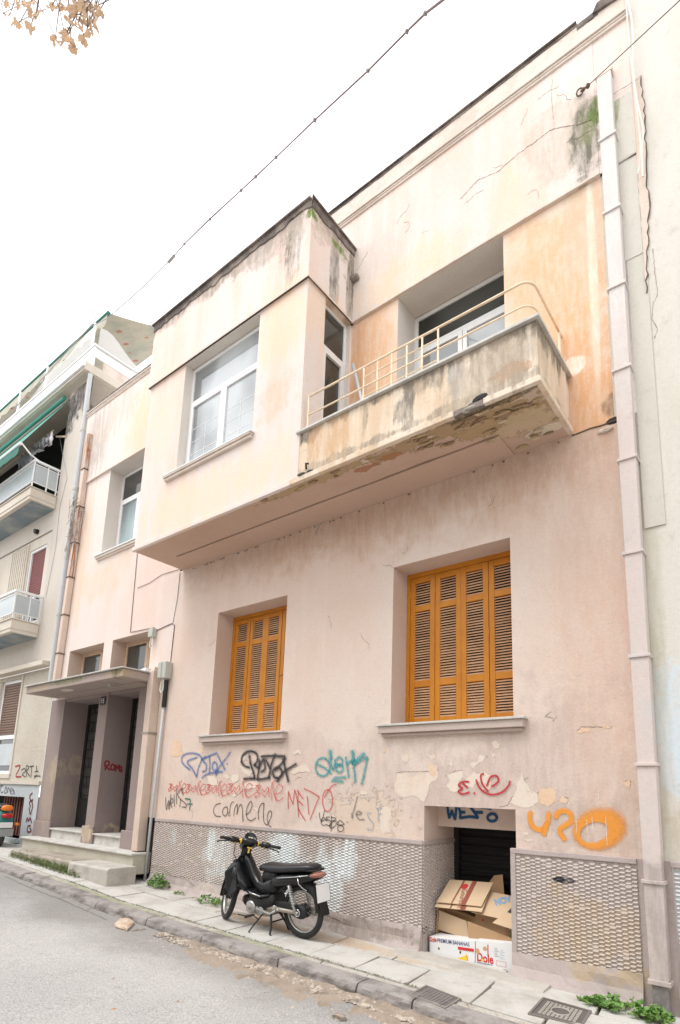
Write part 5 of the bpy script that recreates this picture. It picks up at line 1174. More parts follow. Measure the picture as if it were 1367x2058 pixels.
# ================================================================ NEIGHBOUR ON THE LEFT
nb = empty('apartment_house', (-13.5, W, .2), 'beige apartment house with stacked balconies and green awnings at the left edge', 'building')
NX1, NX0 = -11.755, -22
NC = -12.8   # balcony edge column
WN = (-14.4, -13.27, 1.57, 3.66, .14)
BN = (-14.6, -12.36, .30, 1.11, .35)
def nwall(x0, x1, z0, z1, y, holes, mat, rmat='neigh_trim'):
    a, r = wall(x0, x1, z0, z1, y, holes); obj('wall', a, M[mat], nb)
    if holes: obj('window_reveal', r, M[rmat], nb)
nwall(NX0, NX1, 1.35, 3.75, W, [WN], 'neigh_low')
nwall(NX0, NX1, -.3, 1.35, W - .02, [BN], 'neigh_plinth', 'neigh_plinth')
obj('plinth_band', MB().box(NX0, NX1, W - .05, W, 1.36, 1.43), M['neigh_trim'], nb)
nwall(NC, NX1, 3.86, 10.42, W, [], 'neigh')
nwall(NX0, NC, 3.86, 4.6, W, [], 'neigh')
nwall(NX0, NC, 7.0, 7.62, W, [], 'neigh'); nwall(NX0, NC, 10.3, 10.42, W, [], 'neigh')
obj('ledge', MB().box(NX0, -11.95, W - .2, W + .02, 3.76, 3.86), M['neigh_trim'], nb, bevel=.01)
# set back loggia walls behind the balconies
LD = W + .55
mb = MB(); mb.quad((NC, W, 4.6), (NC, W, 10), (NC, LD + .6, 10), (NC, LD + .6, 4.6)); obj('loggia_side', mb, M['neigh'], nb)
nwall(NX0, NC, 4.5, 7.3, W + .03, [(-13.9, -13.05, 4.9, 6.75, .1)], 'neigh_trim')
sh = obj('roller_shutter', MB().box(-13.88, -13.07, W + .1, W + .11, 5.6, 6.72), M['redshutter'], nb)
for k in range(18): obj('shutter_slat', MB().box(-13.87, -13.08, W + .085, W + .1, 5.62 + k * .061, 5.62 + k * .061 + .05), M['redshutter'], sh, bevel=.006)
fm = MB(); frame_bars(fm, -13.9, -13.05, 4.9, 6.75, W + .05, .06, .06); fm.box(-13.5, -13.43, W + .06, W + .1, 4.96, 5.6); fr = obj('window', fm, M['white_metal'], nb); obj('pane', MB().box(-13.85, -13.1, W + .12, W + .125, 4.95, 5.6), M['glass_dark'], fr)
for k in range(9): obj('wall_flute', MB().box(-14.9 + k * .11, -14.9 + k * .11 + .055, W - .0, W + .029, 4.85, 6.95), M['neigh_trim'], nb)
obj('wall_lamp', MB().tube([(-13.55, W, 7.15), (-13.55, W - .08, 7.13)], .06, 8), M['dull_black'], nb)
nwall(NX0, NC, 7.62, 10.44, LD, [], 'neigh_trim')
obj('loggia_shade', MB().box(-18.5, -12.99, LD - .02, LD - .005, 7.81, 10.4), M['dark'], nb); obj('door_frame', MB().box(-13.1, -12.98, LD - .04, LD - .0, 7.8, 9.8), M['wood_trim'], nb); obj('door_frame', MB().box(-13.75, -13.66, LD - .05, LD - .02, 7.8, 9.8), M['wood_trim'], nb)  # black sheet stands in for the deep shade inside the loggia
# ground floor window with brown roller shutter and air unit panel
fm = MB(); x0, x1, z0, z1, _ = WN; frame_bars(fm, x0, x1, z0, z1, W + .06, .07, .06); fm.box(x0 + .07, x1 - .07, W + .062, W + .118, 2.33, 2.42); fr = obj('window', fm, M['white_metal'], nb, bevel=.004)
for k in range(20): obj('shutter_slat', MB().box(x0 + .07, x1 - .07, W + .07, W + .085, 2.43 + k * .058, 2.43 + k * .058 + .045), M['brownshutter'], fr, bevel=.005)
obj('pane', MB().box(x0 + .07, x1 - .07, W + .09, W + .1, 1.62, 2.33), M['glass_dark'], fr); obj('lower_panel', MB().box(x0 + .1, x1 - .1, W + .02, W + .05, 1.75, 2.22), M['balpanel'], fr)
obj('shutter_box', MB().box(x0 + .07, x1 - .07, W + .1, W + .13, 2.43, 3.6), M['brownshutter'], fr); obj('window_trim', MB().box(x0 - .06, x1 + .05, W - .03, W - .001, z0 - .09, z0 - .01), M['neigh_trim'], nb)
obj('window_trim', MB().box(x1 + .001, x1 + .07, W - .02, W + .001, z0 - .008, z1 + .06), M['neigh_trim'], nb)
# basement window grille
gr = obj('basement_window', MB().box(BN[0], BN[1], W + .33, W + .34, .3, 1.11), M['dark'], nb)
rdk = plain('rust_red_bars', (.18, .05, .04), .7, var=.6, alt=(.28, .16, .1), obj_=False)
for k in range(12): x_ = BN[1] - .06 - k * .13; obj('grille_bar', MB().box(x_ - .022, x_ + .022, W + .20, W + .23, .31, 1.10), rdk, gr)
obj('basement_sill', MB().box(BN[0], BN[1] + .02, W - .08, W + .3, .22, .30), M['neigh_plinth'], nb)
# balconies
def nbalcony(z0, z1, zt, posts, mat='balpanel'):
    yb = 4.64
    s_ = obj('balcony_slab', MB().box(NX0, NC, yb, W - .001, z0 + .02, z1 - .02), M['neigh_trim'], nb, bevel=.01)
    obj('slab_soffit', MB().box(NX0, NC - .06, yb + .08, W - .001, z0 + .012, z0 + .019), M['neigh_soffit'], s_)
    obj('slab_edge', MB().box(NX0, NC + .02, yb - .025, W - .001, z1 - .019, z1), M['neigh_trim'], s_)
    obj('slab_edge', MB().box(NX0, NC + .012, yb - .015, W - .001, z0 + .10, z0 + .12), M['neigh_trim'], s_)
    r = obj('balcony_rail', MB().box(NX0, NC + .02, yb - .01, yb + .05, zt - .05, zt), M['white_metal'], nb, bevel=.006); obj('rail', MB().box(NC - .04, NC + .02, yb + .051, W, zt - .05, zt), M['white_metal'], r, bevel=.006)
    obj('panel', MB().box(NX0, NC - .01, yb + .01, yb + .022, z1 + .12, zt - .10), M[mat], r); obj('panel', MB().box(NC - .015, NC - .003, yb + .04, W - .03, z1 + .12, zt - .10), M[mat], r)
    for zz_ in (z1 + .105, zt - .115): obj('rail', MB().box(NC - .02, NC + .005, yb, W, zz_, zz_ + .018), M['white_metal'], r); obj('rail', MB().box(NX0, NC, yb, yb + .03, zz_, zz_ + .018), M['white_metal'], r)
    for p in (yb + .005, yb + .3, W - .05): obj('post', MB().box(NC - .025, NC, p, p + .025, z1, zt - .05), M['white_metal'], r)
nbalcony(4.47, 4.79, 5.42, 0); nbalcony(7.48, 7.80, 8.45, 0)
# top floor set back terrace: slab, white rail, net, awning
tb = obj('terrace_slab', MB().box(NX0, NX1, 4.98, 8, 10.45, 10.66), M['neigh_trim'], nb, bevel=.015); obj('slab_soffit', MB().box(NX0, NX1 - .05, 5.03, 8, 10.435, 10.449), M['neigh_trim'], tb)
obj('terrace_gutter', MB().box(NX0, NX1 + .03, 4.93, 4.979, 10.5, 10.62), M['white_metal'], tb, bevel=.01)
pn = obj('terrace_parapet', MB().box(NX0, NX1 - .02, 5.15, 5.19, 10.66, 11.15), M['white_metal'], nb); obj('panel', MB().box(NX1 - .05, NX1 - .02, 5.19, 8, 10.9, 11.12), M['white_metal'], pn); obj('panel', MB().box(NX1 - .08, NX1 - .03, 5.4, 8, 10.66, 10.92), M['cornice'], pn)
obj('rail', MB().box(NX0, NX1, 5.13, 5.2, 11.16, 11.22), M['white_metal'], pn, bevel=.01); obj('rail', MB().box(NX1 - .06, NX1, 5.2, 8, 11.16, 11.22), M['white_metal'], pn, bevel=.01)
# billowing net over the railing
nt = MB(); K = 14
for i in range(K + 1):
    t = i / K; y_ = 5.2 + 1.5 * t; h_ = .42 * math.exp(-((t - .12) / .35) ** 2) + .05
    nt.v += [(NX1 + .02, y_, 11.2), (NX1 + .04 - .05 * t, y_, 11.2 + h_)]
for i in range(K): nt.f.append((2 * i, 2 * i + 2, 2 * i + 3, 2 * i + 1))
b0 = len(nt.v)
for i in range(K + 1):
    t = i / K; x_ = NX1 - 3.2 * t; h_ = .40 * (1 - t) ** .7 + .02 + .05 * math.sin(t * 12)
    nt.v += [(x_, 5.12, 11.2), (x_, 5.10, 11.2 + h_)]
for i in range(K): nt.f.append((b0 + 2 * i, b0 + 2 * i + 1, b0 + 2 * i + 3, b0 + 2 * i + 2))
def leafglow():
    m_ = M['leaf_dry']; t_ = m_.node_tree; b_ = t_.nodes['Principled BSDF']; o_ = t_.nodes['Material Output']
    tl = t_.nodes.new('ShaderNodeBsdfTranslucent'); tl.inputs[0].default_value = (.75, .5, .3, 1); ms = t_.nodes.new('ShaderNodeMixShader'); ms.inputs[0].default_value = .3
    t_.links.new(b_.outputs[0], ms.inputs[1]); t_.links.new(tl.outputs[0], ms.inputs[2]); t_.links.new(ms.outputs[0], o_.inputs[0])
leafglow()
def netmat():
    s = G('white_net'); tr = s.n('ShaderNodeBsdfTransparent'); ms = s.n('ShaderNodeMixShader'); ms.inputs[0].default_value = .55
    s.b.inputs['Base Color'].default_value = (.8, .8, .8, 1); s.l(tr.outputs[0], ms.inputs[1]); s.l(s.b.outputs[0], ms.inputs[2]); s.l(ms.outputs[0], s.o.inputs[0]); return s.m
tag(obj('safety_net', nt, netmat(), smooth=True), 'white mesh net billowing over the top terrace railing', 'net')
# upper awning: patterned underside, green front roll
aw = empty('awning', (NX1 - 1, 5.4, 12.2), 'green edged awning with spotted beige underside over the top terrace', 'awning')
clothm = None
def spot_cloth():
    s = G('spotted_awning_cloth'); v = s.n('ShaderNodeTexVoronoi'); s.l(s.vm('MULTIPLY', s.pos(), (2.6, 2.6, 0)), v.inputs['Vector']); v.inputs['Scale'].default_value = 1; v.inputs['Randomness'].default_value = .35
    k = s.math('MULTIPLY', s.ramp(v.outputs['Distance'], .24, .16), s.ramp(s.noise((22, 40, 0), 3, .6), .35, .5))
    c = s.mix(s.ramp(s.noise((2, 2, 2), 5, .6), .4, .7), (.46, .43, .34), (.34, .35, .29)); c = s.mix(k, c, (.42, .12, .08)); return s.fin(c, .8)
A1, A2 = Vector((NX1 + .12, 5.32, 12.05)), Vector((NX1 + .12, 7.2, 12.98))
mb = MB()
def sag(t): return -.05 * math.sin(t * math.pi)
n = 10
for i in range(n + 1):
    t = i / n; p = A1.lerp(A2, t)
    mb.v += [(p.x, p.y, p.z + sag(t)), (NX0, p.y, p.z + sag(t)), (p.x, p.y, p.z + sag(t) + .012), (NX0, p.y, p.z + sag(t) + .012)]
for i in range(n):
    k = i * 4; mb.f += [(k, k + 1, k + 5, k + 4), (k + 2, k + 6, k + 7, k + 3), (k, k + 4, k + 6, k + 2)]
obj('awning_cloth', mb, spot_cloth(), aw)
obj('front_bar', MB().tube([(NX1 + .12, 5.30, 12.06), (NX0, 5.30, 12.06)], .045, 8), M['green'], aw)
vl = MB(); K = 120
for i in range(K + 1):
    x_ = NX1 + .1 - 10 * i / K; vl.v += [(x_, 5.285, 12.02), (x_, 5.275 + .02 * math.sin(i), 11.80 - .035 * abs(math.sin(i * .785)))]
for i in range(K): vl.f.append((2 * i, 2 * i + 2, 2 * i + 3, 2 * i + 1))
obj('valance', vl, spot_cloth(), aw)
for x_ in (NX1 - .25, NX1 - 2.6, NX1 - 4.2):
    obj('awning_arm', MB().tube([(x_, 5.18, 10.8), (x_, 5.2, 11.9)], .03, 8), M['white_metal'], aw); obj('arm_hook', MB().tube([(x_, 5.2, 12.0), (x_, 5.05, 12.15), (x_, 4.98, 12.08), (x_, 5.05, 12.0)], .022, 6), M['white_metal'], aw)
# second floor green awning let down over the balcony
aw2 = empty('awning', (NC - 1, 4.8, 9.6), 'dark green awning let down steeply over the laundry balcony', 'awning')
def awn(xr, P0, P1, mat, th=.012):
    mb = MB().hexa([(xr, P0[0], P0[1]), (NX0, P0[0], P0[1]), (NX0, P1[0], P1[1]), (xr, P1[0], P1[1])], [(xr, P0[0], P0[1] + th), (NX0, P0[0], P0[1] + th), (NX0, P1[0], P1[1] + th), (xr, P1[0], P1[1] + th)]); return mb
obj('awning_cloth', awn(NC - .1, (W + .02, 10.3), (4.35, 8.70), 0), M['greenlight'], aw2)
obj('front_bar', MB().tube([(NC - .05, 4.34, 8.69), (NX0, 4.34, 8.69)], .035, 8), M['white_metal'], aw2)
vl = MB()
for i in range(K + 1):
    x_ = NC - .1 - 9 * i / K; vl.v += [(x_, 4.33, 8.67), (x_, 4.33, 8.47 - .03 * abs(math.sin(i * .6)))]
for i in range(K): vl.f.append((2 * i, 2 * i + 2, 2 * i + 3, 2 * i + 1))
obj('valance', vl, M['green'], aw2)
obj('awning_arm', MB().tube([(NC - .05, 4.36, 8.69), (NC + .0, 4.55, 8.5), (NC - .02, 4.9, 8.40)], .018, 8), M['white_metal'], aw2)
obj('awning_roller', MB().tube([(NC - .05, W - .1, 10.28), (NX0, W - .1, 10.28)], .045, 10), M['greenlight'], aw2)
# laundry
ln = obj('drying_line', MB().tube([(NC - .05, 4.95, 9.35), (-17, 4.95, 9.35)], .008, 6), M['cream_rail']); tag(ln, 'line strung across the laundry balcony under the green awning', 'line')
obj('bracket_arm', MB().tube([(NC + .02, W, 9.3), (NC - .35, W - .05, 9.42)], .022, 8), M['cream_rail'], nb)
rd = random.Random(4)
for i in range(9):
    x_ = NC - .12 - i * .2; mb = MB(); hh = rd.uniform(.25, .5); wv = .13; rings = []
    for k in range(6):
        t = k / 5; q = math.sin(k * 1.7 + i) * .03
        rings.append([(x_ - wv * (.3 + .9 * t) , 4.95 + q, 9.34 - hh * t), (x_, 4.93 + q, 9.34 - hh * t), (x_ + wv * (.3 + .9 * t) * .6, 4.95 - q, 9.34 - hh * t), (x_, 4.97 + q, 9.34 - hh * t)])
    o = obj('laundry', mb.loft(rings), M['cloth_white'], smooth=True)
    tag(o, 'pale mauve washing pegged on the neighbouring balcony, ' + ('nearest the beige column', 'second from the beige column', 'third from the beige column', 'fourth from the beige column', 'fifth from the beige column', 'sixth from the beige column', 'third from the far end of the line', 'second from the far end of the line', 'farthest along the line')[i], 'laundry', 'washing hung on the neighbouring balcony')
for (ptsx, lab) in (([(187, 650), (150, 690), (100, 745), (50, 800), (0, 850)], 'grey cable looping along the edge of the top awning'),):
    P = [YP(a, b, 5.0) for a, b in ptsx]; o = obj('cable', MB().tube(P, .012, 6), M['cable_grey']); tag(o, lab, 'cable')
wpts = [(120, 880), (135, 960), (120, 1020), (112, 1100), (92, 1200)]
P = [YP(a, b, W - .01) for a, b in wpts]; obj('wall_cable', MB().tube(P, .004, 5), M['cable_grey'], nb)
tagart([[(100, 978), (132, 975), (104, 1040), (138, 1044)]], .035, paint('spray_dark_red', (.35, .02, .03), .85), 'red letter of the tag ZART', Z0, S0, pr=lambda a, b, o: YP(a, b, W - o), name='graffiti').parent = nb
def nbart(*a, **k):
    o = tagart(*a, **k); o.parent = nb; o.location = -WL[nb] + WL[house]; WL[o] = WL[nb]; return o
bpy.data.objects[[o.name for o in nb.children if o.name.startswith('graffiti')][0]].location = WL[house] - WL[nb]
nbart([[(140, 1000), (160, 992), (165, 1010), (145, 1030), (165, 1045)], [(172, 1045), (172, 975), (190, 985), (175, 1008), (195, 1042)], [(195, 978), (222, 974)], [(208, 976), (202, 1048)], [(238, 975), (240, 1010)], [(228, 1012), (250, 1008)], [(222, 1040), (262, 1040)], [(240, 1030), (225, 1055)]], .022, BK, 'black letters ART on the beige render', Z0, S0)
nbart([[(0, 1105), (18, 1100), (2, 1120), (10, 1150), (22, 1140)], [(38, 1110), (28, 1150), (45, 1145), (40, 1110)], [(50, 1150), (52, 1118), (60, 1125), (68, 1150)], [(70, 1140), (82, 1130), (72, 1118), (66, 1145), (80, 1160)], [(86, 1160), (88, 1128), (96, 1160)]], .018, BK, 'black CALMEN across the plinth paint', Z0, S0, pr=lambda a, b, o: YP(a, b, W - .02 - o))
nbart([[(212, 1152), (195, 1170), (200, 1200), (215, 1195)], [(200, 1240), (192, 1215), (208, 1205), (212, 1235)], [(190, 1245), (198, 1290), (213, 1240)], [(172, 1340), (178, 1315), (188, 1335), (196, 1312), (206, 1345)], [(200, 1365), (182, 1370), (180, 1405), (205, 1400), (195, 1380)]], .035, paint('spray_maroon', (.16, .02, .03), .9), 'maroon letters CAVME stacked down the plinth', Z0, S0, pr=lambda a, b, o: YP(a, b, W - .02 - o))

# ================================================================ NEIGHBOUR ON THE RIGHT
nr = empty('rendered_building', (0, W, -.2), 'plain cream rendered building adjoining the house at right edge', 'building')
a, _ = wall(-.80, 8, .92, 14, W, []); obj('wall', a, M['cream_r'], nr)
obj('render_band', MB().box(-.885, -.72, W - .012, W - .001, 3.73, 6.5), M['greyband'], nr)
a, _ = wall(-1.0, -.80, .92, 4.88, W + .002, []); obj('wall', a, M['cream_r'], nr)
obj('render_band', MB().box(-.90, -.741, W - .034, W - .001, 7.66, 8.42), M['greyband'], nr)
obj('render_band', MB().box(-.90, -.741, W - .018, W - .001, 6.5, 7.64), M['greyband'], nr)
ed = MB(); rd = random.Random(3); L_, R__ = [], []
for i in range(40):
    z = 6.05 + 2.5 * i / 39; tp = min(1, i / 14); L_.append((-.74 + rd.uniform(-.004, .004), z)); R__.append((-.74 + (.095 - .04 * (1 - i / 39)) * tp + .035 * tp * mnoise.noise(Vector((z * 2.3, 1, 1))) + rd.uniform(-.012, .012), z))
for i in range(39): ed.quad((L_[i][0], W - .022, L_[i][1]), (R__[i][0], W - .022, R__[i][1]), (R__[i + 1][0], W - .022, R__[i + 1][1]), (L_[i + 1][0], W - .022, L_[i + 1][1])); ed.quad((R__[i][0], W - .022, R__[i][1]), (R__[i][0], W, R__[i][1]), (R__[i + 1][0], W, R__[i + 1][1]), (R__[i + 1][0], W - .022, R__[i + 1][1]))
obj('broken_render', ed, M['pinkedge'], nr)
P = [(R__[i][0] + .004, W - .012, R__[i][1]) for i in range(40)]; obj('crack', MB().tube(P, [.006 * rd.uniform(.3, 1.6) for _ in P], 5), M['crack'], nr)
def rcrack(pts, r): 
    o = crack(pts, r, W - .002); o.parent = nr; o.location = WL[house] - WL[nr]; WL[o] = WL[nr]
rcrack([(1312, 500), (1318, 560), (1322, 590), (1313, 610), (1310, 640), (1322, 660), (1316, 680)], .003); rcrack([(1262, 660), (1275, 640), (1305, 630)], .002); rcrack([(1270, 700), (1300, 680), (1312, 660)], .002); rcrack([(1278, 740), (1300, 715), (1312, 700)], .002)
crack([(1228, 193), (1250, 178), (1272, 165), (1288, 155)], .004, W - .05)
a, _ = wall(-.80, 8, 6, 14, W - .25, []); 
obj('upper_wall', MB().box(.0, 8, W - .02, W + .3, 3.9, 14), M['cream_r'], nr)
t3 = lambda x, z, d: (x, PY + d, z)
tag(obj('dimpled_plaster', dimples(-.84, .8, lambda x: .0, .875, t3, 9), M['dimple'], nr), kind='stuff')
obj('plinth_cap', MB().box(-.86, 3, PY - .004, W - .001, .876, .922), M['plinth'], nr, bevel=.006)
obj('plinth', MB().box(-.86, 8, PY + .004, W + .2, -.6, .0), M['plinth'], nr); obj('plinth', MB().box(.8, 8, PY + .004, W + .2, .001, .876), M['plinth'], nr)
obj('plinth', MB().box(-1.12, -.85, PY + .014, W + .1, -.6, .92), M['plinth'], nr)
# cables at right
hk = empty('cable_hook', (-1.24, W - .04, 8.8), 'rusty ring and turnbuckle fixed to the wall at upper right', 'hook')
c_ = Vector((-1.22, W - .06, 8.80)); mb = MB().torus(c_, (0, 1, .3), .034, .008, 16, 6); obj('ring', mb, M['crack'], hk)
d_ = (Vector((-.2, 4.0, 7.35)) - c_).normalized()
e0 = YP(1152, 200, W - .05); e1 = YP(1182, 172, W - .16)
obj('shackle', MB().tube([c_ + (e1 - c_) * .15, e1], .011, 6), M['crack'], hk); chunk(e1, .022, 'crack', 'clamp', 3, (1, 1, 1), hk); chunk(c_.lerp(e1, .45), .018, 'crack', 'clamp', 5, (1, 1, 1), hk)
e2 = YP(1367, 0, 4.35); P = [e1.lerp(e2, t / 8) for t in range(13)]
tag(obj('stay_wire', MB().tube(P, .0045, 5), M['wire']), 'thin dark stay wire running from the wall ring to the top right corner', 'wire')
for dx_, lab, zb, sw_ in ((0, 'left of the two white cables dangling from the parapet at right', 1.0, 0), (8, 'right of the two white cables dangling from the parapet at right', 0, 1)):
    pts = [(1258, 2), (1263, 60), (1268, 120), (1276, 190), (1284, 250), (1288, 310), (1282, 350)] if not sw_ else [(1262, 0), (1272, 60), (1272, 130), (1280, 200), (1293, 260), (1290, 300), (1292, 355)]
    P = [YP(a, b, W - .09 - (.02 if sw_ else 0)) for a, b in smooth(pts, 3)]
    P = [Vector((-.74, W + .05, 9.72)), Vector((-.735, W - .1, 9.7))] + [p for p in P if p.z < 9.6]
    tag(obj('hanging_cable', MB().tube(P, .008, 5), M['cable_white']), lab, 'cable')

# ================================================================ overhead lamp cable with clips
pxl = [(187, 655), (215, 640), (262, 600), (300, 565), (345, 520), (371, 490), (422, 440), (485, 382), (514, 355), (555, 316), (633, 241), (740, 142), (818, 63), (855, 27), (890, 0), (960, -60)]
yy_ = lambda i: 5.0 - 2.1 * (pxl[i][0] - 187) / 703
P = [YP(pxl[i][0], pxl[i][1], yy_(i)) for i in range(len(pxl))]
oc = empty('overhead_cable', tuple(P[7]), 'reddish overhead cable with clips sloping up across the sky', 'cable')
obj('thin_line', MB().tube(P[:5], .009, 6), M['cable_grey'], oc); obj('line', MB().tube(P[4:], [.007, .008, .010, .007, .009, .007, .008, .008, .008, .009, .010, .010], 8), M['cable'], oc)
for i in (5, 6, 7, 8, 9, 10, 11, 12, 13): chunk(P[i], .022 if i < 11 else .018, 'cable_grey', 'clip', i, (1, 1, 1), oc, 6)
dd = (P[5] - P[4]).normalized(); obj('connector', MB().tube([P[4] - dd * .12, P[4] + dd * .10], .026, 8), M['cable_grey'], oc)
P = [YP(a, b, 4.4) for a, b in ((262, 650), (300, 615), (350, 605), (380, 575))]
# small aerial wire on the bay roof
tag(obj('aerial_wire', MB().tube([YP(300, 655, 4.5), YP(345, 615, 4.5), YP(385, 580, 4.5)], .005, 5), M['cable_grey']), 'thin wire with two clips standing over the bay roof edge', 'wire')

# ================================================================ tree with the last leaves, branches reaching in at upper left
tr = empty('street_tree', (-9.2, .4, g(-9)), 'dry tan leaves on bare twigs of a street tree at top left corner', 'tree')
mb = MB().tube([(-9.2, .4, -.1), (-9.1, .5, 2.5), (-8.9, .6, 5), (-8.2, .9, 8.6), (-7.0, 1.1, 11.8), (-5.9, 1.25, 13)], [.2, .17, .14, .09, .05, .03], 10); obj('trunk', mb, M['bark'], tr, smooth=True)
tw = MB(); lf = MB(); rd = random.Random(21)
def leaf(mb, c, s_, rd):
    d = Vector((rd.gauss(0, .6), rd.gauss(0, .6), -1)).normalized(); u = d.orthogonal().normalized(); u = (Matrix.Rotation(rd.random() * 6.28, 3, d) @ u); nrm = d.cross(u)
    out = [(0, 0), (.32, .12), (.26, .3), (.55, .42), (.34, .6), (.3, .82), (0, 1.05), (-.3, .82), (-.36, .6), (-.55, .4), (-.26, .3), (-.3, .1)]
    b = len(mb.v); mb.v.append(tuple(c + d * s_ * .45 + nrm * s_ * .1))
    for a, t in out: mb.v.append(tuple(c + u * a * s_ * .8 + d * t * s_ + nrm * (abs(a) * -.35 * s_ + .1 * s_ * math.sin(t * 3))))
    for i in range(12): mb.f.append((b, b + 1 + i, b + 1 + (i + 1) % 12))
clus = [(3, 10, 2), (12, 2, 3), (38, 5, 4), (45, 8, 3), (60, 15, 4), (40, 45, 3), (62, 50, 6), (72, 30, 4), (75, 22, 2), (30, 48, 2), (105, 10, 4), (118, 8, 3), (140, 15, 4), (155, 10, 6), (170, 5, 6), (182, 18, 5), (172, 35, 6), (186, 45, 5), (146, 33, 4), (158, 45, 3), (128, 60, 5), (112, 75, 5), (135, 75, 6), (142, 85, 2), (165, 72, 4), (175, 62, 3), (150, 52, 1), (192, 8, 2), (200, 22, 2), (65, 2, 4), (150, 1, 4), (178, 12, 4), (20, 30, 1), (5, 28, 1)]
for cx_, cy_, n in clus:
    for k in range(int(n * 1.6) + 1):
        yv = 1.2 + rd.uniform(-.08, .08); p = YP(cx_ + rd.gauss(0, 5), cy_ + rd.gauss(0, 4), yv); leaf(lf, p, rd.uniform(.035, .065), rd)
for cx_, cy_, n in clus:
    a = YP(cx_, cy_, 1.2); b = a + Vector((rd.gauss(0, .08), rd.gauss(0, .1), .16 + .15 * rd.random())); tw.tube([a, a.lerp(b, .5) + Vector((.015, 0, 0)), b], .0035, 4, False)
hub = [YP(a, b, 1.2) for a, b in ((30, -40), (110, -45), (165, -25), (200, -60))]
for h_ in hub: tw.tube([(-7.0, 1.1, 11.8), Vector((-6.6, 1.2, 12)).lerp(h_, .6), h_], [.03, .014, .005], 5)
for (a, b) in (((165, -25), (128, 78)), ((165, -25), (180, 48)), ((30, -40), (64, 70)), ((110, -45), (112, 72)), ((200, -60), (170, 72)), ((165, -25), (172, 30))):
    p, q = YP(*a, 1.2), YP(*b, 1.2); tw.tube([p, p.lerp(q, .5) + Vector((.03, .02, .01)), q], [.008, .005, .003], 4)
obj('twigs', tw, M['bark'], tr); tag(obj('crown', lf, M['leaf_dry'], tr), kind='stuff')

# ================================================================ cardboard in the basement opening
def slab_q(P, th, name, mat, parent=None, **k):   # thin board from 4 top corners
    P = [Vector(p) for p in P]; n = (P[1] - P[0]).cross(P[3] - P[0]).normalized() * th
    return obj(name, MB().hexa([p - n for p in P], P, ), M[mat], parent, **k)
def uvp(P, u, v, h=.0):
    P = [Vector(p) for p in P]; n = (P[1] - P[0]).cross(P[3] - P[0]).normalized()
    return P[0] * (1 - u) * (1 - v) + P[1] * u * (1 - v) + P[2] * u * v + P[3] * (1 - u) * v + n * h
def decal(P, pts, mat, parent, h=.003, name='print'):
    return obj(name, MB().add([uvp(P, u, v, h) for u, v in pts], [tuple(range(len(pts)))]), M[mat], parent)
def rect(u0, v0, u1, v1): return [(u0, v0), (u1, v0), (u1, v1), (u0, v1)]
def box_front(P0, P1, P2, P3, depth, name, label, mat, group=None):
    """closed carton whose front face is P0 P1 P2 P3 (bl, br, tr, tl)"""
    P = [Vector(p) for p in (P0, P1, P2, P3)]; t = empty(name, tuple((P[0] + P[1]) / 2), label, 'box', group)
    d = Vector((0, depth, 0)); obj('carton', MB().hexa([P[0] + d, P[1] + d, P[1], P[0]][::-1], [P[3] + d, P[2] + d, P[2], P[3]][::-1]), M[mat], t, bevel=.004)
    return t, P
# two white banana cartons standing at the front
YB = 5.26
t, P = box_front((-3.06, YB, -.30), (-2.575, YB, -.33), (-2.57, YB, .035), (-3.065, YB, -.005), .24, 'banana_box', 'white banana carton reading premium bananas, left at the front of the pile', 'card_white', 'white banana cartons')
uu = (P[1] - P[0]).normalized(); vv = Vector((0, 0, 1))
def tx(s_, size, P, u, v, mat, parent, bold=.0, sx=1.0): 
    p = uvp(P, u, v, 0); a = ((Vector(P[1]) - Vector(P[0])) * (1 - v) + (Vector(P[2]) - Vector(P[3])) * v).normalized(); b = (Vector(P[3]) - Vector(P[0])).normalized(); b = (b - a * a.dot(b)).normalized()
    return text_obj(s_, size, p, a, b, mat, parent, 'lettering', .0018, sx=sx, bold=bold)
tx('PREMIUM BANANAS', .050, P, .18, .845, 'ink_navy', t, .0006, .78); tx('Dole', .052, P, .01, .855, 'ink_red', t, .0018, .75)
decal(P, ell(.075, .885, .011, .014), 'ink_yellow', t, .0025); decal(P, rect(.01, .835, .145, .842), 'ink_navy', t)
decal(P, rect(.64, .725, .98, .80), 'ink_red', t); tx('CLASS EXTRA', .026, P, .655, .74, 'ink_white', t, .0006).data.transform(Matrix.Translation((0, -.001, 0)))
for u in (.215, .69): decal(P, ell(u, .66, .022, .045), 'card', t, .001, 'hand_hole'); decal(P, ell(u + .006, .655, .013, .032), 'ink_black', t, .0018, 'hand_hole')
def bananas(P, u, v, s_, t):
    for k, a in enumerate((-.9, -.62, -.36, -.12, .1)):
        cu = []; L1 = .30 * s_
        for i in range(8): q = i / 7; cu.append((u + (math.sin(a * (1 + .5 * q)) * L1 * q * 1.0) - .02 * math.sin(q * 3) * s_, v - .95 * L1 * q * math.cos(a * .8)))
        w_ = lambda q: .036 * s_ * math.sin(min(1, q * 1.3 + .15) * 1.57) * (1 if q < .9 else .6)
        pts = [(x - w_(i / 7), z) for i, (x, z) in enumerate(cu)] + [(x + w_(i / 7), z) for i, (x, z) in list(enumerate(cu))[::-1]]
        decal(P, pts, 'ink_yellow', t, .002 + .0004 * k, 'banana_print')
        e = [(x + w_(i / 7) * .9, z) for i, (x, z) in enumerate(cu)]; pts = e + [(x + .006, z) for x, z in e[::-1]]; decal(P, pts, 'ink_brown', t, .0022 + .0004 * k)
    decal(P, rect(u - .015, v - .01, u + .012, v + .04), 'ink_yellow', t, .004)
bananas(P, .83, .60, 1.1, t)
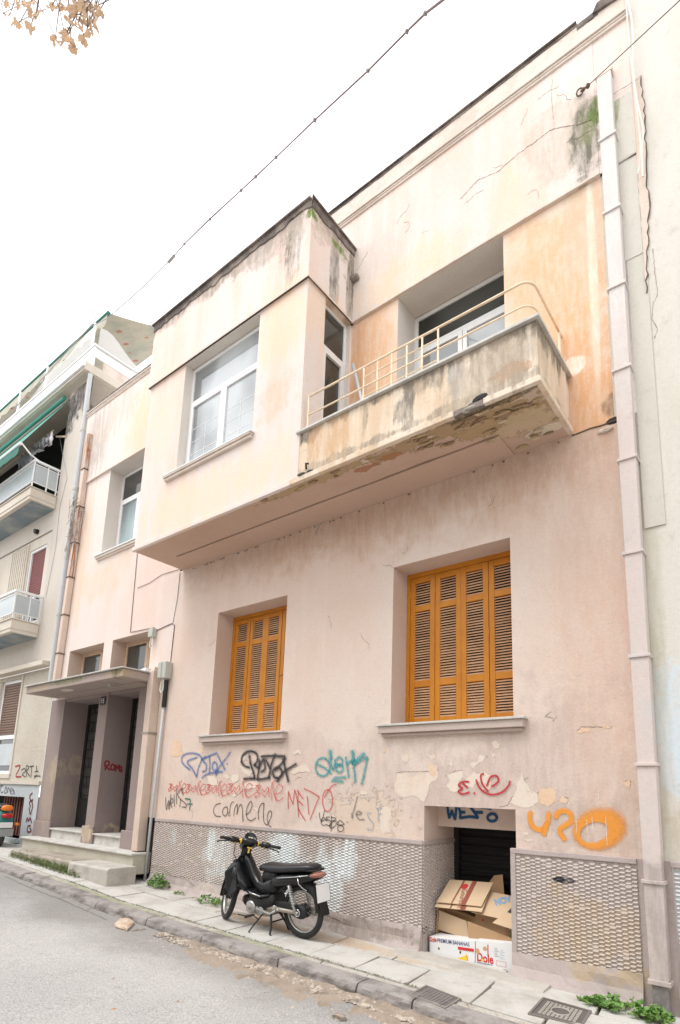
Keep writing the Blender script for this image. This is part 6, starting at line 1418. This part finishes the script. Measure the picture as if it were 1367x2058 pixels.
decal(P, rect(.94, .30, 1.0, .42), 'ink_red', t); decal(P, [(.0, .46), (.06, .46), (.06, .43), (.03, .43), (.03, .38), (0, .38)], 'ink_red', t); decal(P, [(.06, .445), (.2, .42), (.2, .412), (.06, .437)], 'ink_navy', t)
t, P = box_front((-2.565, YB - .005, -.33), (-2.13, YB - .01, -.36), (-2.125, YB - .01, .085), (-2.56, YB - .005, .045), .24, 'banana_box', 'white banana carton with big red logo and cut hand hole, right of its pair', 'card_white', 'white banana cartons')
tx('Dole', .105, P, .03, .52, 'ink_red', t, .003, .8); decal(P, ell(.165, .56, .03, .03), 'ink_yellow', t, .0025); decal(P, rect(.03, .485, .40, .495), 'ink_navy', t); decal(P, rect(.03, .465, .30, .470), 'ink_navy', t)
decal(P, [(.28, .92), (.30, .92), (.30, .66), (.28, .66)], 'ink_red', t); decal(P, rect(.84, .92, .85, .70), 'ink_red', t)
for k in range(6): decal(P, rect(.44 + .0 * k, .86 - k * .035, .50 + .02 * (k % 3), .867 - k * .035), 'ink_black', t, .001); decal(P, rect(.56, .83 - k * .035, .64 + .03 * (k % 2), .836 - k * .035), 'ink_blue', t, .001)
decal(P, ell(.05, .74, .045, .07), 'ink_tan', t); decal(P, ell(.22, .82, .05, .05), 'ink_tan', t, .0012); decal(P, ell(.95, .76, .04, .09), 'ink_tan', t)
fr_ = MB()
for (a, b, c, d) in ((.48, .50, .70, .506), (.48, .60, .70, .606), (.48, .50, .486, .606), (.694, .50, .70, .606)): fr_.add([uvp(P, *q, .0015) for q in rect(a, b, c, d)], [(0, 1, 2, 3)])
obj('print', fr_, M['ink_red'], t)
decal(P, [(.56, .44), (.70, .46), (.74, .43), (.72, .37), (.66, .32), (.56, .34)], 'card', t, .001, 'hand_hole'); decal(P, [(.52, .33), (.76, .22), (.76, .16), (.52, .25)], 'ink_red', t); decal(P, [(.52, .22), (.78, .13), (.78, .09), (.52, .17)], 'ink_red', t)
decal(P, rect(0.0, .34, .06, .44), 'ink_red', t); tx('0321', .025, P, .35, .30, 'ink_navy', t)
decal(P, rect(.05, .30, .5, .44), 'ink_white', t, .0008); bananas(P, .93, .46, 1.0, t); 
# brown cartons behind
t, P = box_front((-3.06, 5.52, -.33), (-2.62, 5.50, -.33), (-2.66, 5.47, .20), (-3.06, 5.50, .26), .25, 'cardboard_box', 'plain brown open carton at the left behind the white banana boxes', 'card')
slab_q([(-3.07, 5.44, .03), (-2.70, 5.40, .0), (-2.72, 5.385, .17), (-3.05, 5.425, .22)], .006, 'box_flap', 'card_pale', t)
slab_q([(-3.08, 5.42, -.05), (-3.07, 5.52, -.05), (-3.05, 5.52, .26), (-3.06, 5.42, .26)], .006, 'box_flap', 'card', t)
decal(P, rect(.18, .75, .9, .98), 'ink_brown', t, .0005) if False else None
t, P = box_front((-2.66, 5.42, -.33), (-2.13, 5.40, -.36), (-2.13, 5.45, .30), (-2.66, 5.46, .31), .22, 'cardboard_box', 'brown carton with small red ring mark and green and red print', 'card')
decal(P, ell(.16, .82, .02, .018), 'ink_red', t); 
cr = MB(); pts = [uvp(P, a, b, .0015) for a, b in ell(.52, .86, .05, .045)]; cr.tube(pts, .0015, 4, False); obj('print', cr, M['ink_red'], t)
decal(P, rect(.70, .55, .755, .97), 'ink_green', t); decal(P, rect(.79, .55, .83, .97), 'ink_red', t)
slab_q([(-2.68, 5.35, -.02), (-2.20, 5.33, -.08), (-2.22, 5.325, .10), (-2.69, 5.345, .18)], .006, 'box_flap', 'card', t)
# flat folded cartons thrown on top
FT = [(-3.03, 5.34, .315), (-2.55, 5.36, .335), (-2.54, 5.62, .53), (-3.02, 5.60, .51)]
t = empty('cardboard_sheet', FT[0], 'flattened pale carton with two red brown stripes and round red logo, topmost of the pile', 'cardboard')
slab_q(FT, .006, 'top_sheet', 'card_pale', t); lo = [(x - .012, y - .02, z - .045) for x, y, z in FT]; lo[1] = (lo[1][0] + .03, lo[1][1] - .01, lo[1][2]); slab_q(lo, .006, 'lower_sheet', 'card_pale', t)
for PP in (FT, lo):
    decal(PP, [(.33, 0), (.36, 0), (.37, 1), (.33, 1)], 'ink_brown', t); decal(PP, [(.56, 0), (.66, 0), (.64, 1), (.54, 1)], 'ink_brown', t)
decal(FT, ell(.43, .74, .075, .12), 'ink_red', t, .002)
def tx3(s_, size, P, u, v, mat, parent, ang=0, sx=1.0, bold=0):
    a = (Vector(P[1]) - Vector(P[0])).normalized(); b = (Vector(P[3]) - Vector(P[0])).normalized(); n_ = a.cross(b).normalized(); b = n_.cross(a)
    ca, sa = math.cos(ang), math.sin(ang); return text_obj(s_, size, uvp(P, u, v, .001), a * ca + b * sa, b * ca - a * sa, mat, parent, 'lettering', .0022, sx=sx, bold=bold)
tx3('Gourmet', .085, FT, .41, .62, 'ink_brown', t, -1.45, .8)
F2 = [(-2.65, 5.35, .27), (-2.14, 5.37, .235), (-2.06, 5.62, .41), (-2.57, 5.60, .445)]
t = empty('cardboard_sheet', F2[0], 'flattened carton with pale blue lettering and black patch, lying at the right of the pile', 'cardboard')
slab_q(F2, .006, 'sheet', 'card_pale', t); slab_q([(-2.40, 5.28, .22), (-2.13, 5.29, .18), (-2.13, 5.5, .30), (-2.3, 5.5, .34)], .005, 'sheet', 'card_pale', t)
decal(F2, [(.60, .30), (.86, .28), (.86, .74), (.62, .76)], 'ink_black', t, .002); tx3('CUBE', .085, F2, .70, .42, 'ink_tan', t, .95, .7, .001); tx3('NOVA', .12, F2, .32, .46, 'ink_blue', t, .6, .6, .004)
slab_q([(-2.72, 5.72, .40), (-2.46, 5.70, .42), (-2.50, 5.76, .60), (-2.60, 5.78, .58)], .005, 'box_flap', 'card', t)

# ================================================================ MOTORBIKE (x forward, y left, z up)
RC = GP(608, 1886); RC.z = g(RC.x)
FCn = GP(455, 1846)
yaw = math.atan2(FCn.y - RC.y, FCn.x - RC.x)
WBL = 1.24; SC = min(1.12, max(.95, math.hypot(FCn.y - RC.y, FCn.x - RC.x) / WBL))
print('bike', tuple(RC), tuple(FCn), math.degrees(yaw), SC)
bike = empty('motorbike', tuple(RC), 'black underbone moped on its centre stand with yellow tape round the handlebar', 'motorbike')
bike.rotation_euler = (R_(-3), math.atan2(-(g(FCn.x) - g(RC.x)), WBL), yaw); bike.scale = (SC, SC, SC)
def bo(name, mb, mat, par=None, smooth=True, bevel=0, **k):
    if name not in ('wheel', 'rim', 'spoke', 'hub'): mb.v = [((-.14 + (v[0] + .14) * .62) if v[0] < -.14 else v[0], v[1], v[2]) for v in mb.v]
    return obj(name, mb, M[mat], par or bike, local=True, smooth=smooth, bevel=bevel, **k)
def sect(x, y, z, hw, hh, tilt=0, p=2.6, n=16):   # superellipse section in the y-z plane, tilted about y
    out = []
    for i in range(n):
        a = i * 6.2832 / n; c, s_ = math.cos(a), math.sin(a)
        yy = math.copysign(abs(c) ** (2 / p), c) * hw; zz = math.copysign(abs(s_) ** (2 / p), s_) * hh
        out.append((x - math.sin(tilt) * zz, y + yy, z + math.cos(tilt) * zz))
    return out
WR = .285
def wheel(cx, cy=0, steer=None, T=None):
    T = T or (lambda p: p)
    def tf(mb): mb.v = [tuple(T(Vector(p))) for p in mb.v]; return mb
    w_ = bo('wheel', tf(MB().torus((cx, 0, WR), (0, 1, 0), WR - .034, .034, 40, 10, .95)), 'rubber')
    bo('rim', tf(MB().torus((cx, 0, WR), (0, 1, 0), WR - .068, .012, 40, 8, 1.6)), 'alu', w_)
    sp_ = MB()
    for i in range(36):
        a = i * 6.2832 / 36; s_ = 1 if i % 2 else -1; da = .28 * (1 if i % 4 < 2 else -1)
        sp_.tube([(cx + math.cos(a) * (WR - .075), .004 * s_, WR + math.sin(a) * (WR - .075)), (cx + math.cos(a + da) * .045, .022 * s_, WR + math.sin(a + da) * .045)], .0016, 4, False)
    bo('spoke', tf(sp_), 'alu', w_); w_.children[-1]['kind'] = 'stuff'
    bo('hub', tf(MB().tube([(cx, -.05, WR), (cx, -.035, WR), (cx, .035, WR), (cx, .05, WR)], [.03, .05, .05, .03], 16)), 'dull_black', w_)
    return w_
wheel(0)
ST = R_(-33)   # front end turned to the right, towards the wall
HP = Vector((1.02, 0, .60)); AX = Vector((-.42, 0, 1)).normalized()   # steering axis
HP = Vector((1.05, 0, .58))
Rm = Matrix.Rotation(ST, 3, AX)
TS = lambda p: HP + Rm @ (Vector(p) - HP)
def tfs(mb): mb.v = [tuple(TS(p)) for p in mb.v]; return mb
wheel(1.22, T=TS)
def fb(name, mb, mat, par=None, **k): return bo(name, tfs(mb), mat, par, **k)
# fork with black covers
fk = fb('fork', MB().tube([(1.22, .07, WR), (1.16, .07, .43), (1.05, .07, .70)], [.022, .026, .028], 10), 'dull_black')
fb('fork', MB().tube([(1.22, -.07, WR), (1.16, -.07, .43), (1.05, -.07, .70)], [.022, .026, .028], 10), 'dull_black')
fb('fork_cover', MB().loft([sect(1.20, .075, .30, .018, .03), sect(1.19, .08, .36, .022, .045), sect(1.14, .08, .48, .024, .05), sect(1.09, .07, .62, .022, .04)]), 'black_plastic')
fb('fork_cover', MB().loft([sect(1.20, -.075, .30, .018, .03), sect(1.19, -.08, .36, .022, .045), sect(1.14, -.08, .48, .024, .05), sect(1.09, -.07, .62, .022, .04)]), 'black_plastic')
# front mudguard: arc over the wheel
def guard(cx, R0, a0, a1, hw, n=14, th=.006, droop=.03):
    rings = []
    for i in range(n + 1):
        a = R_(a0 + (a1 - a0) * i / n); r = []
        for k, (y_, d) in enumerate(((-hw, -droop), (-hw * .6, -.004), (0, .006), (hw * .6, -.004), (hw, -droop))): r.append((cx + math.cos(a) * (R0 + d), y_, WR + math.sin(a) * (R0 + d)))
        for (y_, d) in ((hw, -droop - th), (hw * .6, -.004 - th), (0, .006 - th), (-hw * .6, -.004 - th), (-hw, -droop - th)): r.append((cx + math.cos(a) * (R0 + d), y_ * .97, WR + math.sin(a) * (R0 + d)))
        rings.append(r)
    return MB().loft(rings)
fb('mudguard', guard(1.22, WR + .045, -12, 160, .06), 'black_plastic')
# steering head shroud and handlebar cowl
fb('headlamp_cowl', MB().loft([sect(.80, 0, .93, .05, .03, .5), sect(.84, 0, .94, .10, .055, .5), sect(.90, 0, .93, .105, .075, .4), sect(.97, 0, .90, .085, .07, .4), sect(1.0, 0, .88, .04, .04, .4)]), 'black_plastic')
fb('headlamp', MB().loft([sect(.985, 0, .885, .07, .05, .4), sect(1.01, 0, .875, .055, .04, .4)]), 'chrome')
fb('steering_shroud', MB().loft([sect(.98, 0, .64, .06, .05), sect(.95, 0, .74, .055, .05), sect(.90, 0, .86, .06, .04)]), 'dull_black')
dsh = fb('instrument_panel', MB().loft([[tuple(Vector((.855, 0, .985)) + Vector((.5 * c * .07 * 1, s * .078, c * .06)) * k + Vector((-.010, 0, .018)) * h) for c, s in ((math.cos(i * .3927), math.sin(i * .3927)) for i in range(16))] for k, h in ((1, 0), (1.02, .6), (.86, .62), (.84, .3))]), 'black_plastic')
fb('dial', MB().add([tuple(Vector((.855, y_, .985)) + Vector((-.006, 0, .012)) + Vector((.028 * math.cos(a * .5236), .028 * math.sin(a * .5236), .034 * math.cos(a * .5236) * .6))) for a in range(12) for y_ in (0,)], [tuple(range(12))]), 'grey_box', dsh)
GA = Vector((.83, 0, .935))
for s_ in (1, -1):
    bar = fb('handlebar', MB().tube([(.87, .08 * s_, .925), (.86, .18 * s_, .94), (.80, .30 * s_, .945), (.78, .36 * s_, .945)], [.02, .018, .013, .013], 10), 'dull_black')
    fb('grip', MB().tube([(.815, .26 * s_, .945), (.772, .37 * s_, .945)], [.019, .018], 12), 'rubber', bar)
    fb('switch_housing', MB().tube([(.858, .15 * s_, .942), (.83, .215 * s_, .945), (.818, .255 * s_, .945)], [.034, .036, .026], 12), 'black_plastic', bar)
    for q in (.11, .185, .235): fb('tape_band', MB().tube([(.862 - .16 * max(0, q - .15) - .0, (q - .008) * s_, .938), (.86 - .16 * max(0, q - .15), (q + .008) * s_, .939)], [.030 + .012 * (q > .15)] * 2, 12), 'yellow' if q != .235 else 'chrome', bar)
    fb('brake_lever', MB().tube([(.86, .22 * s_, .93), (.875, .28 * s_, .915), (.86, .36 * s_, .90), (.85, .385 * s_, .885)], [.009, .008, .006, .008], 8), 'dull_black', bar)
fb('tape_band', MB().box(.79, .795, -.03, .03, .875, .89), 'yellow', smooth=False); fb('tape_band', MB().box(.795, .80, -.008, .012, .82, .875), 'yellow', smooth=False)
# front cover / leg shield as a swept shell, wide at top bending back to the footboard
LS = [(.93, .80, .055, .045, .3), (.99, .74, .09, .06, .4), (1.0, .66, .15, .07, .5), (.96, .58, .185, .07, .55), (.89, .50, .18, .06, .6), (.80, .43, .14, .055, .7)]
bo('leg_shield', MB().loft([sect(x, 0, z, hw, hh, t_, 2.4) for x, z, hw, hh, t_ in LS]), 'black_plastic')
for s_ in (1, -1):  # side wings of the shield
    pts = [(1.04, .70), (1.08, .60), (1.06, .46), (1.0, .34), (.93, .36), (.86, .42), (.88, .56), (.95, .70)]
    bo('shield_wing', MB().prism([(x, (.12 if i in (0, 7) else .19) * s_, z) for i, (x, z) in enumerate(pts)], (0, .012 * s_, 0)), 'black_plastic', smooth=False, bevel=.005)
# backbone tunnel running down to under the seat
bo('frame_cover', MB().loft([sect(.925, 0, .80, .05, .045, .9), sect(.86, 0, .70, .058, .05, .8), sect(.78, 0, .58, .065, .05, .7), sect(.68, 0, .48, .075, .06, .4), sect(.56, 0, .46, .09, .08, 0), sect(.44, 0, .50, .10, .11, 0), sect(.36, 0, .54, .11, .10, 0)]), 'black_plastic')
bo('footboard', MB().loft([sect(.82, 0, .43, .13, .02, .3), sect(.70, 0, .395, .16, .022, .1), sect(.55, 0, .38, .165, .022, 0), sect(.42, 0, .41, .13, .02, -.3)]), 'black_plastic')
for s_ in (1, -1): bo('chrome_trim', MB().tube([(.78, .13 * s_, .45), (.66, .168 * s_, .415), (.5, .172 * s_, .40)], .006, 6), 'chrome')
# engine covers
bo('engine_cover', MB().loft([sect(.80, 0, .30, .06, .05, 0), sect(.72, 0, .31, .13, .09, 0), sect(.55, 0, .30, .145, .10, 0), sect(.38, 0, .34, .12, .09, 0)]), 'dull_black')
en_ = bo('engine', MB().loft([sect(.76, 0, .22, .05, .05), sect(.68, 0, .22, .09, .075), sect(.52, 0, .23, .10, .085), sect(.42, 0, .24, .07, .06)]), 'tan_metal')
bo('magneto_cover', MB().tube([(.68, .09, .25), (.68, .145, .25), (.68, .155, .25)], [.075, .072, .06], 24), 'alu', en_); bo('cover_boss', MB().tube([(.68, .155, .25), (.68, .162, .25)], [.03, .026], 16), 'tan_metal', en_)
bo('sprocket_cover', MB().tube([(.555, .085, .235), (.555, .13, .235), (.555, .138, .235)], [.062, .06, .045], 20), 'alu', en_)
bo('cylinder_head', MB().tube([(.78, 0, .27), (.92, 0, .285)], [.055, .05], 12), 'tan_metal', en_)
for k in range(4): bo('cooling_fin', MB().tube([(.80 + .025 * k, 0, .272 + .002 * k), (.806 + .025 * k, 0, .272 + .002 * k)], .066, 12), 'dull_black', en_)
bo('gear_lever', MB().tube([(.62, .15, .17), (.74, .17, .15), (.84, .18, .15)], .007, 6), 'dull_black'); bo('gear_lever', MB().tube([(.62, .15, .17), (.52, .17, .15)], .007, 6), 'dull_black')
for s_ in (1, -1): bo('foot_peg', MB().tube([(.66, .10 * s_, .16), (.66, .235 * s_, .165)], [.012, .018], 10), 'rubber')
bo('silencer', MB().tube([(.72, -.12, .16), (.45, -.14, .17), (.2, -.15, .22), (-.22, -.16, .28)], [.016, .02, .042, .045], 14), 'tan_metal')
bo('swing_arm', MB().tube([(.50, .085, .27), (.25, .10, .28), (.0, .095, WR)], [.026, .023, .02], 10), 'tan_metal'); bo('swing_arm', MB().tube([(.50, -.085, .27), (.0, -.095, WR)], [.024, .02], 10), 'tan_metal')
bo('step_bar', MB().tube([(.58, .15, .25), (.34, .17, .235), (.22, .16, .30)], .011, 8), 'alu')
pg = MB(); pg.tube([(.26, .17, .27), (.22, .19, .34), (.24, .215, .345), (.28, .19, .28)], .007, 6); bo('pillion_peg', pg, 'chrome')
bo('chain_case', MB().loft([sect(.42, .065, .30, .014, .045), sect(.20, .07, .32, .016, .05), sect(.02, .072, WR + .01, .018, .075), sect(-.07, .072, WR, .016, .06), sect(-.10, .07, WR, .01, .03)]), 'dull_black')
bo('brake_drum', MB().tube([(0, -.05, WR), (0, .055, WR)], .075, 20), 'dull_black'); bo('axle_nut', MB().tube([(0, .09, WR), (0, .12, WR)], [.022, .016], 8), 'alu'); bo('axle_clamp', MB().torus((0, .10, WR), (0, 1, 0), .035, .008, 16, 6), 'chrome')
for s_ in (1, -1):
    sh_ = bo('shock_absorber', MB().tube([(.01, .125 * s_, WR + .02), (.07, .13 * s_, .44), (.11, .13 * s_, .56)], [.015, .012, .012], 8), 'alu')
    cl = [(.02 + .09 * t / 60 + 0 * t, .127 * s_ + .026 * math.cos(t * .9), .36 + .21 * t / 60 + 0 * t) for t in range(61)]
    cl = [(x + .026 * math.sin(t * .9) * .9, y, z - .026 * math.sin(t * .9) * .35) for t, (x, y, z) in enumerate(cl)]; bo('coil_spring', MB().tube(cl, .0048, 5), 'alu', sh_)
# centre stand
for s_ in (1, -1): bo('centre_stand', MB().tube([(.42, .07 * s_, .20), (.36, .12 * s_, .08), (.35, .15 * s_, .005), (.31, .17 * s_, .004)], [.014, .012, .011, .012], 8), 'dull_black')
bo('centre_stand', MB().tube([(.39, .11, .12), (.39, -.11, .12)], .009, 6), 'dull_black'); bo('side_stand', MB().tube([(.52, .10, .19), (.56, .20, .08), (.59, .24, .015), (.55, .26, .01)], .009, 8), 'dull_black')
# tail fairing, seat, rear light, mudguard
bo('tail_fairing', MB().loft([sect(.47, 0, .50, .07, .06, 0), sect(.38, 0, .56, .115, .095, 0, 2.4), sect(.22, 0, .60, .135, .085, 0, 2.4), sect(.0, 0, .635, .13, .07, 0, 2.4), sect(-.18, 0, .675, .10, .05, 0, 2.4), sect(-.30, 0, .70, .065, .035, 0)]), 'black_plastic')
bo('chrome_trim', MB().tube([(.40, .125, .60), (.2, .145, .635), (0, .142, .67), (-.16, .115, .70)], .005, 6), 'chrome'); bo('chrome_trim', MB().tube([(-.03, .14, .66), (-.05, .145, .60), (-.10, .13, .56), (-.15, .12, .54)], .005, 6), 'chrome')
bo('seat', MB().loft([sect(.66, 0, .655, .03, .02, .3), sect(.63, 0, .685, .075, .045, .25, 2.2), sect(.54, 0, .70, .105, .055, .1, 2.3), sect(.42, 0, .70, .125, .055, 0, 2.5), sect(.25, 0, .715, .135, .05, 0, 2.6), sect(.05, 0, .745, .135, .048, 0, 2.6), sect(-.12, 0, .77, .12, .042, 0, 2.6), sect(-.20, 0, .775, .09, .032, 0, 2.4), sect(-.23, 0, .775, .04, .015, 0)]), 'seat')
bo('under_seat_panel', MB().loft([sect(.60, 0, .60, .05, .07, .2), sect(.5, 0, .61, .09, .07, .1), sect(.36, 0, .63, .11, .05, 0)]), 'dull_black')
bo('grab_rail', MB().tube([(-.10, .10, .74), (-.24, .10, .75), (-.29, .05, .755), (-.29, -.05, .755), (-.24, -.10, .75), (-.10, -.10, .74)], .010, 8), 'dull_black')
bo('tail_light', MB().loft([sect(-.20, 0, .695, .115, .038, 0, 2.2), sect(-.27, 0, .70, .105, .036, 0, 2.2), sect(-.34, 0, .705, .07, .022, 0), sect(-.365, 0, .71, .03, .008, 0)]), 'redlens')
bo('rear_mudguard', guard(0, WR + .055, 35, 175, .065, droop=.05), 'dull_black')
mf = MB().loft([[(-.24, -.06, .58), (-.24, .06, .58), (-.25, .06, .58), (-.25, -.06, .58)], [(-.34, -.065, .44), (-.34, .065, .44), (-.35, .065, .44), (-.35, -.065, .44)], [(-.42, -.06, .33), (-.42, .06, .33), (-.43, .06, .33), (-.43, -.06, .33)], [(-.45, -.045, .30), (-.45, .045, .30), (-.46, .045, .30), (-.46, -.045, .30)]]); bo('mud_flap', mf, 'black_plastic', smooth=False)
pb_ = Vector((-.36, 0, .52)); nn_ = Vector((-.93, 0, .25)).normalized(); up_ = Vector((.25, 0, .93)).normalized(); 
def platebox(hw, hh, th, o_): return MB().hexa([tuple(pb_ + Vector((0, y_, 0)) + up_ * z_ + nn_ * o_) for y_, z_ in ((-hw, -hh), (hw, -hh), (hw, hh), (-hw, hh))], [tuple(pb_ + Vector((0, y_, 0)) + up_ * z_ + nn_ * (o_ + th)) for y_, z_ in ((-hw, -hh), (hw, -hh), (hw, hh), (-hw, hh))])
pl_ = bo('number_plate', platebox(.115, .10, .003, .0), 'dull_black', smooth=False); bo('plate_face', platebox(.108, .093, .002, .0035), 'white_plate', pl_, smooth=False)
bo('cable', MB().tube([tuple(TS(Vector((.88, .16, .90)))), (1.02, .12, .80), (1.0, .06, .70)], .005, 6), 'wire'); bo('cable', MB().tube([tuple(TS(Vector((.88, -.16, .90)))), (1.05, -.1, .80), (1.03, -.02, .66)], .005, 6), 'chrome')

# ================================================================ SCOOTER, mostly beyond the left edge
SP = GP(8, 1703); sc0 = (SP.x - .05, 4.72, g(SP.x))
sco = empty('scooter', sc0, 'teal scooter with orange lamp lens, red tail light and chequered flap, cut by left edge', 'scooter')
def sb(name, mb, mat, **k): 
    mb.v = [tuple(Vector(p) + Vector(sc0)) for p in mb.v]; return obj(name, mb, M[mat], sco, smooth=k.get('smooth', True), bevel=k.get('bevel', 0))
# rear faces +x
def ss(x, y, z, hw, hh, p=2.4): return sect(x, y, z, hw, hh, 0, p, 18)
sb('body', MB().loft([ss(.02, 0, .50, .10, .10), ss(-.03, 0, .50, .17, .17), ss(-.25, 0, .50, .22, .20), ss(-.6, 0, .48, .20, .18), ss(-.8, 0, .40, .12, .12)]), 'teal')
sb('leg_shield', MB().loft([ss(-1.1, 0, .25, .15, .04), ss(-1.25, 0, .5, .2, .06), ss(-1.32, 0, .85, .18, .05), ss(-1.3, 0, .98, .1, .04)]), 'teal')
sb('footboard', MB().box(-1.2, -.7, -.16, .16, .22, .26), 'teal', bevel=.01); sb('seat', MB().loft([ss(.0, 0, .73, .08, .04), ss(-.2, 0, .75, .13, .05), ss(-.6, 0, .74, .11, .05)]), 'seat')
sb('orange_lamp', MB().loft([ss(.06, .02, .72, .05, .04), ss(.03, .02, .72, .10, .055), ss(-.05, .02, .72, .10, .055)]), 'orange_lens')
sb('tail_light', MB().loft([ss(.10, .03, .58, .06, .03), ss(.07, .03, .58, .10, .045), ss(.0, .03, .58, .10, .045)]), 'redlens2')
pl_ = sb('number_plate', MB().box(.09, .10, -.10, .12, .36, .46), 'white_plate', smooth=False)
def chk():
    s = G('chequered_flap'); k = s.n('ShaderNodeTexChecker'); k.inputs['Scale'].default_value = 70; s.l(s.pos(True), k.inputs['Vector']); k.inputs[1].default_value = (.6, .62, .62, 1); k.inputs[2].default_value = (.02, .02, .02, 1); s.l(k.outputs[0], s.b.inputs['Base Color']); return s.m
M['chk'] = chk(); sb('mud_flap', MB().box(.08, .09, -.10, .15, .20, .34), 'chk', smooth=False)
sb('indicator', MB().tube([(.0, .2, .42), (.06, .24, .42)], [.03, .025], 10), 'orange_lens')
sb('wheel', MB().torus((-.12, 0, .17), (0, 1, 0), .13, .045, 28, 10), 'rubber'); sb('wheel', MB().torus((-1.32, 0, .17), (0, 1, 0), .13, .045, 28, 10), 'rubber')
sb('handlebar', MB().tube([(-1.28, -.32, 1.02), (-1.3, 0, 1.0), (-1.28, .32, 1.02)], .02, 8), 'dull_black'); sb('fork', MB().tube([(-1.32, 0, .17), (-1.3, 0, 1.0)], .03, 8), 'teal')

# ================================================================ weeds and moss
def weed(px, py, rad, hgt, n, label, seed, sx=1.0, y=None, lsz=.03):
    p = GP(px, py); 
    if y: p.y = y
    p.z = g(p.x); rr = random.Random(seed); t = empty('weed', tuple(p), label, 'weed'); lv, st_ = MB(), MB()
    for i in range(n):
        a = rr.random() * 6.283; r_ = rad * math.sqrt(rr.random()); h_ = hgt * (1 - (r_ / rad) ** 1.5 * .7) * rr.uniform(.35, 1)
        c = Vector((p.x + math.cos(a) * r_ * sx, p.y + math.sin(a) * r_ * .6, p.z + h_))
        if i % 4 == 0: st_.tube([(p.x + math.cos(a) * r_ * .25 * sx, p.y, p.z - .01), tuple(c)], .0022, 4, False)
        for _ in range(3):
            d = Vector((rr.gauss(0, 1), rr.gauss(0, 1), rr.uniform(-.1, .9))).normalized(); u = d.orthogonal().normalized(); u = Matrix.Rotation(rr.random() * 6.28, 3, d) @ u
            if abs(u.z) > .7: u = d.cross(u)
            s_ = lsz * rr.uniform(.6, 1.4); nr_ = d.cross(u); b = len(lv.v)
            lv.v += [tuple(c), tuple(c + d * s_ * .4 + u * s_ * .42 + nr_ * .1 * s_), tuple(c + d * s_ * 1.1), tuple(c + d * s_ * .4 - u * s_ * .42 + nr_ * .1 * s_), tuple(c + d * s_ * .75 + u * s_ * .34), tuple(c + d * s_ * .75 - u * s_ * .34), tuple(c + d * s_ * .55 - nr_ * .12 * s_)]
            lv.f += [(b, b + 1, b + 6), (b + 1, b + 4, b + 6), (b + 4, b + 2, b + 6), (b + 2, b + 5, b + 6), (b + 5, b + 3, b + 6), (b + 3, b, b + 6)]
    tag(obj('foliage', lv, M['leaf'], t), kind='stuff'); obj('stem', st_, M['leaf'], t); return t
weed(298, 1786, .17, .20, 120, 'bushy green weed at the foot of the wall right of the entrance steps', 3, 1.4, 5.06)
weed(418, 1818, .19, .12, 70, 'thin green weed under the front wheel of the motorbike', 4, 1.8, 5.0, .028)
weed(350, 1800, .08, .05, 30, 'tiny green seedling against the footing between the two left weeds', 9, 1.5, 5.05, .02)
weed(1262, 2020, .17, .11, 80, 'spreading green weed in front of the wall foot left of the downpipe', 5, 2.0, 4.96, .036); weed(1322, 2046, .10, .12, 55, 'green weed growing round the iron foot of the downpipe', 6, 1.3, 4.93, .036)
weed(1225, 2005, .08, .05, 45, 'yellowing low weed tuft at the left end of the right hand weeds', 8, 1.8, 4.98, .03)
ms = MB(); rd = random.Random(12)
for i in range(1000):
    x = rd.uniform(-10.9, -8.5); z = g(x) + abs(rd.gauss(0, .045)); y = 4.49 - (.10 - min(z - g(x), .1)) * rd.random()
    pebble(ms, (x, y, z), rd.uniform(.006, .016), rd)
for i in range(700): x = rd.uniform(-8.5, -2.2); pebble(ms, (x, 4.265 + rd.gauss(0, .012), g(x) + .002), rd.uniform(.003, .009), rd)
tag(obj('moss', ms, M['moss']), 'green moss growing along the old step and in the paving joints', 'moss', kind='stuff')
# litter
tag(obj('dry_leaf', MB().tube([tuple(GP(212, 2042, -.13) + Vector((0, 0, .03))), tuple(GP(232, 2040, -.13) + Vector((0, 0, .04)))], [.008, .012], 5), M['orange_paint']), 'curled orange dry leaf lying on the asphalt at bottom left', 'leaf')

# ================================================================ the house across the street (seen only in the window panes)
ob_ = empty('opposite_building', (-3, -4, -.3), 'cream apartment building across the street, behind the camera', 'building')
a, r = wall(-22, 14, -.5, 6.4, -4.0, []); a.f = [f[::-1] for f in a.f]; obj('wall', a, M['cream_r'], ob_)
obj('roof', MB().box(-22, 14, -12, -4.01, 6.3, 6.5), M['greyband'], ob_)
for i in range(8):
    for z_ in (.9, 3.9): x_ = -19 + i * 4; w0 = obj('window', MB().box(x_, x_ + 1.4, -4.0, -3.94, z_, z_ + 1.8), M['upvc'], ob_); obj('pane', MB().box(x_ + .1, x_ + 1.3, -3.94, -3.93, z_ + .1, z_ + 1.7), M['glass_dark'], w0)
